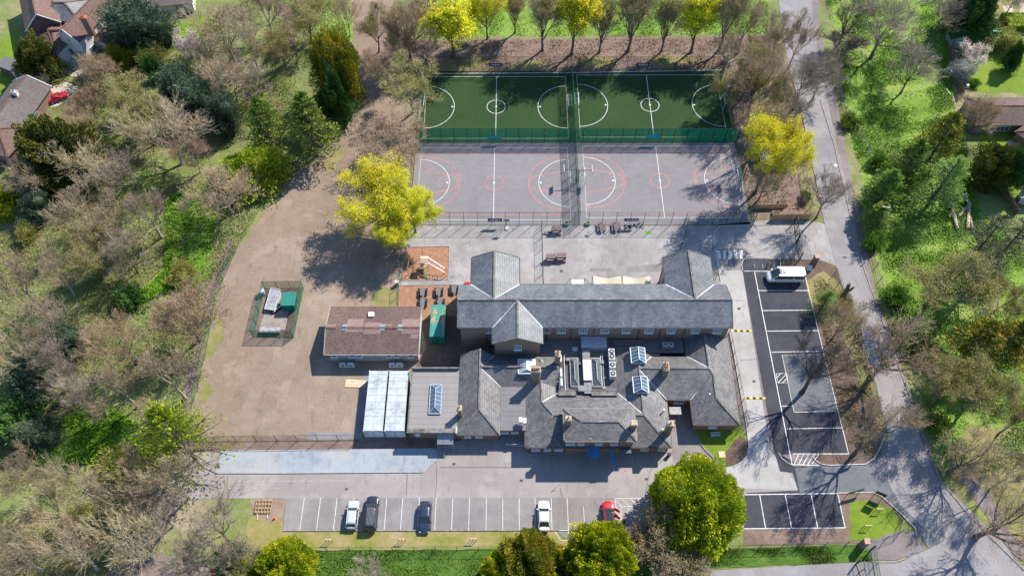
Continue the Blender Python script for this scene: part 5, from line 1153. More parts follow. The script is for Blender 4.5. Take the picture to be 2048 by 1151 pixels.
make_dense('amber', 32, 'leaf_amber', h=11, r=5.5, n=32000, size=.46, amp=.16, name='cypress_tree', depth=.34)
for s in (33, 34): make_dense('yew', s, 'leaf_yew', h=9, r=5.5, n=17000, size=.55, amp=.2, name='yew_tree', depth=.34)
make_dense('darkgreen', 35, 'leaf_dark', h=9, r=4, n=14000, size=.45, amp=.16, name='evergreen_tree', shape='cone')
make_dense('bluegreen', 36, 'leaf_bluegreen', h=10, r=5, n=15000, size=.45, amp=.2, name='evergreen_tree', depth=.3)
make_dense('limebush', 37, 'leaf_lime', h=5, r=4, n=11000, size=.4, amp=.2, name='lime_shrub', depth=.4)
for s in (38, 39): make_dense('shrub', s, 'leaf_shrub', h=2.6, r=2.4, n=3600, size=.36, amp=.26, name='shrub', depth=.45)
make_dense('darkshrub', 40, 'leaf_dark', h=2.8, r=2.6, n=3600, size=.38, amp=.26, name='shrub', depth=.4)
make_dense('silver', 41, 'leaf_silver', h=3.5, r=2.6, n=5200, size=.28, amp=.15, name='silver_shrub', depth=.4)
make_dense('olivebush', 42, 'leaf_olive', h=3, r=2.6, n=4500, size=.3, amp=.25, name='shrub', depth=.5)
for s in (50, 51): make_layered('cedar', s, 'leaf_cedar', name='cedar_tree', feather=52, whorls=14, per=10, size=.6)
make_layered('amberfir', 52, 'leaf_amber', name='fir_tree', feather=46, whorls=13, per=9, size=.6)
make_layered('larch', 53, 'leaf_larch', name='larch_tree', feather=60, size=.34, droop=.3, asp=.5, flatk=.2)
make_layered('pine', 54, 'leaf_pine', name='pine_tree', whorls=9, feather=60, size=.4, top=.5, flatk=.2)
make_layered('limefir', 55, 'leaf_lime', name='conifer_tree', h=12, r=5.5, feather=60, whorls=12, size=.45, top=.4)
for f in FRONT: bpy.data.objects.remove(f)
ORIG = {}
TRNG = random.Random(77)
def plant(kind, x, y, h, r, label, group=None, cat=None):
    pl = PROTO[kind]; i = TRNG.randrange(len(pl)); name, parts, H0, R0 = pl[i]
    sc = (r/R0*TRNG.uniform(.95, 1.05), r/R0*TRNG.uniform(.95, 1.05), h/H0); rz = TRNG.uniform(0, 6.283)
    cats = dict(maple_tree='tree', bare_tree='tree', budding_tree='tree', bare_shrub='shrub', lime_shrub='shrub', silver_shrub='shrub', shrub='shrub')
    key = (kind, i)
    if key not in ORIG:
        o = thing(name, label, cat or cats.get(name, 'tree'), (x, y, -.05), rz, group); o.scale = sc
        for pn, me in parts: link(pn, me, o)
        ORIG[key] = o; return o
    o = ORIG[key]; c = o.copy(); COL.objects.link(c); c.location = (x, y, -.05); c.rotation_euler = (0, 0, rz); c.scale = sc; c['label'] = label; c['category'] = cat or cats.get(name, 'tree')
    if 'group' in c: del c['group']
    if group: c['group'] = group
    for ch in KIDS[o.name]: d = ch.copy(); COL.objects.link(d); d.parent = c; KIDS.setdefault(c.name, []).append(d)
    return c
def crown(kind, cx, cy, rpx, h, label, group=None, f=.62):
    p = W(cx, cy, h*f); return plant(kind, p.x, p.y, h, rpx/pxm(cx, cy, h*f), label, group)
def based(kind, bx, by, r, h, label, group=None):
    p = W(bx, by); return plant(kind, p.x, p.y, h, r, label, group)
G1 = 'trees in the row north of the courts'; G2 = 'trees of the western wood'; G3 = 'trees beside the lane'; G4 = 'trees of the eastern meadow'; G5 = 'bushes in the western wood'
# the row behind the courts
based('vase', 1085, 101, 4.2, 15.7, 'bare upright tree with fine twigs, first to the left of the middle yellow maple', G1)
based('yellowvase', 1143, 109, 4.6, 18.1, 'yellow maple behind the fence that divides the courts', G1)
based('vase', 1198, 106, 3.6, 13.9, 'bare upright tree just right of the middle yellow maple', G1)
based('vase', 1255, 104, 4.6, 16.3, 'upright tree with green buds, midway between the two narrow yellow maples', G1)
based('vase', 1322, 104, 3.2, 16.5, 'slim bare tree just left of the eastern yellow maple', G1)
based('yellowvase', 1382, 105, 4.8, 16.2, 'narrow yellow maple behind the right hand court, easternmost yellow one in the row', G1)
based('vase', 1437, 102, 4.1, 17.8, 'budding tree right of the eastern yellow maple', G1)
based('yellowvase', 908, 113, 5.1, 14.3, 'pale yellow maple behind the left corner of the left court', G1)
based('yellow', 975, 78, 4.6, 13, 'yellow-green maple set back behind the purple banner', G1)
based('vase', 1030, 66, 3.0, 11.4, 'bare tree at the top edge right of the yellow-green maple', G1)
# round the north-west corner of the courts
crown('brownbud', 812, 50, 62, 15, 'large reddish-brown bare tree on the dirt track at the top edge', G1)
crown('grey', 855, 20, 40, 13, 'thin grey tree between the track and the pale yellow maple', G1)
crown('grey', 850, 105, 42, 7, 'low grey leafless tree left of the court corner', G1)
crown('bud', 818, 176, 68, 11, 'round olive-green tree overhanging the left edge of the green pitch', G1)
crown('brownbud', 792, 282, 74, 9, 'round pinkish-brown tree between olive tree and big yellow maple', G1)
based('yellow', 772, 464, 7.6, 13, 'huge yellow maple casting a wide shadow on the bare field', G1)
based('yellow', 831, 466, 4.6, 11.5, 'smaller yellow maple overhanging the lower left corner of the hard court', G1)
based('yellow', 790, 503, 3.9, 9.5, 'low yellow maple at the top left corner of the bark play area', G1)
crown('bud', 748, 48, 40, 12, 'budding tree leaning over the dirt track at the top edge', G1)
crown('pink', 752, 135, 36, 9, 'low brown bare tree over the dirt track left of the court corner', G1)
crown('brownbud', 796, 84, 42, 11, 'brown bare tree hanging over the dirt track beside the court corner', G1)
crown('pink', 690, 20, 32, 11, 'bare tree over the green slope beside the dirt track', G2)
# conifers at the edge of the field
crown('amber', 667, 122, 46, 15, 'tall golden-brown cypress standing where the track meets the field')
crown('darkgreen', 668, 190, 36, 11, 'dark green cypress directly below the golden-brown one')
crown('cedar', 612, 235, 62, 17, 'large bright green cedar with spreading tiers at the field edge')
crown('cedar', 525, 232, 50, 14, 'smaller cedar left of the large spreading cedar')
crown('limebush', 505, 325, 60, 6, 'wide yellow-green bush below the two cedars')
crown('pink', 440, 375, 78, 12, 'pinkish bare tree with a forked trunk at the head of the woodland path', G2)
# western wood
crown('bare', 445, 55, 88, 14, 'broad silvery bare tree right of the white blossom', G2)
crown('bare', 530, 15, 58, 13, 'bare tree cut by the top edge above the reddish leaf litter', G2)
crown('pink', 455, 150, 60, 11, 'brown bare tree between silvery tree and small cedar', G2)
crown('bud', 608, 28, 52, 12, 'budding tree with yellow-green leaves left of the dirt track', G2)
crown('bud', 560, 90, 44, 10, 'budding tree over the reddish leaf litter', G2)
crown('grey', 505, 160, 45, 9, 'grey thicket tree above the smaller cedar', G2)
crown('bare', 335, 270, 92, 13, 'large pale bare tree with twisting limbs in the upper wood', G2)
crown('bud', 255, 200, 66, 11, 'olive budding tree right of the big yew', G2)
crown('bud', 285, 245, 52, 10, 'olive budding tree left of the large pale bare tree', G2)
crown('brownbud', 195, 138, 52, 9, 'brown budding tree below the white house', G2)
crown('brownbud', 172, 200, 38, 8, 'low brown tree between red car and olive tree', G2)
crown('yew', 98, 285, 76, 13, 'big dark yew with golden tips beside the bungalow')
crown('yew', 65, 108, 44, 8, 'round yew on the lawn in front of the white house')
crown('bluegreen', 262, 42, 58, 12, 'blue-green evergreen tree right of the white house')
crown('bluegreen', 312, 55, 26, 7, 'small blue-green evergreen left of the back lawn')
crown('blossom', 372, 85, 32, 7, 'white flowering tree at the end of the back lawn')
crown('darkshrub', 305, 132, 17, 6, 'small dark pointed evergreen below the blossom tree')
for cx, cy, r_, l_ in ((352, 160, 40, 'dark green ivy-covered tree, upper of the three sprawling down the wood'), (398, 190, 42, 'dark green ivy-covered tree, middle of the three sprawling down the wood'), (440, 225, 38, 'dark green ivy-covered tree, lowest of the three sprawling down the wood')): crown('bluegreen', cx, cy, r_, 8, l_, 'ivy-covered trees in the western wood')
crown('limebush', 236, 108, 26, 4, 'yellow-green bush between white house and wood')
crown('olivebush', 300, 105, 30, 4, 'olive bush below the back lawn', G5)
crown('bare', 165, 335, 66, 11, 'bare tree right below the big yew', G2)
crown('grey', 235, 345, 60, 11, 'grey bare tree right of the one below the yew', G2)
crown('bare', 290, 420, 72, 13, 'silvery bare tree left of the bright grass clearing', G2)
crown('bare', 215, 440, 62, 12, 'bare tree behind the silvery one by the clearing', G2)
crown('grey', 245, 500, 58, 11, 'grey bare tree at the lower left of the clearing', G2)
crown('bare', 140, 420, 55, 11, 'bare tree left of centre in the middle of the wood', G2)
crown('bud', 165, 505, 66, 13, 'greenish tree with two thick pale trunks in the middle of the wood', G2)
crown('bare', 110, 545, 50, 12, 'bare tree left of the two thick pale trunks', G2)
crown('bluegreen', 66, 412, 30, 5, 'grey-green bush by itself at the left edge of the wood')
crown('olivebush', 48, 465, 20, 3, 'small olive bush on the rough grass near the left edge', G5)
crown('limebush', 5, 400, 26, 6, 'bright yellow-green bush cut by the left edge below the yew')
crown('bare', 30, 560, 60, 13, 'bare tree at the left edge above the dark thicket', G2)
crown('bare', 75, 640, 78, 15, 'wide pale bare tree over the dark thicket at the left', G2)
crown('bare', 20, 700, 66, 14, 'bare tree leaning out at the left edge beside the dark thicket', G2)
crown('grey', 110, 715, 60, 13, 'grey bare tree between thicket and woodland path', G2)
crown('bluegreen', 60, 740, 50, 6, 'dark blue-green thicket bush under the pale trees at the left', G5)
crown('bluegreen', 125, 680, 42, 5, 'dark green thicket bush beside the grey tree', G5)
crown('darkshrub', 30, 830, 48, 5, 'dark thicket bush at the left edge above the bright grass', G5)
crown('bluegreen', 75, 860, 36, 5, 'dark bush at the upper left corner of the bright grass', G5)
crown('darkshrub', 255, 590, 30, 3.5, 'green bush under the two thick pale trunks', G5)
crown('olivebush', 362, 545, 32, 3, 'yellow-green bush at the foot of the bright clearing', G5)
crown('brownbud', 365, 628, 88, 14, 'big tree with reddish outer twigs at the western fence of the field', G2)
crown('bare', 330, 745, 88, 15, 'pale many-branched tree whose trunk stands at the field corner of the path', G2)
crown('brownbud', 235, 680, 66, 13, 'brown-twigged tree left of the big reddish one', G2)
crown('bare', 235, 770, 62, 13, 'pale bare tree left of the lime conifer', G2)
crown('pink', 205, 470, 50, 11, 'brownish bare tree between the middle trees and the silvery one', G2)
crown('bare', 55, 355, 48, 10, 'bare tree below the bungalow at the left edge', G2)
crown('pink', 380, 300, 46, 10, 'brown bare tree between the ivy-covered trees and the wide yellow-green bush', G2)
crown('grey', 400, 110, 48, 10, 'grey bare tree just right of the white flowering tree', G2)
crown('bare', 500, 90, 52, 11, 'pale bare tree above the brown thicket near the reddish litter', G2)
crown('brownbud', 145, 250, 46, 9, 'brown budding tree touching the right side of the big yew', G2)
crown('bare', 40, 950, 50, 12, 'pale tree at the left edge below the bright grass', G2)
crown('grey', 310, 1020, 56, 12, 'grey tree between the spreading pale trees near the path', G2)
crown('grey', 170, 790, 66, 13, 'brown-grey tree leaning over the bright grass', G2)
crown('grey', 120, 760, 44, 12, 'thin grey tree at the top of the bright grass', G2)
based('limefir', 392, 918, 5.3, 19, 'tall lime-green conifer with a bare lower trunk by the yard entrance')
crown('bare', 338, 955, 66, 14, 'pale tree below the lime conifer with its trunk by the yard', G2)
crown('bare', 240, 985, 88, 15, 'spreading pale tree in the lower left wood, below the bright grass', G2)
crown('bare', 150, 960, 60, 13, 'pale tree at the lower left edge of the bright grass', G2)
crown('bare', 90, 1015, 76, 14, 'pale tree in the lower left corner above the rough grass', G2)
crown('bare', 255, 1075, 92, 15, 'large pale tree with low limbs above the bottom edge', G2)
crown('bare', 140, 1105, 80, 14, 'pale tree at the bottom edge left of the large low-limbed one', G2)
crown('bare', 30, 1110, 66, 14, 'pale tree in the very bottom left corner', G2)
crown('grey', 425, 1050, 82, 12, 'wide grey tree over the bottom left of the car park', G2)
crown('grey', 370, 1120, 62, 11, 'grey tree at the bottom edge beside the red litter', G2)
crown('grey', 470, 1110, 50, 8, 'small grey tree left of the round lime-green cypress', G2)
crown('olivebush', 160, 1040, 40, 4, 'olive undergrowth bush among the lower left trees', G5)
crown('olivebush', 250, 930, 46, 4, 'olive bush below the bright grass', G5)
crown('darkshrub', 455, 1115, 30, 3, 'dark bush by the fence left of the round lime-green cypress', G5)
crown('grey', 745, 1150, 46, 5, 'pale leafless bush cut by the bottom edge in the green strip')
# along the bottom
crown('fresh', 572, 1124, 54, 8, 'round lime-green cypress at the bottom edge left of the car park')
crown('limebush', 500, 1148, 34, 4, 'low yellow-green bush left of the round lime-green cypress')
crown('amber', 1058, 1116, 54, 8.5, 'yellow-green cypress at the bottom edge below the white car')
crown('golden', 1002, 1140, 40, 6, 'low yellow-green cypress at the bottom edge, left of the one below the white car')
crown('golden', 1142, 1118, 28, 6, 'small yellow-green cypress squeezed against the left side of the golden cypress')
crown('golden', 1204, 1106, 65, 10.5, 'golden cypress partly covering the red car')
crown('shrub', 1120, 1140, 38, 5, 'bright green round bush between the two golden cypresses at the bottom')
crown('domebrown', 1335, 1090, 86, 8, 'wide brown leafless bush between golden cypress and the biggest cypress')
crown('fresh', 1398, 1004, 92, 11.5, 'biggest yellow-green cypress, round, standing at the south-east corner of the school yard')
# the lane side
crown('grey', 1612, 155, 58, 14, 'grey bare tree leaning over the lane level with the green pitch', G3)
crown('grey', 1650, 140, 50, 13, 'grey bare tree on the far side of the lane level with the green pitch', G3)
crown('bare', 1562, 60, 56, 15, 'tall bare tree on the school side of the lane near the top', G3)
crown('bare', 1495, 40, 48, 14, 'bare tree at the top edge right of the court row', G3)
crown('bud', 1500, 140, 56, 13, 'budding tree at the north-east corner of the green pitch', G3)
crown('bud', 1545, 175, 48, 12, 'budding tree between green pitch and lane', G3)
crown('bare', 1600, 75, 40, 13, 'slim bare tree beside the lane at the top', G3)
crown('bud', 1470, 175, 44, 11, 'budding tree overhanging the far right corner of the green pitch', G3)
crown('bare', 1460, 95, 44, 12, 'bare tree between the court row and the lane trees', G3)
crown('grey', 1590, 215, 38, 12, 'grey bare tree over the lane just above the big yellow maple', G3)
crown('brownbud', 1530, 100, 46, 12, 'brownish tree beside the lane level with the purple banners', G3)
based('yellow', 1510, 386, 6.6, 20, 'big yellow maple over the nursery shelter beside the lane', G3)
based('open', 1506, 312, 5.6, 15, 'bare tree at the lane end of the right hard court, casting branch shadows over it', G3)
based('open', 1494, 232, 6.0, 17, 'bare tree beside the lane end of the right turf pitch', G3)
crown('brownbud', 1535, 355, 40, 10, 'brown bare tree in the nursery yard below the yellow maple', G3)
based('grey', 1632, 436, 4.2, 13, 'bare tree beside the timber fence at the school entrance', G3)
crown('shrub', 1612, 392, 13, 1.6, 'small bush against the lane hedge by the nursery yard')
crown('larch', 1655, 596, 34, 6, 'small pale green tree in the planting bed by the minibus')
based('dark', 1604, 784, 5.2, 17, 'reddish-dark bare tree standing in the new car park', G3)
crown('open', 1790, 695, 84, 16, 'ochre-twigged bare tree between new car park and lane', G3)
crown('brownbud', 1690, 640, 40, 10, 'small ochre tree at the upper right edge of the new car park', G3)
based('open', 1708, 908, 4.6, 19, 'bare tree with a long leaning trunk at the south end of the planting bed', G3)
crown('olivebush', 1690, 600, 20, 2.5, 'small bush by the cut tree stump')
# eastern meadow
crown('grey', 1775, 45, 88, 15, 'wide bare tree with heavy limbs at the top of the meadow', G4)
crown('dome', 1690, 90, 46, 5, 'rounded silvery-grey bush between lane and meadow')
crown('grey', 1832, 130, 56, 12, 'upright grey bare tree in the middle of the meadow', G4)
crown('dark', 1700, 35, 42, 12, 'darker bare tree at the top edge beside the lane', G4)
crown('grey', 1890, 22, 44, 11, 'grey tree at the corner of the garden fence', G4)
crown('darkgreen', 1955, 18, 46, 11, 'dark conifer at the top right behind the greenhouse')
crown('grey', 2030, 0, 30, 6, 'grey bare tree at the top right corner', G4)
crown('blossom', 1950, 106, 30, 6, 'white blossom tree beside the garden lawn')
crown('silver', 1925, 137, 25, 4, 'silvery rounded shrub against the garden fence')
crown('olivebush', 2022, 80, 30, 4, 'olive garden shrub above the dark clipped cypress')
crown('darkgreen', 2030, 112, 17, 6, 'dark clipped cypress casting a round shadow on the lawn')
crown('shrub', 1950, 164, 11, 1.6, 'small round shrub at the lower left of the garden lawn')
crown('amberfir', 1893, 265, 54, 14, 'brown-tipped fir below the garden fence')
crown('cedar', 1828, 312, 46, 13, 'green cedar left of the pale larch')
crown('larch', 1897, 350, 64, 14, 'pale lime-green larch in the middle of the conifer group')
crown('brownbud', 1965, 225, 48, 9, 'brown bare tree in front of the right hand bungalow', G4)
crown('cedar', 1780, 365, 42, 10, 'dark green cedar nearest the lane in the conifer group')
crown('yew', 1990, 326, 38, 9, 'dark evergreen right of the pale larch')
crown('darkgreen', 2030, 330, 36, 9, 'dark evergreen at the right edge below the bungalow annexe')
crown('cedar', 1762, 425, 34, 7, 'low dark cedar at the lane edge opposite the school entrance')
crown('pine', 1985, 465, 50, 13, 'grey-green pine with a leaning trunk right of the fallen trunks')
crown('pine', 2042, 462, 46, 13, 'grey-green pine at the right edge level with the fallen trunks')
crown('pine', 1975, 535, 55, 12, 'grey-green pine above the wide budding tree')
crown('bud', 1895, 555, 92, 14, 'wide budding tree with a thick dark trunk beside the lane', G4)
crown('bud', 2020, 590, 52, 10, 'budding tree at the right edge beside the wide budding tree', G4)
crown('amberfir', 1960, 680, 72, 14, 'large dark fir with golden tips right of the lane')
crown('amberfir', 2030, 672, 60, 13, 'golden-tipped fir cut by the right edge')
crown('bud', 1900, 770, 62, 13, 'yellow-green tree nearest the lane below the golden-tipped firs', G4)
crown('bud', 1980, 770, 80, 14, 'wide yellow-green tree at the right below the golden-tipped firs', G4)
crown('bud', 2045, 830, 50, 12, 'yellow-green tree cut by the right edge', G4)
crown('open', 1948, 905, 66, 13, 'bare tree leaning right from the bend of the lane', G4)
based('open', 1950, 1075, 6.4, 17, 'bare tree with a heavy leaning trunk in the lower right corner', G4)
crown('bare', 2035, 940, 50, 13, 'pale bare tree at the right edge above the heavy leaning trunk', G4)
crown('shrub', 1760, 320, 20, 2.4, 'green bush by the meadow fence posts')
crown('shrub', 1702, 240, 20, 2.0, 'green bush at the lane edge beside the yellow flowers')
for k, (cx, cy, r_) in enumerate(((1750, 480, 24), (1795, 590, 26), (1845, 690, 26), (1880, 850, 24))): crown('shrub', cx, cy, r_, 3, ('topmost', 'second', 'third', 'lowest')[k]+' of four green bushes along the meadow side of the lane', 'green bushes along the lane')
# ---------------- ground cover: low leafy growth nobody could count
def in_poly(x, y, poly):
    r_ = np.zeros(len(x), bool); j = len(poly)-1
    for i in range(len(poly)):
        xi, yi = poly[i]; xj, yj = poly[j]
        c = ((yi > y) != (yj > y)) & (x < (xj-xi)*(y-yi)/(yj-yi+1e-12)+xi); r_ ^= c; j = i
    return r_
def scatter(name, px, n, leaf, size, hmax, seed, clump=.5, asp=.7):
    rng = np.random.default_rng(seed); P = [W(*p) for p in px]; poly = [(p.x, p.y) for p in P]
    xs = [p[0] for p in poly]; ys = [p[1] for p in poly]; C = np.zeros((0, 2))
    x = rng.uniform(min(xs), max(xs), n*4); y = rng.uniform(min(ys), max(ys), n*4)
    s = np.zeros(len(x))
    for _ in range(7): w = rng.normal(0, .55, 2); s += np.sin(x*w[0]+y*w[1]+rng.uniform(0, 6))
    ok = in_poly(x, y, poly) & (rng.random(len(x)) < np.clip(.5+s*clump*.5, .03, 1))
    x, y, s = x[ok][:n], y[ok][:n], s[ok][:n]
    z = hmax*rng.random(len(x))**2*np.clip(.5+.25*s, .2, 1.2)+.04
    V, Q = leaf_quads(rng, np.stack([x, y, z], -1), size, asp)
    return tag(link(name, fast_mesh(name, V, Q, leaf, rng.random(len(x)))), kind='stuff')
WOOD = [(-60, 260), (60, 330), (200, 60), (330, 110), (430, 30), (560, -30), (700, -30), (690, 160), (640, 290), (520, 420), (450, 540), (400, 720), (360, 860), (330, 960), (240, 1160), (-80, 1200)]
scatter('undergrowth', WOOD, 95000, 'litter_leaf', .24, 1.1, 1)
scatter('undergrowth', WOOD, 42000, 'ground_leaf', .26, .9, 2, 1.0)
scatter('ground_cover', [(335, 395), (400, 380), (432, 430), (424, 500), (400, 570), (330, 590), (235, 625), (330, 540)], 22000, 'bright_leaf', .26, .6, 3)
scatter('ground_cover', [(20, 930), (140, 820), (200, 800), (330, 885), (300, 912), (110, 935)], 22000, 'bright_leaf', .26, .5, 4)
scatter('meadow_growth', [(1640, -60), (1880, -60), (1905, 190), (1960, 420), (2120, 560), (2160, 900), (1900, 960), (1810, 690), (1745, 470), (1690, 210)], 100000, 'ground_leaf', .24, .4, 5)
scatter('long_grass', [(470, 1101), (1000, 1099), (1300, 1101), (1300, 1200), (470, 1200)], 22000, 'strip_leaf', .2, .3, 6)
scatter('long_grass', [(1430, 1099), (1730, 1089), (1743, 1121), (1422, 1132)], 8000, 'strip_leaf', .18, .3, 7)
scatter('tree_row_growth', [(860, -40), (1540, -40), (1535, 68), (860, 76)], 15000, 'ground_leaf', .3, .5, 8)
scatter('leaf_drift', [(800, 84), (1530, 75), (1590, 190), (1630, 420), (1500, 425), (1448, 138), (868, 143)], 14000, 'litter_leaf', .28, .25, 9)
scatter('bed_growth', [(1640, 550), (1690, 600), (1765, 850), (1740, 910), (1690, 880), (1625, 560)], 6000, 'litter_leaf', .22, .25, 10)
# ---------------------------------------------------------------- fences
def fence(name, label, pts, h, step, mesh, post='fence_green', pr=.035, cat='fence', group=None, rail=True, toprail=None):
    pts = [Vector((p[0], p[1], 0)) for p in pts]; t = thing(name, label, cat, pts[0], 0, group); o0 = pts[0]
    pm = MB(); pm.box((0, 0, h/2), (pr*2, pr*2, h)); pm.box((0, 0, h+.01), (pr*2.4, pr*2.4, .03)); first = None
    mp = MB(); rl = MB()
    for i, (a, b) in enumerate(zip(pts[:-1], pts[1:])):
        L = (b-a).length; n = max(1, round(L/step)); d = (b-a)/n
        for k in range(n+(1 if i == len(pts)-2 else 0)):
            p = a+d*k-o0
            if first is None: first = pm.build('post', post, t); first.location = p
            else: c = first.copy(); COL.objects.link(c); c.parent = t; c.location = p
        A, B = a-o0, b-o0; nn = Vector((-(b-a).y, (b-a).x, 0)).normalized()*(pr+.012)
        mp.add([A+nn+Vector((0, 0, .06)), B+nn+Vector((0, 0, .06)), B+nn+Vector((0, 0, h-.04)), A+nn+Vector((0, 0, h-.04))], [(0, 1, 2, 3)])
        for z in ((.08, h-.03) if toprail is None else toprail): rl.bar(A+Vector((0, 0, z)), B+Vector((0, 0, z)), .04, .035)
    if mesh: mp.build('mesh_panel', mesh, t)
    if rail: rl.build('rail', post, t)
    return t
FY1, FY2, FY3, FXW, FXC, FXE = 90.16, 110.34, 130.15, -18.75, 12.25, 43.95
fence('court_fence', 'tall green mesh fence between the hard courts and the playground', [(FXW, FY1), (FXE, FY1)], 3.9, 2.52, 'mesh_thin', 'fence_dark')
f2 = fence('court_fence', 'tall bright green dense mesh fence between the turf pitches and the hard courts', [(FXW, FY2), (FXE, FY2)], 4.0, 2.52, 'mesh_thick', 'fence_dark')
fence('court_fence', 'tall fine mesh fence along the far side of the turf pitches', [(FXW, FY3), (FXE, FY3)], 4.0, 2.52, 'mesh_dark', 'fence_dark')
fence('court_fence', 'tall green mesh fence dividing the left courts from the right courts', [(FXC, FY1+.1), (FXC, FY3-.1)], 4.2, 2.5, 'mesh_mid')
fence('court_fence', 'green mesh fence along the left end of the courts beside the yellow maple', [(FXW, FY1+.1), (FXW, FY3-.1)], 3.9, 2.5, 'mesh_thin')
fence('court_fence', 'green mesh fence along the right end of the courts beside the lane trees', [(FXE, FY1+.1), (FXE, FY3-.1)], 3.9, 2.5, 'mesh_thin')
for u, v in ((1040.7, 273), (1065, 271), (1091, 270), (1113, 270), (1170, 269.3), (1216.7, 270), (1241.7, 268), (1266, 268), (1292, 268), (1318.7, 267.5), (1344, 267)):
    p = W(u, v, 2.4); mb = MB(); mb.box((p.x-f2.location.x, .07, 2.5), (.28, .03, .3)); mb.build('sign_plate', 'white_frame', f2)
x86 = W(1086, 560).x
fence('playground_fence', 'low green mesh fence crossing the playground down to the school roof', [(x86, FY1-.1), (x86, 74.2)], 2.1, 2.6, 'mesh_thin')
def PTS(*q): return [tuple(W(*p)[:2]) for p in q]
fence('playground_fence', 'green mesh fence on the left of the bark play area', PTS((808, 462), (803, 520), (797, 575), (795, 612)), 2.0, 2.5, 'mesh_thin')
fence('playground_fence', 'crooked green fence with an open gate beside the north-east school wing', PTS((1368, 449), (1372, 470), (1360, 498)), 2.0, 2.0, 'mesh_thin')
fence('boundary_fence', 'green mesh fence between the bare field and the front car park', PTS((350, 884), (718, 880)), 2.3, 3.0, 'mesh_thin', 'fence_green')
fence('boundary_fence', 'green mesh fence down the woodland side of the bare field', PTS((470, 505), (446, 560), (430, 600), (414, 690), (396, 770), (378, 830), (350, 884)), 2.0, 3.0, 'mesh_thin', 'fence_green')
fence('boundary_fence', 'green mesh fence between the dry verge and the green strip at the bottom', PTS((430, 1104), (700, 1100), (1000, 1099), (1260, 1100)), 1.9, 3.0, 'mesh_thin', 'fence_green')
fence('boundary_fence', 'green mesh fence south of the dark parking bays', PTS((1432, 1098), (1735, 1087)), 1.9, 3.0, 'mesh_thin', 'fence_green')
fence('boundary_fence', 'green mesh fence curving round the mown grass corner at the road junction', PTS((1735, 1087), (1770, 1078), (1798, 1066), (1804, 1040), (1786, 1016)), 1.9, 2.2, 'mesh_thin', 'fence_green')
fence('boundary_fence', 'dark mesh fence on the lane side of the planting bed', PTS((1668, 548), (1684, 592), (1702, 650), (1730, 740), (1745, 800)), 1.9, 2.8, 'mesh_dark', 'fence_dark')
fence('boundary_fence', 'dark mesh fence at the head of the planting bed by the minibus', PTS((1562, 520), (1600, 519), (1630, 521)), 1.8, 2.4, 'mesh_dark', 'fence_dark')
fence('side_fence', 'dark railing fence between the east wing and the service lane', PTS((1457, 668), (1494, 852)), 1.7, 2.2, 'mesh_dark', 'fence_dark')
fence('field_fence', 'line of thin dark posts and wire crossing the meadow', PTS((1684, 205), (1697, 245), (1712, 262), (1745, 320)), 1.6, 2.4, None, 'fence_dark', .04, toprail=(.6, 1.1, 1.5))
fence('lane_fence', 'dark posts and wire along the meadow side of the lane', PTS((1738, 480), (1760, 560), (1796, 680)), 1.5, 2.6, None, 'fence_dark', .04, toprail=(.7, 1.3))
def board_fence(label, pts, h, mat='timber', w=.14):
    pts = [Vector((*p[:2], 0)) for p in pts]; t = thing('timber_fence', label, 'fence', pts[0]); o0 = pts[0]; mb = MB(); pm = MB()
    for a, b in zip(pts[:-1], pts[1:]):
        L = (b-a).length; n = int(L/w); d = (b-a)/n; rr = math.atan2(d.y, d.x)
        for k in range(n): p = a+d*(k+.5)-o0; mb.box((p.x, p.y, h/2+random.Random(k).uniform(-.02, .02)), (w*.86, .03, h), rr)
        m = max(1, int(L/2.4))
        for k in range(m+1): p = a+(b-a)*k/m-o0; q = Vector((-d.y, d.x, 0)).normalized()*.07; pm.box((p.x+q.x, p.y+q.y, h/2+.03), (.1, .1, h+.06), rr)
        mb.bar(a-o0+Vector((0, 0, h-.04)), b-o0+Vector((0, 0, h-.04)), .06, .04)
    mb.build('boards', mat, t); pm.build('fence_posts', mat, t); return t
board_fence('close-boarded timber fence at the school entrance below the nursery yard', PTS((1541, 440), (1618, 439)), 1.7)
board_fence('timber fence inside the nursery yard behind the planters', PTS((1506, 418), (1570, 416)), 1.3)
board_fence('long weathered timber fence on the lane side of the garden with the greenhouse', PTS((1897, 52), (1899, 90), (1904, 130), (1912, 165), (1921, 196)), 1.9, 'old_timber')
board_fence('dark timber fence behind the greenhouse and the garden tables', PTS((1898, 55), (1975, 56), (2060, 60)), 1.8, 'old_timber')
board_fence('weathered timber fence on the far side of the conifers at the right edge', PTS((1960, 330), (2000, 380), (2030, 430)), 1.6, 'old_timber')
# banners tied to the fences
def banner(label, px, py, w, h, mat, z, fy, letter=True):
    p = W(px, py, z); t = tag(thing('banner', label, 'banner', (p.x, fy, 0)), group='banners on the court fences')
    mb = MB(); n = 12; vs = []
    for i in range(n+1):
        for zz in (z-h/2, z+h/2): vs.append((-w/2+w*i/n, .02*math.sin(i*1.7), zz))
    mb.add(vs, [(2*i, 2*i+2, 2*i+3, 2*i+1) for i in range(n)]); mb.add([(x, y+.015, z_) for x, y, z_ in vs], [(2*i+1, 2*i+3, 2*i+2, 2*i) for i in range(n)]); mb.build('cloth', mat, t)
    if letter:
        lm = MB(); rr = random.Random(int(px))
        for row, sz in ((.14, .16), (-.16, .10)):
            x = -w*.36
            while x < w*.36: d = rr.uniform(.10, .2); lm.box((x+d/2, -.035, z+row*h), (d, .012, sz*h*1.4)); x += d+rr.choice([.05, .05, .14])
        lm.build('lettering', 'white_frame', t)
    return t
banner('purple banner with white lettering on the far fence behind the left pitch', 991, 134, 2.7, 1.0, 'purple', 1.9, FY3-.09)
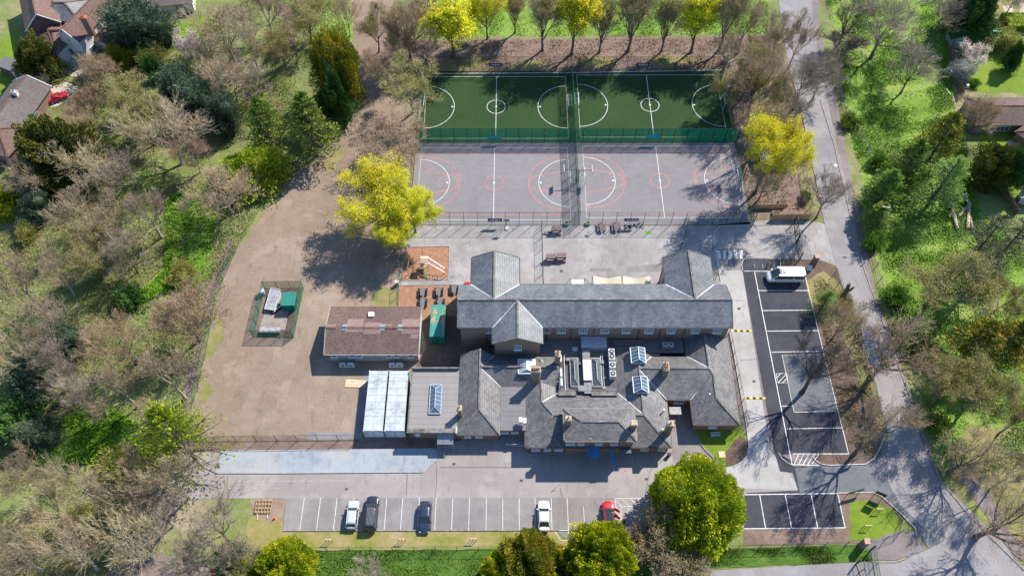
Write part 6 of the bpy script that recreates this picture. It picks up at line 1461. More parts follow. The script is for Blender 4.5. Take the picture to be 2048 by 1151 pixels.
banner('purple banner with white lettering on the far fence behind the right pitch', 1286, 131, 2.7, 1.0, 'purple', 1.9, FY3-.09)
banner('purple banner on the playground fence below the left hard court', 990, 440.5, 2.6, .9, 'purple', 1.7, FY1-.09)
banner('purple banner on the playground fence below the right hard court', 1263, 437.5, 2.6, .9, 'purple', 1.8, FY1-.09)
banner('turquoise banner on the green fence at the middle of the left courts', 989, 277, 2.8, .95, 'teal', 1.6, FY2-.09, False)
banner('turquoise banner on the green fence at the middle of the right courts', 1307, 273.5, 2.8, .95, 'teal', 1.9, FY2-.09, False)
# goals and hoops
def goal(label, x, y, s, w=3.0, h=2.0, mat='light_green', depth=.9):
    t = thing('goal', label, 'goal', (x, y, 0), 0, 'small sided goals'); f = MB()
    f.tube([(0, -w/2, 0), (0, -w/2, h)], .05, 6); f.tube([(0, w/2, 0), (0, w/2, h)], .05, 6); f.tube([(0, -w/2-.05, h), (0, w/2+.05, h)], .05, 6); f.build('frame', 'white_frame', t)
    b = MB(); [b.tube([(0, q*w/2, h-.03), (s*depth, q*w/2, h*.9), (s*depth, q*w/2, 0)], .03, 5) for q in (-1, 1)]; b.tube([(s*depth, -w/2, h*.9), (s*depth, w/2, h*.9)], .03, 5); b.build('stay', mat, t)
    n = MB(); n.add([(0, -w/2, h), (0, w/2, h), (s*depth, w/2, h*.9), (s*depth, -w/2, h*.9), (s*depth, w/2, 0), (s*depth, -w/2, 0)], [(0, 1, 2, 3), (3, 2, 4, 5)]); n.build('net', 'mesh_thin', t)
for lb, x, y, s in (('goal at the left end of the left turf pitch', -17.6, 120, -1), ('goal at the inner end of the left turf pitch', 11.2, 120, 1), ('goal at the inner end of the right turf pitch', 13.35, 120.5, -1), ('goal at the lane end of the right turf pitch', 42.5, 120.5, 1), ('goal at the inner end of the left hard court', 10.9, 100.2, 1), ('goal at the inner end of the right hard court', 13.65, 100.8, -1), ('goal at the lane end of the right hard court', 42.4, 100.8, 1)):
    goal(lb, x, y, s, depth=.75)
def hoop(label, px, py, fx, s):
    p = W(px, py, 3.2); t = thing('basketball_hoop', label, 'basketball hoop', (fx, p.y, 0), 0, 'basketball hoops'); L = p.x-fx
    m = MB(); m.box((0, 0, 1.7), (.12, .12, 3.4)); m.build('post', 'fence_green', t)
    m = MB(); m.bar((0, 0, 3.3), (L, 0, 3.3), .08); m.bar((0, 0, 2.6), (L*.5, 0, 3.25), .05); m.build('arm', 'fence_green', t)
    m = MB(); m.box((L, 0, 3.3), (.06, 1.7, 1.0)); m.build('backboard', 'white_frame', t)
    m = MB(); m.tube([(L+s*.28+.23*math.cos(R(a)), .23*math.sin(R(a)), 3.0) for a in range(0, 361, 30)], .02, 5); m.build('hoop_ring', 'orange', t)
hoop('basketball hoop reaching left from the dividing fence', 1128, 340, FXC-.2, -1); hoop('basketball hoop reaching right from the dividing fence', 1184, 341, FXC+.2, 1)
hoop('basketball hoop at the lane end of the right hard court', 1467, 337, FXE-.2, -1)

# ---------------------------------------------------------------- playground things
def picnic(mat1, mat2, L=1.7, seat_off=.68):
    t = thing('picnic_table', '', 'picnic table'); m = MB(); m.box((0, 0, .73), (.74, L, .06)); m.build('tabletop', mat1, t)
    for s in (-1, 1): m = MB(); m.box((s*seat_off, 0, .44), (.26, L, .05)); m.build('seat', mat2, t)
    for s in (-1, 1): m = MB(); m.bar((-.75, s*L*.33, 0), (-.25, s*L*.33, .7), .08); m.bar((.75, s*L*.33, 0), (.25, s*L*.33, .7), .08); m.bar((-.75, s*L*.33, .38), (.75, s*L*.33, .38), .07); m.build('leg_frame', mat2, t)
    return t
pt = picnic('recycled_plastic', 'black'); PT = 'grey picnic tables on the bark'
tl = [((845, 583), 'grey picnic table, left one of the upper row on the bark'), ((877, 582), 'grey picnic table, middle one of the upper row on the bark'), ((908, 577), 'grey picnic table nearest the corner of the school'), ((845, 604), 'grey picnic table, left one of the lower row on the bark'), ((880, 604), 'grey picnic table half hidden behind the green container')]
for i, (q, lb) in enumerate(tl):
    p = W(*q, .6)
    if i == 0: pt.location = p.xy.to_3d(); pt['label'] = lb; pt['group'] = PT
    else: copy_tree(pt, (p.x, p.y, 0), 0, label=lb, group=PT)
pb = picnic('bench_brown', 'bench_brown', 1.9)
for i, (q, lb) in enumerate((((1203, 453), 'brown picnic table by the court fence, left of the pair'), ((1232, 452), 'brown picnic table by the court fence, right of the pair'))):
    p = W(*q, .6)
    if i == 0: pb.location = p.xy.to_3d(); pb['label'] = lb; pb['group'] = 'brown picnic tables by the court fence'
    else: copy_tree(pb, (p.x, p.y, 0), 0, label=lb, group='brown picnic tables by the court fence')
def shelter_bench(label, px, py, w=1.7):
    p = W(px, py, .9); t = thing('covered_bench', label, 'bench', (p.x, p.y, 0), 0, 'covered brown benches in the playground')
    m = MB(); m.box((0, .35, 1.35), (w, .75, .06)); m.build('roof', 'bench_brown', t)
    m = MB()
    for k in range(5): m.box((-w/2+.2+k*(w-.4)/4, -.25, .46), (.22, .36, .05))
    m.build('seat', 'pink', t)
    m = MB(); m.box((0, -.25, .42), (w, .42, .04)); m.box((0, .1, .75), (w, .06, .35)); m.build('backrest', 'bench_brown', t)
    for sx in (-1, 1):
        m = MB(); m.box((sx*(w/2-.06), .35, .66), (.08, .6, 1.32)); m.box((sx*(w/2-.06), -.25, .2), (.07, .36, .4)); m.build('side_frame', 'bench_brown', t)
shelter_bench('covered brown bench in the playground, left of the pair', 1102, 517); shelter_bench('covered brown bench in the playground, right of the pair', 1122.5, 515.5)
shelter_bench('covered brown bench against the court fence', 1113, 461, 1.8)
p = W(1095, 464, .4); t = thing('bench', 'low dark bench beside the covered bench at the court fence', 'bench', (p.x, p.y, 0)); m = MB(); m.box((0, 0, .42), (1.3, .35, .06)); m.build('seat', 'old_timber', t)
for s in (-1, 1): m = MB(); m.box((s*.5, 0, .2), (.08, .3, .4)); m.build('leg', 'old_timber', t)
def planter(label, px, py, mat, w=.8, d=.6, h=.6, grow='leaf_shrub', name='planter'):
    p = W(px, py, h); t = thing(name, label, 'planter', (p.x, p.y, 0)); m = MB()
    for a, b, c, e in ((0, -d/2, w, .05), (0, d/2, w, .05), (-w/2, 0, .05, d-.05), (w/2, 0, .05, d-.05)): m.box((a, b, h/2), (c, e, h))
    m.build('box', mat, t); m = MB(); m.box((0, 0, h-.08), (w-.08, d-.08, .1)); m.build('soil', 'dug_soil', t)
    if grow:
        rng = np.random.default_rng(int(px)); C = np.stack([rng.uniform(-w/2, w/2, 60), rng.uniform(-d/2, d/2, 60), rng.uniform(h, h+.3, 60)], -1); V, Q = leaf_quads(rng, C, .16); link('plants', fast_mesh('plants', V, Q, grow, rng.random(60)), t)
    return t
planter('pale green planter box at the foot of the dividing fence', 1133, 445, 'light_green', grow=None); planter('pale green planter box right of the dividing fence', 1176, 444.5, 'light_green', grow=None)
planter('timber planter at the corner of the nursery yard', 1568, 403, 'pale_timber', 1.6, 1.2); planter('timber planter against the lower nursery fence', 1553, 425, 'pale_timber', 1.3, .8)
# netball stand
p = W(1013, 457); t = thing('netball_stand', 'movable basketball stand with a pale base outside the left court fence', 'basketball stand', (p.x, p.y, 0)); m = MB(); m.box((0, 0, .15), (.7, 1.0, .3), taper=.7); m.build('base', 'metal_light', t)
m = MB(); m.tube([(0, .3, .25), (0, .2, 2.6)], .05, 6); m.bar((0, .2, 2.5), (0, -.2, 2.7), .05); m.build('pole', 'dark_metal', t); m = MB(); m.box((0, -.22, 2.8), (1.1, .04, .75)); m.build('backboard', 'metal_grey', t)
m = MB(); m.tube([(.22*math.cos(R(a)), -.5+.22*math.sin(R(a)), 2.55) for a in range(0, 361, 30)], .018, 5); m.build('hoop_ring', 'orange', t)
# toys by the fence
def trike(label, px, py, mat, rz=0):
    p = W(px, py, .3); t = thing('tricycle', label, 'tricycle', (p.x, p.y, 0), rz); m = MB(); m.tube([(-.45, 0, .25), (0, 0, .4), (.4, 0, .45), (.45, 0, .75)], .035, 5); m.tube([(.45, -.25, .75), (.45, .25, .75)], .025, 5); m.tube([(-.45, -.3, .22), (-.45, .3, .22)], .03, 5); m.build('frame', mat, t)
    for x, y, r_ in ((-.45, -.3, .2), (-.45, .3, .2), (.42, 0, .26)): m = MB(); m.cyl((x, y-.03, r_), r_, .06, 12, axis='y'); m.build('wheel', 'black', t)
    m = MB(); m.box((-.1, 0, .48), (.3, .25, .06)); m.build('seat', 'black', t)
for i, (a, b, mt_, lb) in enumerate(((1256, 452, 'blue_cloth', 'blue tricycle by the court fence, leftmost of the ride-on toys'), (1264, 451, 'blue_cloth', 'blue tricycle left of the dark ride-on toy'), (1276, 449, 'fence_dark', 'dark green ride-on trike right of the blue ones'), (1285, 449, 'lime', 'lime green tricycle, rightmost of the ride-on toys'))): trike(lb, a, b, mt_, .4*i)
# climbing frame on the bark
p = W(851, 535); t = thing('climbing_frame', 'timber climbing tower with a green slide and two grey chain bridges on the bark', 'climbing frame', (p.x, p.y, 0))
for x in (-.6, .6):
    for y in (-.6, .6): m = MB(); m.tube([(x, y, 0), (x, y, 2.5)], .06, 6); m.build('post', 'timber', t)
m = MB(); m.box((0, 0, 1.3), (1.3, 1.3, .08)); m.build('platform', 'pale_timber', t)
m = MB(); m.plate([(-.7, 0, 2.9), (-.7, .75, 2.45), (.7, .75, 2.45), (.7, 0, 2.9)], .05); m.plate([(-.7, -.75, 2.45), (-.7, 0, 2.9), (.7, 0, 2.9), (.7, -.75, 2.45)], .05); fixn(m.build('roof', 'pale_timber', t))
m = MB()
for k in range(7): m.box((.15, -.85-k*.22, 1.35-k*.19), (.6, .12, .05))
m.bar((-.15, -.75, 1.45), (-.15, -2.3, .05), .06); m.bar((.45, -.75, 1.45), (.45, -2.3, .05), .06); m.build('ladder', 'play_green', t)
m = MB(); m.bar((.65, .5, 2.4), (3.6, -1.0, 1.3), .07); m.bar((.65, -.5, 2.3), (3.6, -1.9, 1.3), .07); m.bar((3.6, -1.0, 1.3), (3.6, -1.0, 0), .08); m.bar((3.6, -1.9, 1.3), (3.6, -1.9, 0), .08)
for k in range(8): q = k/8; m.bar((.65+2.95*q, .5-1.5*q, 2.4-1.1*q), (.65+2.95*q, -.5-1.4*q, 2.3-1.0*q), .04)
m.build('net_bridge', 'metal_light', t)
m = MB(); m.bar((-.6, -.6, 2.2), (-2.9, -1.4, 1.8), .06); m.bar((-2.9, -1.4, 1.8), (-2.9, -1.4, 0), .08); m.bar((-.6, .6, 2.2), (-.6, 2.4, 2.2), .06); m.bar((-.6, 2.4, 2.2), (-.6, 2.4, 0), .08); m.bar((-2.9, -1.4, 1.8), (-2.7, .9, 1.8), .06); m.bar((-2.7, .9, 1.8), (-2.7, .9, 0), .08); m.build('swing_beam', 'timber', t)
p = W(793, 562, 1.2); t = thing('waste_bin', 'white-topped bin beside the fence of the bark play area', 'bin', (p.x, p.y, 0)); m = MB(); m.box((0, 0, .5), (.5, .5, 1)); m.build('body', 'metal_grey', t); m = MB(); m.box((0, 0, 1.04), (.65, .55, .08)); m.build('lid', 'metal_white', t)
for px, py, lb in ((1016-82, 566, 'red ride-on car beside the school wall corner'),):
    p = W(px, py, .4); t = thing('toy_car', lb, 'toy', (p.x, p.y, 0)); m = MB(); m.box((0, 0, .35), (1.0, .55, .35), taper=.8); m.build('body', 'red_gloss', t)
    for x in (-.32, .32):
        for y in (-.28, .28): m = MB(); m.cyl((x, y-.03, .15), .15, .06, 10, axis='y'); m.build('wheel', 'black', t)
# shade sails and canopy behind the long roof
def sail(label, px0, px1, pyt, dip=.5):
    a, b = W(px0, pyt, 3.6), W(px1, pyt, 3.6); cx = (a.x+b.x)/2; t = thing('shade_sail', label, 'shade sail', (cx, a.y, 0), 0, 'cream shade sails behind the school'); hw = (b.x-a.x)/2; n = 10; vs = []; fs = []
    for i in range(n+1):
        for j in range(n+1):
            u, v = i/n, j/n; x = (-hw+2*hw*u)*(1-.06*math.sin(math.pi*v)); y = -4.4*v*(1-.0*u)-.5*math.sin(math.pi*u)*(1-v)*.6; z = 3.6-dip*math.sin(math.pi*u)*math.sin(math.pi*v)-.5*v+.3*abs(2*u-1)*(1-v)
            vs.append((x, y, z))
    for i in range(n):
        for j in range(n): k = i*(n+1)+j; fs.append((k, k+n+1, k+n+2, k+1))
    m = MB(); m.add(vs, fs); fixn(m.build('sail', 'sail_cloth', t, smooth=True))
    for x in (-hw, hw): m = MB(); m.tube([(x*1.01, .05, 0), (x*1.01, .05, 4.0)], .06, 8); m.build('post', 'metal_grey', t)
sail('cream shade sail behind the school roof, left of the pair', 1186, 1243, 553); sail('cream shade sail behind the school roof, right of the pair', 1245, 1301, 553)
a, b = W(1143, 559, 2.6), W(1167, 559, 2.6); t = thing('play_canopy', 'white canopy on dark frames peeping over the school roof left of the cream sails', 'canopy', ((a.x+b.x)/2, a.y, 0)); m = MB(); m.box((0, -1.4, 2.55), (b.x-a.x, 2.8, .08)); m.build('canopy_top', 'metal_white', t)
for x in (-1, 1): m = MB(); hx = (b.x-a.x)/2; m.bar((x*(hx+.2), .3, 0), (x*(hx+.2), .3, 2.7), .07); m.bar((x*(hx+.2), .3, 2.7), (x*(hx+.8), -.6, 2.6), .06); m.bar((x*(hx+.8), -.6, 2.6), (x*(hx+.8), -.6, 0), .06); m.build('side_frame', 'dark_metal', t)
# railings by the north-east wing
for q, lb in ((((1396, 506), (1398, 497), (1414, 497), (1415, 504)), 'bent dark hoop railing behind the north-east school wing'), (((1430, 530), (1428, 536), (1429, 548)), 'dark hoop railing beside the kerb, upper of two'), (((1431, 556), (1429, 562), (1430, 568)), 'dark hoop railing beside the kerb, lower of two')):
    ps = [W(*p_) for p_ in q]; m = MB(); m.tube([(p_.x, p_.y, 1.0 if 0 < i < len(ps)-1 else .0) for i, p_ in enumerate([ps[0]]+ps+[ps[-1]])], .035, 6); tag(m.build('railing', 'dark_metal'), lb, 'railing')
# speed humps
def hump(label, px0, px1, py, n):
    a, b = W(px0, py), W(px1, py); t = thing('speed_hump', label, 'speed hump', (a.x, a.y, .03), 0, 'yellow and black speed humps'); w = (b.x-a.x)/n
    for k in range(n):
        m = MB(); vs = [(k*w, -.2, 0), ((k+1)*w-.01, -.2, 0), ((k+1)*w-.01, -.08, .06), (k*w, -.08, .06), (k*w, .08, .06), ((k+1)*w-.01, .08, .06), (k*w, .2, 0), ((k+1)*w-.01, .2, 0)]
        m.add(vs, [(0, 1, 2, 3), (3, 2, 5, 4), (4, 5, 7, 6), (0, 3, 4, 6), (1, 7, 5, 2)]); m.build('segment', 'yellow_paint' if k % 2 == 0 else 'black', t)
hump('yellow and black speed hump across the lane beside the long roof', 1462, 1504, 661.5, 7); hump('yellow and black speed hump across the lane beside the east wing', 1486, 1531, 796, 7)
# cycle hoops and bicycles
for q, lb in (((1507, 537, 1502, 527), 'steel cycle hoop, left of the two by the minibus'), ((1523, 537, 1519, 527), 'steel cycle hoop, right of the two by the minibus')):
    a = W(q[0], q[1]); m = MB(); m.tube([(a.x, a.y-.4, 0), (a.x, a.y-.4, .75), (a.x, a.y-.3, .85), (a.x, a.y+.3, .85), (a.x, a.y+.4, .75), (a.x, a.y+.4, 0)], .03, 6); tag(m.build('cycle_hoop', 'metal_grey'), lb, 'cycle stand', 'cycle hoops in the bay')
def bicycle(label, px, py, rz, mat):
    p = W(px, py, .5); t = thing('bicycle', label, 'bicycle', (p.x, p.y, 0), rz)
    for x in (-.5, .5):
        m = MB(); m.tube([(x+.33*math.cos(R(a)), 0, .34+.33*math.sin(R(a))) for a in range(0, 361, 24)], .028, 5); w_ = m.build('wheel', 'black', t)
        m = MB(); [m.bar((x-.3*math.cos(R(a)), 0, .34-.3*math.sin(R(a))), (x+.3*math.cos(R(a)), 0, .34+.3*math.sin(R(a))), .01) for a in range(0, 180, 30)]; m.build('spokes', 'metal_light', w_)
    m = MB()
    for a, b in (((-.5, .34), (-.08, .32)), ((-.5, .34), (-.18, .78)), ((-.08, .32), (-.18, .82)), ((-.08, .32), (.34, .72)), ((-.18, .76), (.34, .78)), ((.32, .85), (.5, .34))): m.tube([(a[0], 0, a[1]), (b[0], 0, b[1])], .03, 5)
    m.build('frame', mat, t); m = MB(); m.tube([(.3, -.26, .95), (.34, 0, .88), (.3, .26, .95)], .02, 5); m.build('handlebar', 'black', t); m = MB(); m.box((-.2, 0, .88), (.26, .14, .06)); m.build('saddle', 'black', t)
bicycle('lime and dark bicycle in the cycle bay, left of the pair', 1538, 527, 1.2, 'lime'); bicycle('pink and purple bicycle in the cycle bay, right of the pair', 1547, 524, 1.0, 'pink')
# entrance gates, piers, lamps
def gate(label, q0, q1, h, mat='dark_metal', bars=9, group=None):
    a, b = W(*q0), W(*q1); t = thing('metal_gate', label, 'gate', (a.x, a.y, 0), math.atan2(b.y-a.y, b.x-a.x), group); L = (b-a).length; m = MB()
    m.bar((0, 0, .12), (L, 0, .12), .07); m.bar((0, 0, h-.05), (L, 0, h-.05), .07); m.bar((0, 0, h*.55), (L, 0, h*.55), .05); m.bar((0, 0, .1), (0, 0, h), .07); m.bar((L, 0, .1), (L, 0, h), .07); m.bar((L/2, 0, .1), (L/2, 0, h), .07); m.build('gate_frame', mat, t)
    m = MB(); n = int(L/.16); [m.bar((k*L/n, 0, .12), (k*L/n, 0, h-.08), .018) for k in range(1, n)]; m.build('bars', mat, t)
    for x in (-.12, L+.12): m = MB(); m.box((x, 0, h/2+.1), (.14, .14, h+.2)); m.build('gate_post', mat, t)
gate('tall dark steel gate across the school entrance, upper leaf', (1588, 447), (1592, 484), 2.4); gate('tall dark steel gate across the school entrance, lower leaf', (1593, 488), (1598, 520), 2.4)
gate('green steel gate at the bottom right by the brick pier', (1741, 1100), (1752, 1165), 2.0, 'fence_green')
gate('dark steel gate standing open beside the bottom right brick pier', (1712, 1128), (1724, 1160), 2.0)
def pier(label, px, py, h, w=.75):
    p = W(px, py, h); t = thing('brick_pier', label, 'gate pier', (p.x, p.y, 0)); m = MB(); m.box((0, 0, h/2-.05), (w, w, h-.1)); m.build('shaft', 'red_brick', t, uv=True); m = MB(); m.box((0, 0, h-.04), (w+.14, w+.14, .1), taper=.9); m.build('cap', 'red_cap', t)
mplain('red_cap', (.45, .27, .22), .8)
pier('brick gate pier with a pink cap by the school entrance', 1635, 512, 2.8); pier('brick gate pier with a pink cap at the bottom right gate', 1735, 1081, 2.6)
p = W(1620, 533, .9); t = thing('notice_board', 'white notice board lying against the planting bed by the brick pier', 'sign', (p.x, p.y, 0)); m = MB(); m.plate([(-.5, -.4, .3), (.5, -.4, .3), (.5, .3, .9), (-.5, .3, .9)], .04); fixn(m.build('board', 'metal_white', t)); m = MB(); m.bar((0, .3, 0), (0, .3, .85), .06); m.build('post', 'dark_metal', t)
def lamp(label, px, py, h, ax, ay):
    p = W(px, py); t = thing('street_lamp', label, 'street lamp', (p.x, p.y, 0), 0, 'street lamps along the lane'); m = MB(); m.tube([(0, 0, 0), (0, 0, 1.2), (0, 0, h)], [.09, .07, .05], 8); m.build('pole', 'metal_grey', t)
    m = MB(); m.tube([(0, 0, h-.05), (ax, ay, h+.05)], .035, 6); m.build('arm', 'metal_grey', t); m = MB(); m.box((ax*1.25, ay*1.25, h+.05), (.6, .2, .12), math.atan2(ay, ax)); m.build('lamp_head', 'concrete', t)
lamp('street lamp opposite the school entrance', 1748, 466, 7.5, -.9, .1); lamp('street lamp hidden among the yellow-green trees by the lane', 1853, 790, 7.5, -.9, .1)
lamp('street lamp on the meadow above the brown-tipped fir', 1865, 247, 8, -.3, .8)
# cut tree and fallen trunks
def log(label, name, pts, rad, cat='tree trunk', mat='bark'):
    o = W(*pts[0][:2]); t = thing(name, label, cat, (o.x, o.y, 0)); 
    for i, chain in enumerate(pts[1:]):
        m = MB(); P_ = [Vector(W(a, b, z))-Vector((o.x, o.y, 0)) for a, b, z in chain]; r_ = rad if i == 0 else rad*.6; m.tube(P_, [r_*(1-.35*k/(len(P_)-1)) for k in range(len(P_))], 9); m.build('trunk' if i == 0 else 'limb', mat, t, smooth=True)
log('cut-off dark tree stump with two stubs beside the lane', 'tree_stump', [(1684, 598), ((1684, 598, 0), (1690, 586, 2.2), (1699, 567, 4.6)), ((1690, 586, 2.2), (1700, 580, 3.4), (1708, 574, 4.4))], .42)
log('fallen grey trunk lying in the meadow, left of the pair', 'fallen_tree', [(1902, 405), ((1903, 405, .4), (1906, 420, .45), (1915, 458, .4)), ((1907, 425, .4), (1898, 432, .8)), ((1910, 440, .4), (1919, 447, .7))], .4, mat='bark_pale')
log('fallen grey trunk with forked limbs in the meadow, right of the pair', 'fallen_tree', [(1920, 380), ((1912, 378, .4), (1925, 392, .5), (1938, 405, .5), (1936, 456, .4)), ((1936, 412, .5), (1924, 425, .5), (1918, 432, .6)), ((1938, 430, .4), (1946, 455, .5)), ((1930, 396, .5), (1934, 384, .9))], .45, mat='bark_pale')
# stakes for young trees
def stakes(label, px, py, n=2):
    p = W(px, py, 1.1); t = thing('tree_stakes', label, 'tree stake', (p.x, p.y, 0), 0, 'timber stakes for young trees')
    for k in range(n+1): m = MB(); m.tube([(-.45+k*.9/n, 0, 0), (-.45+k*.9/n, 0, 1.2)], .045, 6); m.build('stake', 'old_timber', t)
    m = MB(); m.box((0, 0, 1.15), (1.1, .12, .1)); m.build('crossbar', 'pale_timber', t)
for a, b, lb in ((656, 1078, 'timber tree stakes on the dry verge, leftmost set'), (803, 1077, 'timber tree stakes on the dry verge, middle set'), (946, 1076, 'timber tree stakes on the dry verge, right set'), (1760, 1017, 'timber tree stakes on the mown corner, upper set'), (1737, 1050, 'timber tree stakes on the mown corner, lower set')): stakes(lb, a, b)
# pallet frame, cone, boards
p = W(527, 1011, .3); t = thing('wooden_pallet', 'square slatted pallet on bare soil at the left end of the parking bays', 'pallet', (p.x, p.y, 0)); m = MB()
for k in range(6): m.box((-1.15+k*.46, 0, .25), (.09, 1.9, .1))
for k in range(4): m.box((0, -.9+k*.6, .33), (2.4, .12, .06))
m.build('slats', 'timber', t); m = MB(); [m.box((x, y, .1), (.1, .1, .2)) for x in (-1.1, 1.1) for y in (-.85, .85)]; m.build('feet', 'timber', t)
for a, b, lb in ((515, 1032, 'pale timber post lying by the square pallet, left one'), (535, 1029, 'pale timber post lying by the square pallet, right one')): p = W(a, b); m = MB(); m.box((p.x, p.y, .1), (.12, 1.2, .1), .15); tag(m.build('timber_post', 'pale_timber'), lb, 'timber post')
def cone(label, px, py, mat='orange'):
    p = W(px, py, .3); t = thing('traffic_cone', label, 'traffic cone', (p.x, p.y, 0)); m = MB(); m.cyl((0, 0, .03), .2, .65, 12, r2=.04); m.build('cone', mat, t); m = MB(); m.box((0, 0, .02), (.5, .5, .05)); m.build('base', mat, t)
cone('orange traffic cone on the grass left of the parking bays', 549, 1035); 
p = W(711, 766, .1); m = MB(); q = [W(692, 758), W(732, 760), W(729, 775), (W(689, 774))]; c = sum((v for v in q), Vector())/4; m.plate([(v.x, v.y, .12) for v in q][::-1], .05); tag(fixn(m.build('plywood_sheet', 'pale_timber')), 'plywood sheet lying on the bare field beside the site cabins', 'plywood sheet')
p = W(1444, 908, .1); m = MB(); m.box((p.x, p.y, .12), (1.0, 1.0, .06), .06); tag(m.build('paving_slab', 'pale_timber'), 'square pink slab at the edge of the small lawn by the biggest cypress', 'paving slab')
p = W(1431, 869, .45); t = thing('bench', 'grey slatted bench on the small shaded lawn below the east wing', 'bench', (p.x, p.y, 0), .05); m = MB(); [m.box((0, -.22+k*.14, .45), (1.5, .11, .04)) for k in range(4)]; m.build('seat', 'metal_light', t); m = MB(); [m.box((0, .32, .6+k*.14), (1.5, .04, .11)) for k in range(3)]; m.build('backrest', 'metal_light', t)
for s in (-1, 1): m = MB(); m.box((s*.65, .05, .22), (.07, .55, .44)); m.build('leg', 'metal_grey', t)
p = W(1338, 909, .5); t = thing('litter_bin', 'small black litter bin on the asphalt near the south-east chimney', 'bin', (p.x, p.y, 0)); m = MB(); m.cyl((0, 0, 0), .24, .8, 12, r2=.3); m.build('body', 'black', t); m = MB(); m.cyl((0, 0, .8), .33, .08, 12, r2=.2); m.build('lid', 'dark_metal', t)
# sign boards by the junction
def signb(label, px, py, w, h, z, rz, mat='fence_dark'):
    p = W(px, py, z); t = thing('sign_board', label, 'sign', (p.x, p.y, 0), rz); m = MB(); m.box((0, 0, z), (w, .06, h)); m.build('board', mat, t)
    for s in (-1, 1): m = MB(); m.box((s*w*.4, .06, (z+h/2)/2), (.07, .07, z+h/2)); m.build('post', 'dark_metal', t)
signb('green sign board on two posts at the south tip of the planting bed', 1705, 920, 1.8, .9, 1.5, .35, 'fence_green'); signb('green sign board on two posts beside the dark south bays', 1712, 982, 2.6, .9, 1.5, .25, 'fence_green'); signb('dark sign board at the kerb of the mown corner', 1763, 987, 1.5, .9, 1.5, -.45, 'fence_dark')
signb('small dark sign board lying across the mown corner', 1745, 1006, 1.3, 1.2, 1.0, -.5, 'fence_green')
mplain('shed_green', (.03, .21, .17), .5)
# fenced kitchen garden on the field
fence('garden_enclosure_fence', 'green mesh fence round the little plot on the bare field', PTS((507, 674), (530, 577), (607, 576), (587, 675), (507, 674)), 2.3, 2.6, 'mesh_mid')
sheet('plot_ground', [(508, 673), (531, 578), (606, 577), (586, 674)], 8, 'leaf_litter'); sheet('plot_gravel', [(520, 660), (530, 612), (560, 610), (578, 612), (570, 660)], 9, 'plot_gravel', .15)
q = W(545, 598, 1.0); t = thing('cold_frame', 'grey clear-roofed cold frame in the fenced plot', 'cold frame', (q.x, q.y, 0), -.16); m = MB(); m.plate([(-.85, -1.9, .7), (.85, -1.9, .7), (.85, 1.9, 1.3), (-.85, 1.9, 1.3)][::1], .05); fixn(m.build('glazing', 'tarpaulin', t)); m = MB()
for x in (-.85, .85): m.bar((x, -1.9, .74), (x, 1.9, 1.34), .08); m.box((x, 0, .4), (.06, 3.7, .75))
m.bar((-.85, 1.9, 1.34), (.85, 1.9, 1.34), .08); m.bar((-.85, -1.9, .74), (.85, -1.9, .74), .08); m.build('frame', 'metal_white', t)
q = W(577, 597, 1.9); t = thing('garden_shed', 'small green ribbed metal shed in the fenced plot', 'shed', (q.x, q.y, 0)); m = MB(); m.box((0, 0, .9), (2.1, 2.4, 1.8)); m.build('wall', 'container_green', t); m = MB(); m.box((0, 0, 1.85), (2.4, 2.7, .06)); [m.box((-1.1+k*.2, 0, 1.9), (.07, 2.65, .06)) for k in range(12)]; m.build('roof', 'shed_green', t); m = MB(); m.box((0, -1.22, .85), (.8, .05, 1.6)); m.build('door', 'shed_green', t)
mplain('shed_green', (.03, .21, .17), .5)
q = W(540, 659, .8); t = thing('planting_bench', 'long grey topped bench along the bottom of the fenced plot', 'bench', (q.x, q.y, 0)); m = MB(); m.box((0, 0, .8), (3.4, .9, .06)); m.box((0, -.1, .35), (3.2, .7, .04)); m.build('top', 'tarpaulin', t)
for x in (-1.55, 1.55): m = MB(); m.box((x, 0, .4), (.08, .8, .78)); m.build('leg', 'metal_grey', t)
for k, (a, b, lb) in enumerate(((548, 623, 'white and black crate in the fenced plot, lower left of three'), (553, 618, 'white and black crate in the fenced plot, middle of three'), (559, 614, 'white and black crate in the fenced plot, upper right of three'))):
    p = W(a, b, .3); t = thing('crate', lb, 'crate', (p.x, p.y, 0), .5, 'crates in the fenced plot'); m = MB(); m.box((0, 0, .18), (.75, .45, .36), taper=1.05); m.build('body', 'black', t); m = MB(); m.box((0, 0, .39), (.5, .2, .05)); m.build('lid', 'metal_white', t)
p = W(524, 582, 1.0); t = thing('water_butt', 'white water butt in the upper left corner of the fenced plot', 'water butt', (p.x, p.y, 0)); m = MB(); m.cyl((0, 0, 0), .38, 1.2, 16, r2=.42); m.build('tank', 'metal_white', t); m = MB(); m.cyl((0, 0, 1.2), .44, .06, 16); m.build('lid', 'metal_light', t)
# nursery shelter under the maple
q = W(1557, 306, 2.4); t = thing('shelter', 'pale blue-grey roofed shelter in the nursery yard under the yellow maple', 'shelter', (q.x, q.y, 0)); m = MB(); m.plate([(-3.6, -1.6, 2.2), (3.6, -1.6, 2.2), (3.6, 1.8, 2.6), (-3.6, 1.8, 2.6)], .08); [m.bar((-3.5+k*.5, -1.6, 2.23), (-3.5+k*.5, 1.8, 2.63), .05) for k in range(15)]; fixn(m.build('roof', 'shelter_roof', t)) if 'shelter_roof' in MATS else fixn(m.build('roof', mplain('shelter_roof', (.36, .48, .50), .4), t))
for x in (-3.4, 0, 3.4):
    for y in (-1.4, 1.6): m = MB(); m.box((x, y, 1.1), (.1, .1, 2.2)); m.build('post', 'metal_light', t)
fence('nursery_fence', 'green mesh fence on the lane side of the nursery yard', PTS((1604, 325), (1612, 380), (1624, 436)), 1.8, 2.4, 'mesh_thin')
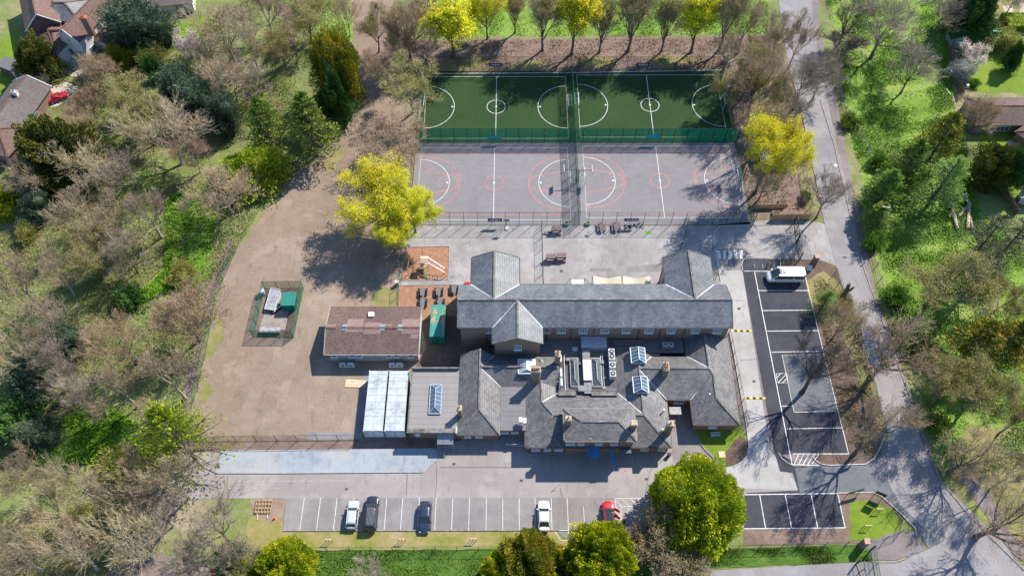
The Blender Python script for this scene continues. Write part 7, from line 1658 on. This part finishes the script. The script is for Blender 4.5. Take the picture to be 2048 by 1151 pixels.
# back garden things
q = W(1914, 74, 1.6); t = thing('greenhouse', 'small glass greenhouse in the corner of the garden fences', 'greenhouse', (q.x, q.y, 0), .1); g = MB(); f = MB()
g.prism([(-1.3, -1.8), (1.3, -1.8), (1.3, 1.8), (-1.3, 1.8)], .05, 1.6); g.plate([(-1.35, -1.85, 1.62), (0, -1.85, 2.4), (0, 1.85, 2.4), (-1.35, 1.85, 1.62)][::-1], .03); g.plate([(1.35, -1.85, 1.62), (1.35, 1.85, 1.62), (0, 1.85, 2.4), (0, -1.85, 2.4)], .03); fixn(g.build('glazing', 'glass_pale', t))
for k in range(6): y = -1.85+k*.74; f.bar((-1.35, y, 1.65), (0, y, 2.43), .04); f.bar((1.35, y, 1.65), (0, y, 2.43), .04); f.bar((-1.32, y, 0), (-1.32, y, 1.62), .04); f.bar((1.32, y, 0), (1.32, y, 1.62), .04)
f.bar((0, -1.85, 2.44), (0, 1.85, 2.44), .06); f.build('frame', 'metal_light', t)
def table(label, px, py, w, d, top, name='garden_table', rz=0):
    p = W(px, py, .75); t = thing(name, label, 'table', (p.x, p.y, 0), rz); m = MB(); m.box((0, 0, .74), (w, d, .05)); m.build('tabletop', top, t)
    for x in (-1, 1):
        for y in (-1, 1): m = MB(); m.box((x*(w/2-.08), y*(d/2-.08), .36), (.06, .06, .72)); m.build('leg', 'metal_light', t)
table('bright turquoise table along the dark garden fence', 1960, 61, 2.4, .8, 'teal'); table('pale green bench table right of the turquoise one', 1990, 62, 2.6, .6, 'light_green'); table('low glazed staging table below the turquoise one', 1958, 70, 2.6, .8, 'glass_pale'); 
p = W(1928, 163, .6); t = thing('patio_heap', 'blue and white covered garden trolley beside the fence', 'garden trolley', (p.x, p.y, 0), .2); m = MB(); m.box((0, 0, .5), (.9, 1.8, .7), taper=.8); m.build('cover', 'glass_blue', t); m = MB(); m.box((.2, -1.2, .45), (.8, .6, .7), taper=.7); m.build('bag', 'metal_white', t)
p = W(2008, 22, .5); t = thing('garden_chair', 'orange garden seat on the patio at the top right', 'chair', (p.x-2.5, p.y, 0)); m = MB(); m.box((0, 0, .45), (1.0, .6, .12)); m.build('seat', 'orange', t); m = MB(); m.box((0, .3, .75), (1.0, .12, .6)); m.build('backrest', 'orange', t)
p = W(2036, 42, 1.2); t = thing('clipped_hedge', 'square clipped bright green hedge at the top right corner', 'hedge', (p.x+1.5, p.y, 0)); rng = np.random.default_rng(5); n = 5000
C = np.stack([rng.uniform(-4.5, 4.5, n), rng.uniform(-2.2, 2.2, n), rng.uniform(.1, 1.8, n)], -1); k = rng.integers(0, 5, n); C[k < 2, 2] = 1.8; C[k == 2, 1] = -2.2; C[k == 3, 0] = -4.5; V, Q = leaf_quads(rng, C, .22); link('foliage', fast_mesh('foliage', V, Q, 'leaf_lime', rng.random(n)), t); m = MB(); m.box((0, 0, .85), (8.7, 4.2, 1.7)); m.build('inner_foliage', 'leaf_lime', t)
p = W(1982, 264, .9); t = thing('bird_bath', 'white round bird bath below the bungalow', 'bird bath', (p.x, p.y, 0)); m = MB(); m.cyl((0, 0, 0), .14, .85, 10); m.build('pedestal', 'concrete', t); m = MB(); m.cyl((0, 0, .85), .2, .12, 16, r2=.42); m.build('bowl', 'metal_white', t)
p = W(2030, 287, 1.0); t = thing('log_store', 'stack of pale logs behind the bungalow at the right edge', 'log pile', (p.x, p.y, 0), -.4); m = MB(); [m.cyl((-1+.35*i+(j % 2)*.17, -.6, .18+.28*j), .16, 1.3, 8, axis='y') for i in range(7) for j in range(3)]; m.build('logs', 'bark_pale', t)
q = W(1671, 331); m = MB(); m.cyl((q.x, q.y, .075), .34, .01, 16); m2 = m.build('road_marking', 'white_paint'); m2.scale = (1, 1, 1); tag(m2, kind='structure')
for a, b, lb, mt_ in ((425, 1141, 'red and white litter bag at the bottom edge under the grey trees', 'red_gloss'), (190, 1125, 'blue and white rubbish bag among the lower left trees', 'glass_blue')):
    p = W(a, b, .2); t = thing('rubbish_bag', lb, 'rubbish bag', (p.x, p.y, 0)); m = MB(); m.cyl((0, 0, 0), .45, .35, 9, r2=.3); m.cyl((0, 0, .35), .3, .15, 9, r2=.08); m.build('bag', mt_, t, smooth=True); m = MB(); m.cyl((.3, .4, 0), .3, .3, 9, r2=.12); m.build('second_bag', 'metal_white', t)
q = W(187, 1016, .5); m = MB(); [m.bar((q.x-1+.3*k, q.y-.8, .15+.05*(k % 3)), (q.x-.9+.3*k, q.y+.9, .25), .12) for k in range(7)]; tag(m.build('log_pile', 'bark_pale'), 'rough pile of cut branches on the ground in the lower left wood', 'log pile')
q = W(258, 905, .4); m = MB(); [m.bar((q.x-.8+.3*k, q.y-.5, .15+.06*(k % 3)), (q.x-.6+.3*k, q.y+.6, .25), .14) for k in range(6)]; tag(m.build('log_pile', 'bark_pale'), 'small heap of pale logs at the lower edge of the bright grass', 'log pile')
# ---------------------------------------------------------------- vehicles
for nm, c in (('paint_silver', (.50, .58, .62)), ('paint_white', (.72, .73, .72)), ('paint_black', (.022, .028, .045)), ('paint_blue', (.025, .038, .075)), ('paint_red', (.48, .012, .025)), ('paint_van', (.66, .68, .69))):
    m_, nt_, b_ = _new(nm); b_.inputs['Base Color'].default_value = (*c, 1); b_.inputs['Roughness'].default_value = .32; b_.inputs['Metallic'].default_value = .25; b_.inputs['Specular IOR Level'].default_value = .5; b_.inputs['Coat Weight'].default_value = .6; b_.inputs['Coat Roughness'].default_value = .08; MATS[nm] = m_
mplain('tyre', (.015, .015, .016), .85); mplain('rim', (.35, .36, .37), .35, metal=.6); mplain('lamp_clear', (.55, .58, .60), .15, spec=.7); mplain('lamp_red', (.40, .01, .01), .25, spec=.6); mplain('plate_white', (.7, .7, .68), .5); mplain('plate_yellow', (.65, .5, .05), .5)
def loft(secs, cap=True):
    n = len(secs[0]); vs = [p for s in secs for p in s]; fs = []
    for i in range(len(secs)-1):
        for k in range(n): fs.append((i*n+k, i*n+(k+1) % n, (i+1)*n+(k+1) % n, (i+1)*n+k))
    if cap: fs += [tuple(range(n)), tuple(range((len(secs)-1)*n, len(secs)*n))[::-1]]
    return vs, fs
def car(name, label, cat, loc, rz, L, Wd, paint, prof, belt, roof, cab, rw=.33, ribs=0, group=None, glassroof=False, canopy=False, doors=False):
    """prof: (t, top height, half-width factor) from nose t=0 to tail t=1; cab: windscreen foot, roof front, roof rear, rear glass foot (fractions of L)"""
    t = thing(name, label, cat, (loc[0], loc[1], .03), rz, group); hw = Wd/2; Y = lambda q: L/2-q*L; secs = []
    for q, zt, wf in prof:
        w = hw*wf; y = Y(q); z0 = .22 if .03 < q < .97 else .34
        half = [(w*.86, z0), (w, z0+.16), (w*1.0, zt*.66+.1), (w*.95, zt-.05), (w*.78, zt+.01), (w*.4, zt+.045)]
        ring = [(a, y, b) for a, b in half]+[(-a, y, b) for a, b in half[::-1]]; secs.append(ring)
    m = MB(); vs, fs = loft(secs); m.add(vs, fs); o = fixn(m.build('body', paint, t, smooth=True))
    md = o.modifiers.new('s', 'SUBSURF'); md.levels = md.render_levels = 1
    a, b, c, d = (Y(q) for q in cab); bw, rw2 = hw*.90, hw*.70
    m = MB(); g = [(bw, a, belt-.03), (-bw, a, belt-.03), (-bw, d, belt-.03), (bw, d, belt-.03), (rw2, b, roof-.03), (-rw2, b, roof-.03), (-rw2, c, roof-.03), (rw2, c, roof-.03)]
    def gp(nm, idx): mm = MB(); mm.add([g[i] for i in idx], [(0, 1, 2, 3)]); return mm.build(nm, 'car_glass', t)
    gp('windscreen', (0, 1, 5, 4)); gp('rear_window', (2, 3, 7, 6)); gp('side_window', (3, 0, 4, 7)); gp('side_window', (1, 2, 6, 5))
    # roof panel with rounded edge
    m = MB(); n = 7; secs = []
    for i in range(n):
        f = i/(n-1); y = b+(c-b)*f+(.04 if i == 0 else -.04 if i == n-1 else 0); e = .0 if 0 < i < n-1 else -.03; w = rw2+.03
        secs.append([(w, y, roof-.05+e), (w*.93, y, roof+.005+e), (w*.5, y, roof+.035+e), (-w*.5, y, roof+.035+e), (-w*.93, y, roof+.005+e), (-w, y, roof-.05+e)])
    vs, fs = loft(secs); m.add(vs, fs); fixn(m.build('roof_panel', 'car_glass' if glassroof else paint, t, smooth=True))
    pl = MB()
    for s in (-1, 1):
        pl.bar((s*bw, a, belt-.02), (s*rw2, b, roof), .07, .06); pl.bar((s*bw, d, belt-.02), (s*rw2, c, roof), .1, .07)
        q = (b*.45+c*.55); pl.bar((s*(bw+.005), q, belt-.02), (s*(rw2+.02), q, roof-.02), .08, .04)
        pl.bar((s*(rw2+.01), b, roof-.01), (s*(rw2+.01), c, roof-.01), .06, .05)
        if glassroof or ribs: pl.bar((s*rw2*.86, b-.3, roof+.07), (s*rw2*.86, c+.2, roof+.07), .04, .04)
    pl.build('pillars', paint, t)
    if ribs:
        m = MB(); [m.box((-rw2*.7+k*rw2*1.4/(ribs-1), (b+c)/2, roof+.045), (.05, abs(b-c)*.9, .03)) for k in range(ribs)]
        m.build('roof_ribs', 'metal_grey', t)
    if canopy: m = MB(); m.box((0, b+(c-b)*.47, roof+.03), (rw2*2.04, .05, .05)); m.build('canopy_joint', 'black', t)
    for y in (Y(.18), Y(.81)):
        for s in (-1, 1):
            m = MB(); x = s*(hw-.12); m.cyl((x-.11, y, rw), rw, .22, 20, axis='x'); w_ = m.build('wheel', 'tyre', t); m = MB(); m.cyl((x+(s*.115) - (.005), y, rw), rw*.62, .01, 14, axis='x'); m.build('rim', 'rim', w_)
    for s in (-1, 1):
        m = MB(); m.box((s*hw*.66, Y(.035), prof[1][1]-.02), (.30, .16, .10), -s*.35); m.build('headlight', 'lamp_clear', t)
        m = MB(); m.box((s*hw*.70, Y(.975), prof[-2][1]-.10), (.24, .12, .16), s*.3); m.build('taillight', 'lamp_red', t)
        m = MB(); m.box((s*(hw+.08), a-.18, belt+.02), (.2, .12, .14)); m.build('mirror', paint, t)
    m = MB(); m.box((0, Y(0)-.02, .45), (.52, .05, .12)); m.build('number_plate', 'plate_white', t); m = MB(); m.box((0, Y(1)+.02, .62), (.52, .05, .12)); m.build('number_plate', 'plate_yellow', t)
    if doors:
        for y, ang in ((Y(.40), .95), (Y(.62), .85)):
            dm = thing('door', None, None, (hw*.95, y+.4, 0), 0); dm.parent = t; KIDS.setdefault(t.name, []).append(dm); del_keys = [k for k in ('label', 'category') if k in dm]
            bpy.data.objects.remove(dm)
            m = MB(); x0, y0 = hw*.97, y+.45; x1, y1 = x0+.9*math.sin(ang), y0-.9*math.cos(ang); m.bar((x0, y0, .62), (x1, y1, .62), .09, .72); m.bar((x0, y0, 1.35), (x1, y1, 1.3), .05, .05); m.bar((x1, y1, .9), (x1, y1, 1.32), .05, .05); dd = m.build('door', paint, t)
            m = MB(); m.bar((x0+.03, y0-.03, 1.13), (x1-.03, y1+.03, 1.13), .025, .36); m.build('window', 'car_glass', dd)
    return t
hatch = [(0, .52, .42), (.012, .62, .66), (.04, .70, .84), (.10, .80, .95), (.22, .90, 1), (.5, .93, 1), (.8, .96, 1), (.94, .98, .95), (.975, .93, .86), (.992, .86, .70), (1, .66, .48)]
sedan = [(0, .50, .40), (.012, .58, .64), (.04, .66, .83), (.10, .74, .94), (.25, .86, 1), (.5, .9, 1), (.78, .94, 1), (.93, .92, .94), (.975, .88, .84), (.992, .80, .66), (1, .6, .42)]
truck = [(0, .72, .50), (.012, .84, .74), (.035, .95, .90), (.08, 1.02, .97), (.22, 1.08, 1), (.5, 1.10, 1), (.8, 1.12, 1), (.96, 1.12, .98), (.99, 1.08, .95), (1, .8, .85)]
van = [(0, .65, .48), (.01, .80, .72), (.03, .95, .86), (.06, 1.05, .96), (.16, 1.28, 1), (.3, 1.35, 1), (.7, 1.38, 1), (.96, 1.38, 1), (.99, 1.36, .97), (1, 1.2, .92)]
def at(px, py, z=.8): p = W(px, py, z); return (p.x, p.y)
car('parked_car', 'silver estate car parked in the front bays, left of the dark pickup', 'car', at(705, 1028), 0, 4.25, 1.78, 'paint_silver', hatch, .95, 1.47, (.27, .42, .86, .95))
car('pickup_truck', 'dark metallic pickup with ribbed hard top beside the silver estate', 'pickup truck', at(743, 1025, .9), 0, 5.2, 1.9, 'paint_black', truck, 1.1, 1.78, (.25, .36, .93, .985), .38, ribs=6, canopy=True)
car('parked_car', 'dark blue saloon car parked nose down in the front bays', 'car', at(850, 1032), math.pi, 4.7, 1.84, 'paint_blue', sedan, .9, 1.42, (.27, .42, .78, .93), .34)
car('parked_car', 'white saloon car with a small green roof sticker in the front bays', 'car', at(1088, 1030), 0, 4.6, 1.84, 'paint_white', sedan, .9, 1.42, (.27, .42, .74, .90), .34)
p = W(1093, 1040, 1.48); m = MB(); m.box((p.x, p.y, 1.475), (.32, .32, .01)); 
rc = car('parked_car', 'red car with a dark glass roof and open doors beside the golden cypress', 'car', at(1217.5, 1028), 0, 4.2, 1.8, 'paint_red', hatch, .95, 1.5, (.28, .43, .86, .95), .33, glassroof=True, doors=True)
wc = [o for o in COL.objects if o.get('label', '').startswith('white saloon')][0]; st = m.build('roof_sticker', 'lime', wc); st.matrix_parent_inverse = Matrix.Translation(-Vector(wc.location))
mb_ = car('minibus', 'white high-roofed minibus parked across the first new dark bay', 'minibus', at(1571, 550, 1.3), math.pi/2, 6.3, 2.05, 'paint_van', van, 1.4, 2.55, (.12, .30, .985, .995), .36)
m = MB(); m.box((0, .4, 2.66), (.7, .35, .16)); m.build('roof_vent', 'metal_light', mb_); m = MB(); m.box((.1, -1.2, 2.62), (.8, 1.0, .06)); m.build('roof_hatch', 'metal_light', mb_)
for s in (-1, 1): m = MB(); m.box((s*.78*1.02, -.6, 2.35), (.26, 4.3, .38)); m.build('side_panel', 'paint_van', mb_)
car('parked_car', 'bright red sports car on the drive of the bungalow', 'car', at(114, 193), -1.0, 4.3, 1.8, 'paint_red', sedan, .85, 1.22, (.34, .48, .68, .85), .33)
# ---------------------------------------------------------------- person by the red car
def person(label, px, py, rz, top, legs):
    p = W(px, py, 0); t = thing('person', label, 'person', (p.x, p.y, .03), rz)
    J = {'pel': (0, 0, .95, .15), 'bel': (0, .01, 1.12, .14), 'che': (0, .05, 1.32, .165), 'nk0': (0, .08, 1.47, .075), 'nk': (0, .10, 1.54, .058), 'hd': (0, .13, 1.64, .095), 'hd2': (0, .135, 1.72, .085),
         'hl': (.1, 0, .9, .095), 'kl': (.11, .06, .5, .062), 'al': (.12, -.02, .09, .045), 'tl': (.13, .14, .04, .042), 'hr': (-.1, 0, .9, .095), 'kr': (-.12, -.02, .5, .062), 'ar': (-.13, -.14, .09, .045), 'tr': (-.14, .02, .04, .042),
         'sl': (.19, .05, 1.42, .062), 'el': (.25, .12, 1.15, .045), 'wl': (.2, .34, 1.08, .03), 'sr': (-.19, .05, 1.42, .062), 'er': (-.27, .08, 1.14, .045), 'wr': (-.24, .24, .98, .03)}
    E_ = [('pel', 'bel'), ('bel', 'che'), ('che', 'nk0'), ('nk0', 'nk'), ('nk', 'hd'), ('hd', 'hd2'), ('pel', 'hl'), ('hl', 'kl'), ('kl', 'al'), ('al', 'tl'), ('pel', 'hr'), ('hr', 'kr'), ('kr', 'ar'), ('ar', 'tr'), ('che', 'sl'), ('sl', 'el'), ('el', 'wl'), ('che', 'sr'), ('sr', 'er'), ('er', 'wr')]
    for s, w in ((1, 'wl'), (-1, 'wr')):
        x, y, z, _ = J[w]; J[w+'p'] = (x, y+.06, z-.01, .026); E_.append((w, w+'p'))
        for k, (dx, ln) in enumerate(((-.028, .07), (-.01, .082), (.01, .078), (.028, .06))): J[w+'f%d' % k] = (x+dx, y+.06+ln, z-.03-.006*k, .0095); E_.append((w+'p', w+'f%d' % k))
        J[w+'t'] = (x-s*.045, y+.07, z-.02, .011); E_.append((w, w+'t'))
    ks = list(J); me = bpy.data.meshes.new('body'); me.from_pydata([J[k][:3] for k in ks], [(ks.index(a), ks.index(b)) for a, b in E_], [])
    o = link('body', me, t); sm = o.modifiers.new('skin', 'SKIN'); sm.use_smooth_shade = True
    for i, k in enumerate(ks): v = me.skin_vertices[0].data[i]; v.radius = (J[k][3], J[k][3]*(.8 if k in ('che', 'bel', 'pel') else 1)); v.use_root = (k == 'pel')
    sb = o.modifiers.new('sub', 'SUBSURF'); sb.levels = sb.render_levels = 1
    # clothes colour by height on the one body surface
    m_, nt_, b_ = _new('clothed_person'); co = _co(nt_); sp = nt_.nodes.new('ShaderNodeSeparateXYZ'); nt_.links.new(co, sp.inputs[0])
    def step(sock, v): q = nt_.nodes.new('ShaderNodeMath'); q.operation = 'GREATER_THAN'; q.inputs[1].default_value = v; nt_.links.new(sock, q.inputs[0]); return q.outputs[0]
    c = _mix(nt_, step(sp.outputs[2], .96), legs, top); c = _mix(nt_, step(sp.outputs[2], 1.5), c, (.48, .30, .22)); c = _mix(nt_, step(sp.outputs[1], .36), c, (.48, .30, .22)); nt_.links.new(c, b_.inputs['Base Color']); MATS['clothed_person'] = m_; me.materials.append(m_)
    m = MB(); vs = []; fs = []
    for i in range(7):
        ph = math.pi*.5*i/6
        for k in range(12): th = 2*math.pi*k/12; vs.append((.112*math.cos(th)*math.cos(ph), .105+.12*math.sin(th)*math.cos(ph), 1.70+.11*math.sin(ph)))
    for i in range(6):
        for k in range(12): fs.append((i*12+k, i*12+(k+1) % 12, (i+1)*12+(k+1) % 12, (i+1)*12+k))
    m.add(vs, fs); m.build('hair', 'hair', t, smooth=True)
    m = MB(); m.box((0, .235, 1.665), (.03, .035, .05)); m.build('nose', 'skin', t)
    for s in (-1, 1): m = MB(); m.cyl((s*.035, .222, 1.69), .012, .01, 8, axis='y'); m.build('eye', 'black', t); m = MB(); m.box((s*.1, .12, 1.66), (.02, .04, .06)); m.build('ear', 'skin', t)
mplain('hair', (.03, .02, .015), .8)
person('person in dark clothes standing beside the open doors of the red car', 1247, 1046, 1.9, (.02, .022, .03), (.03, .035, .06))
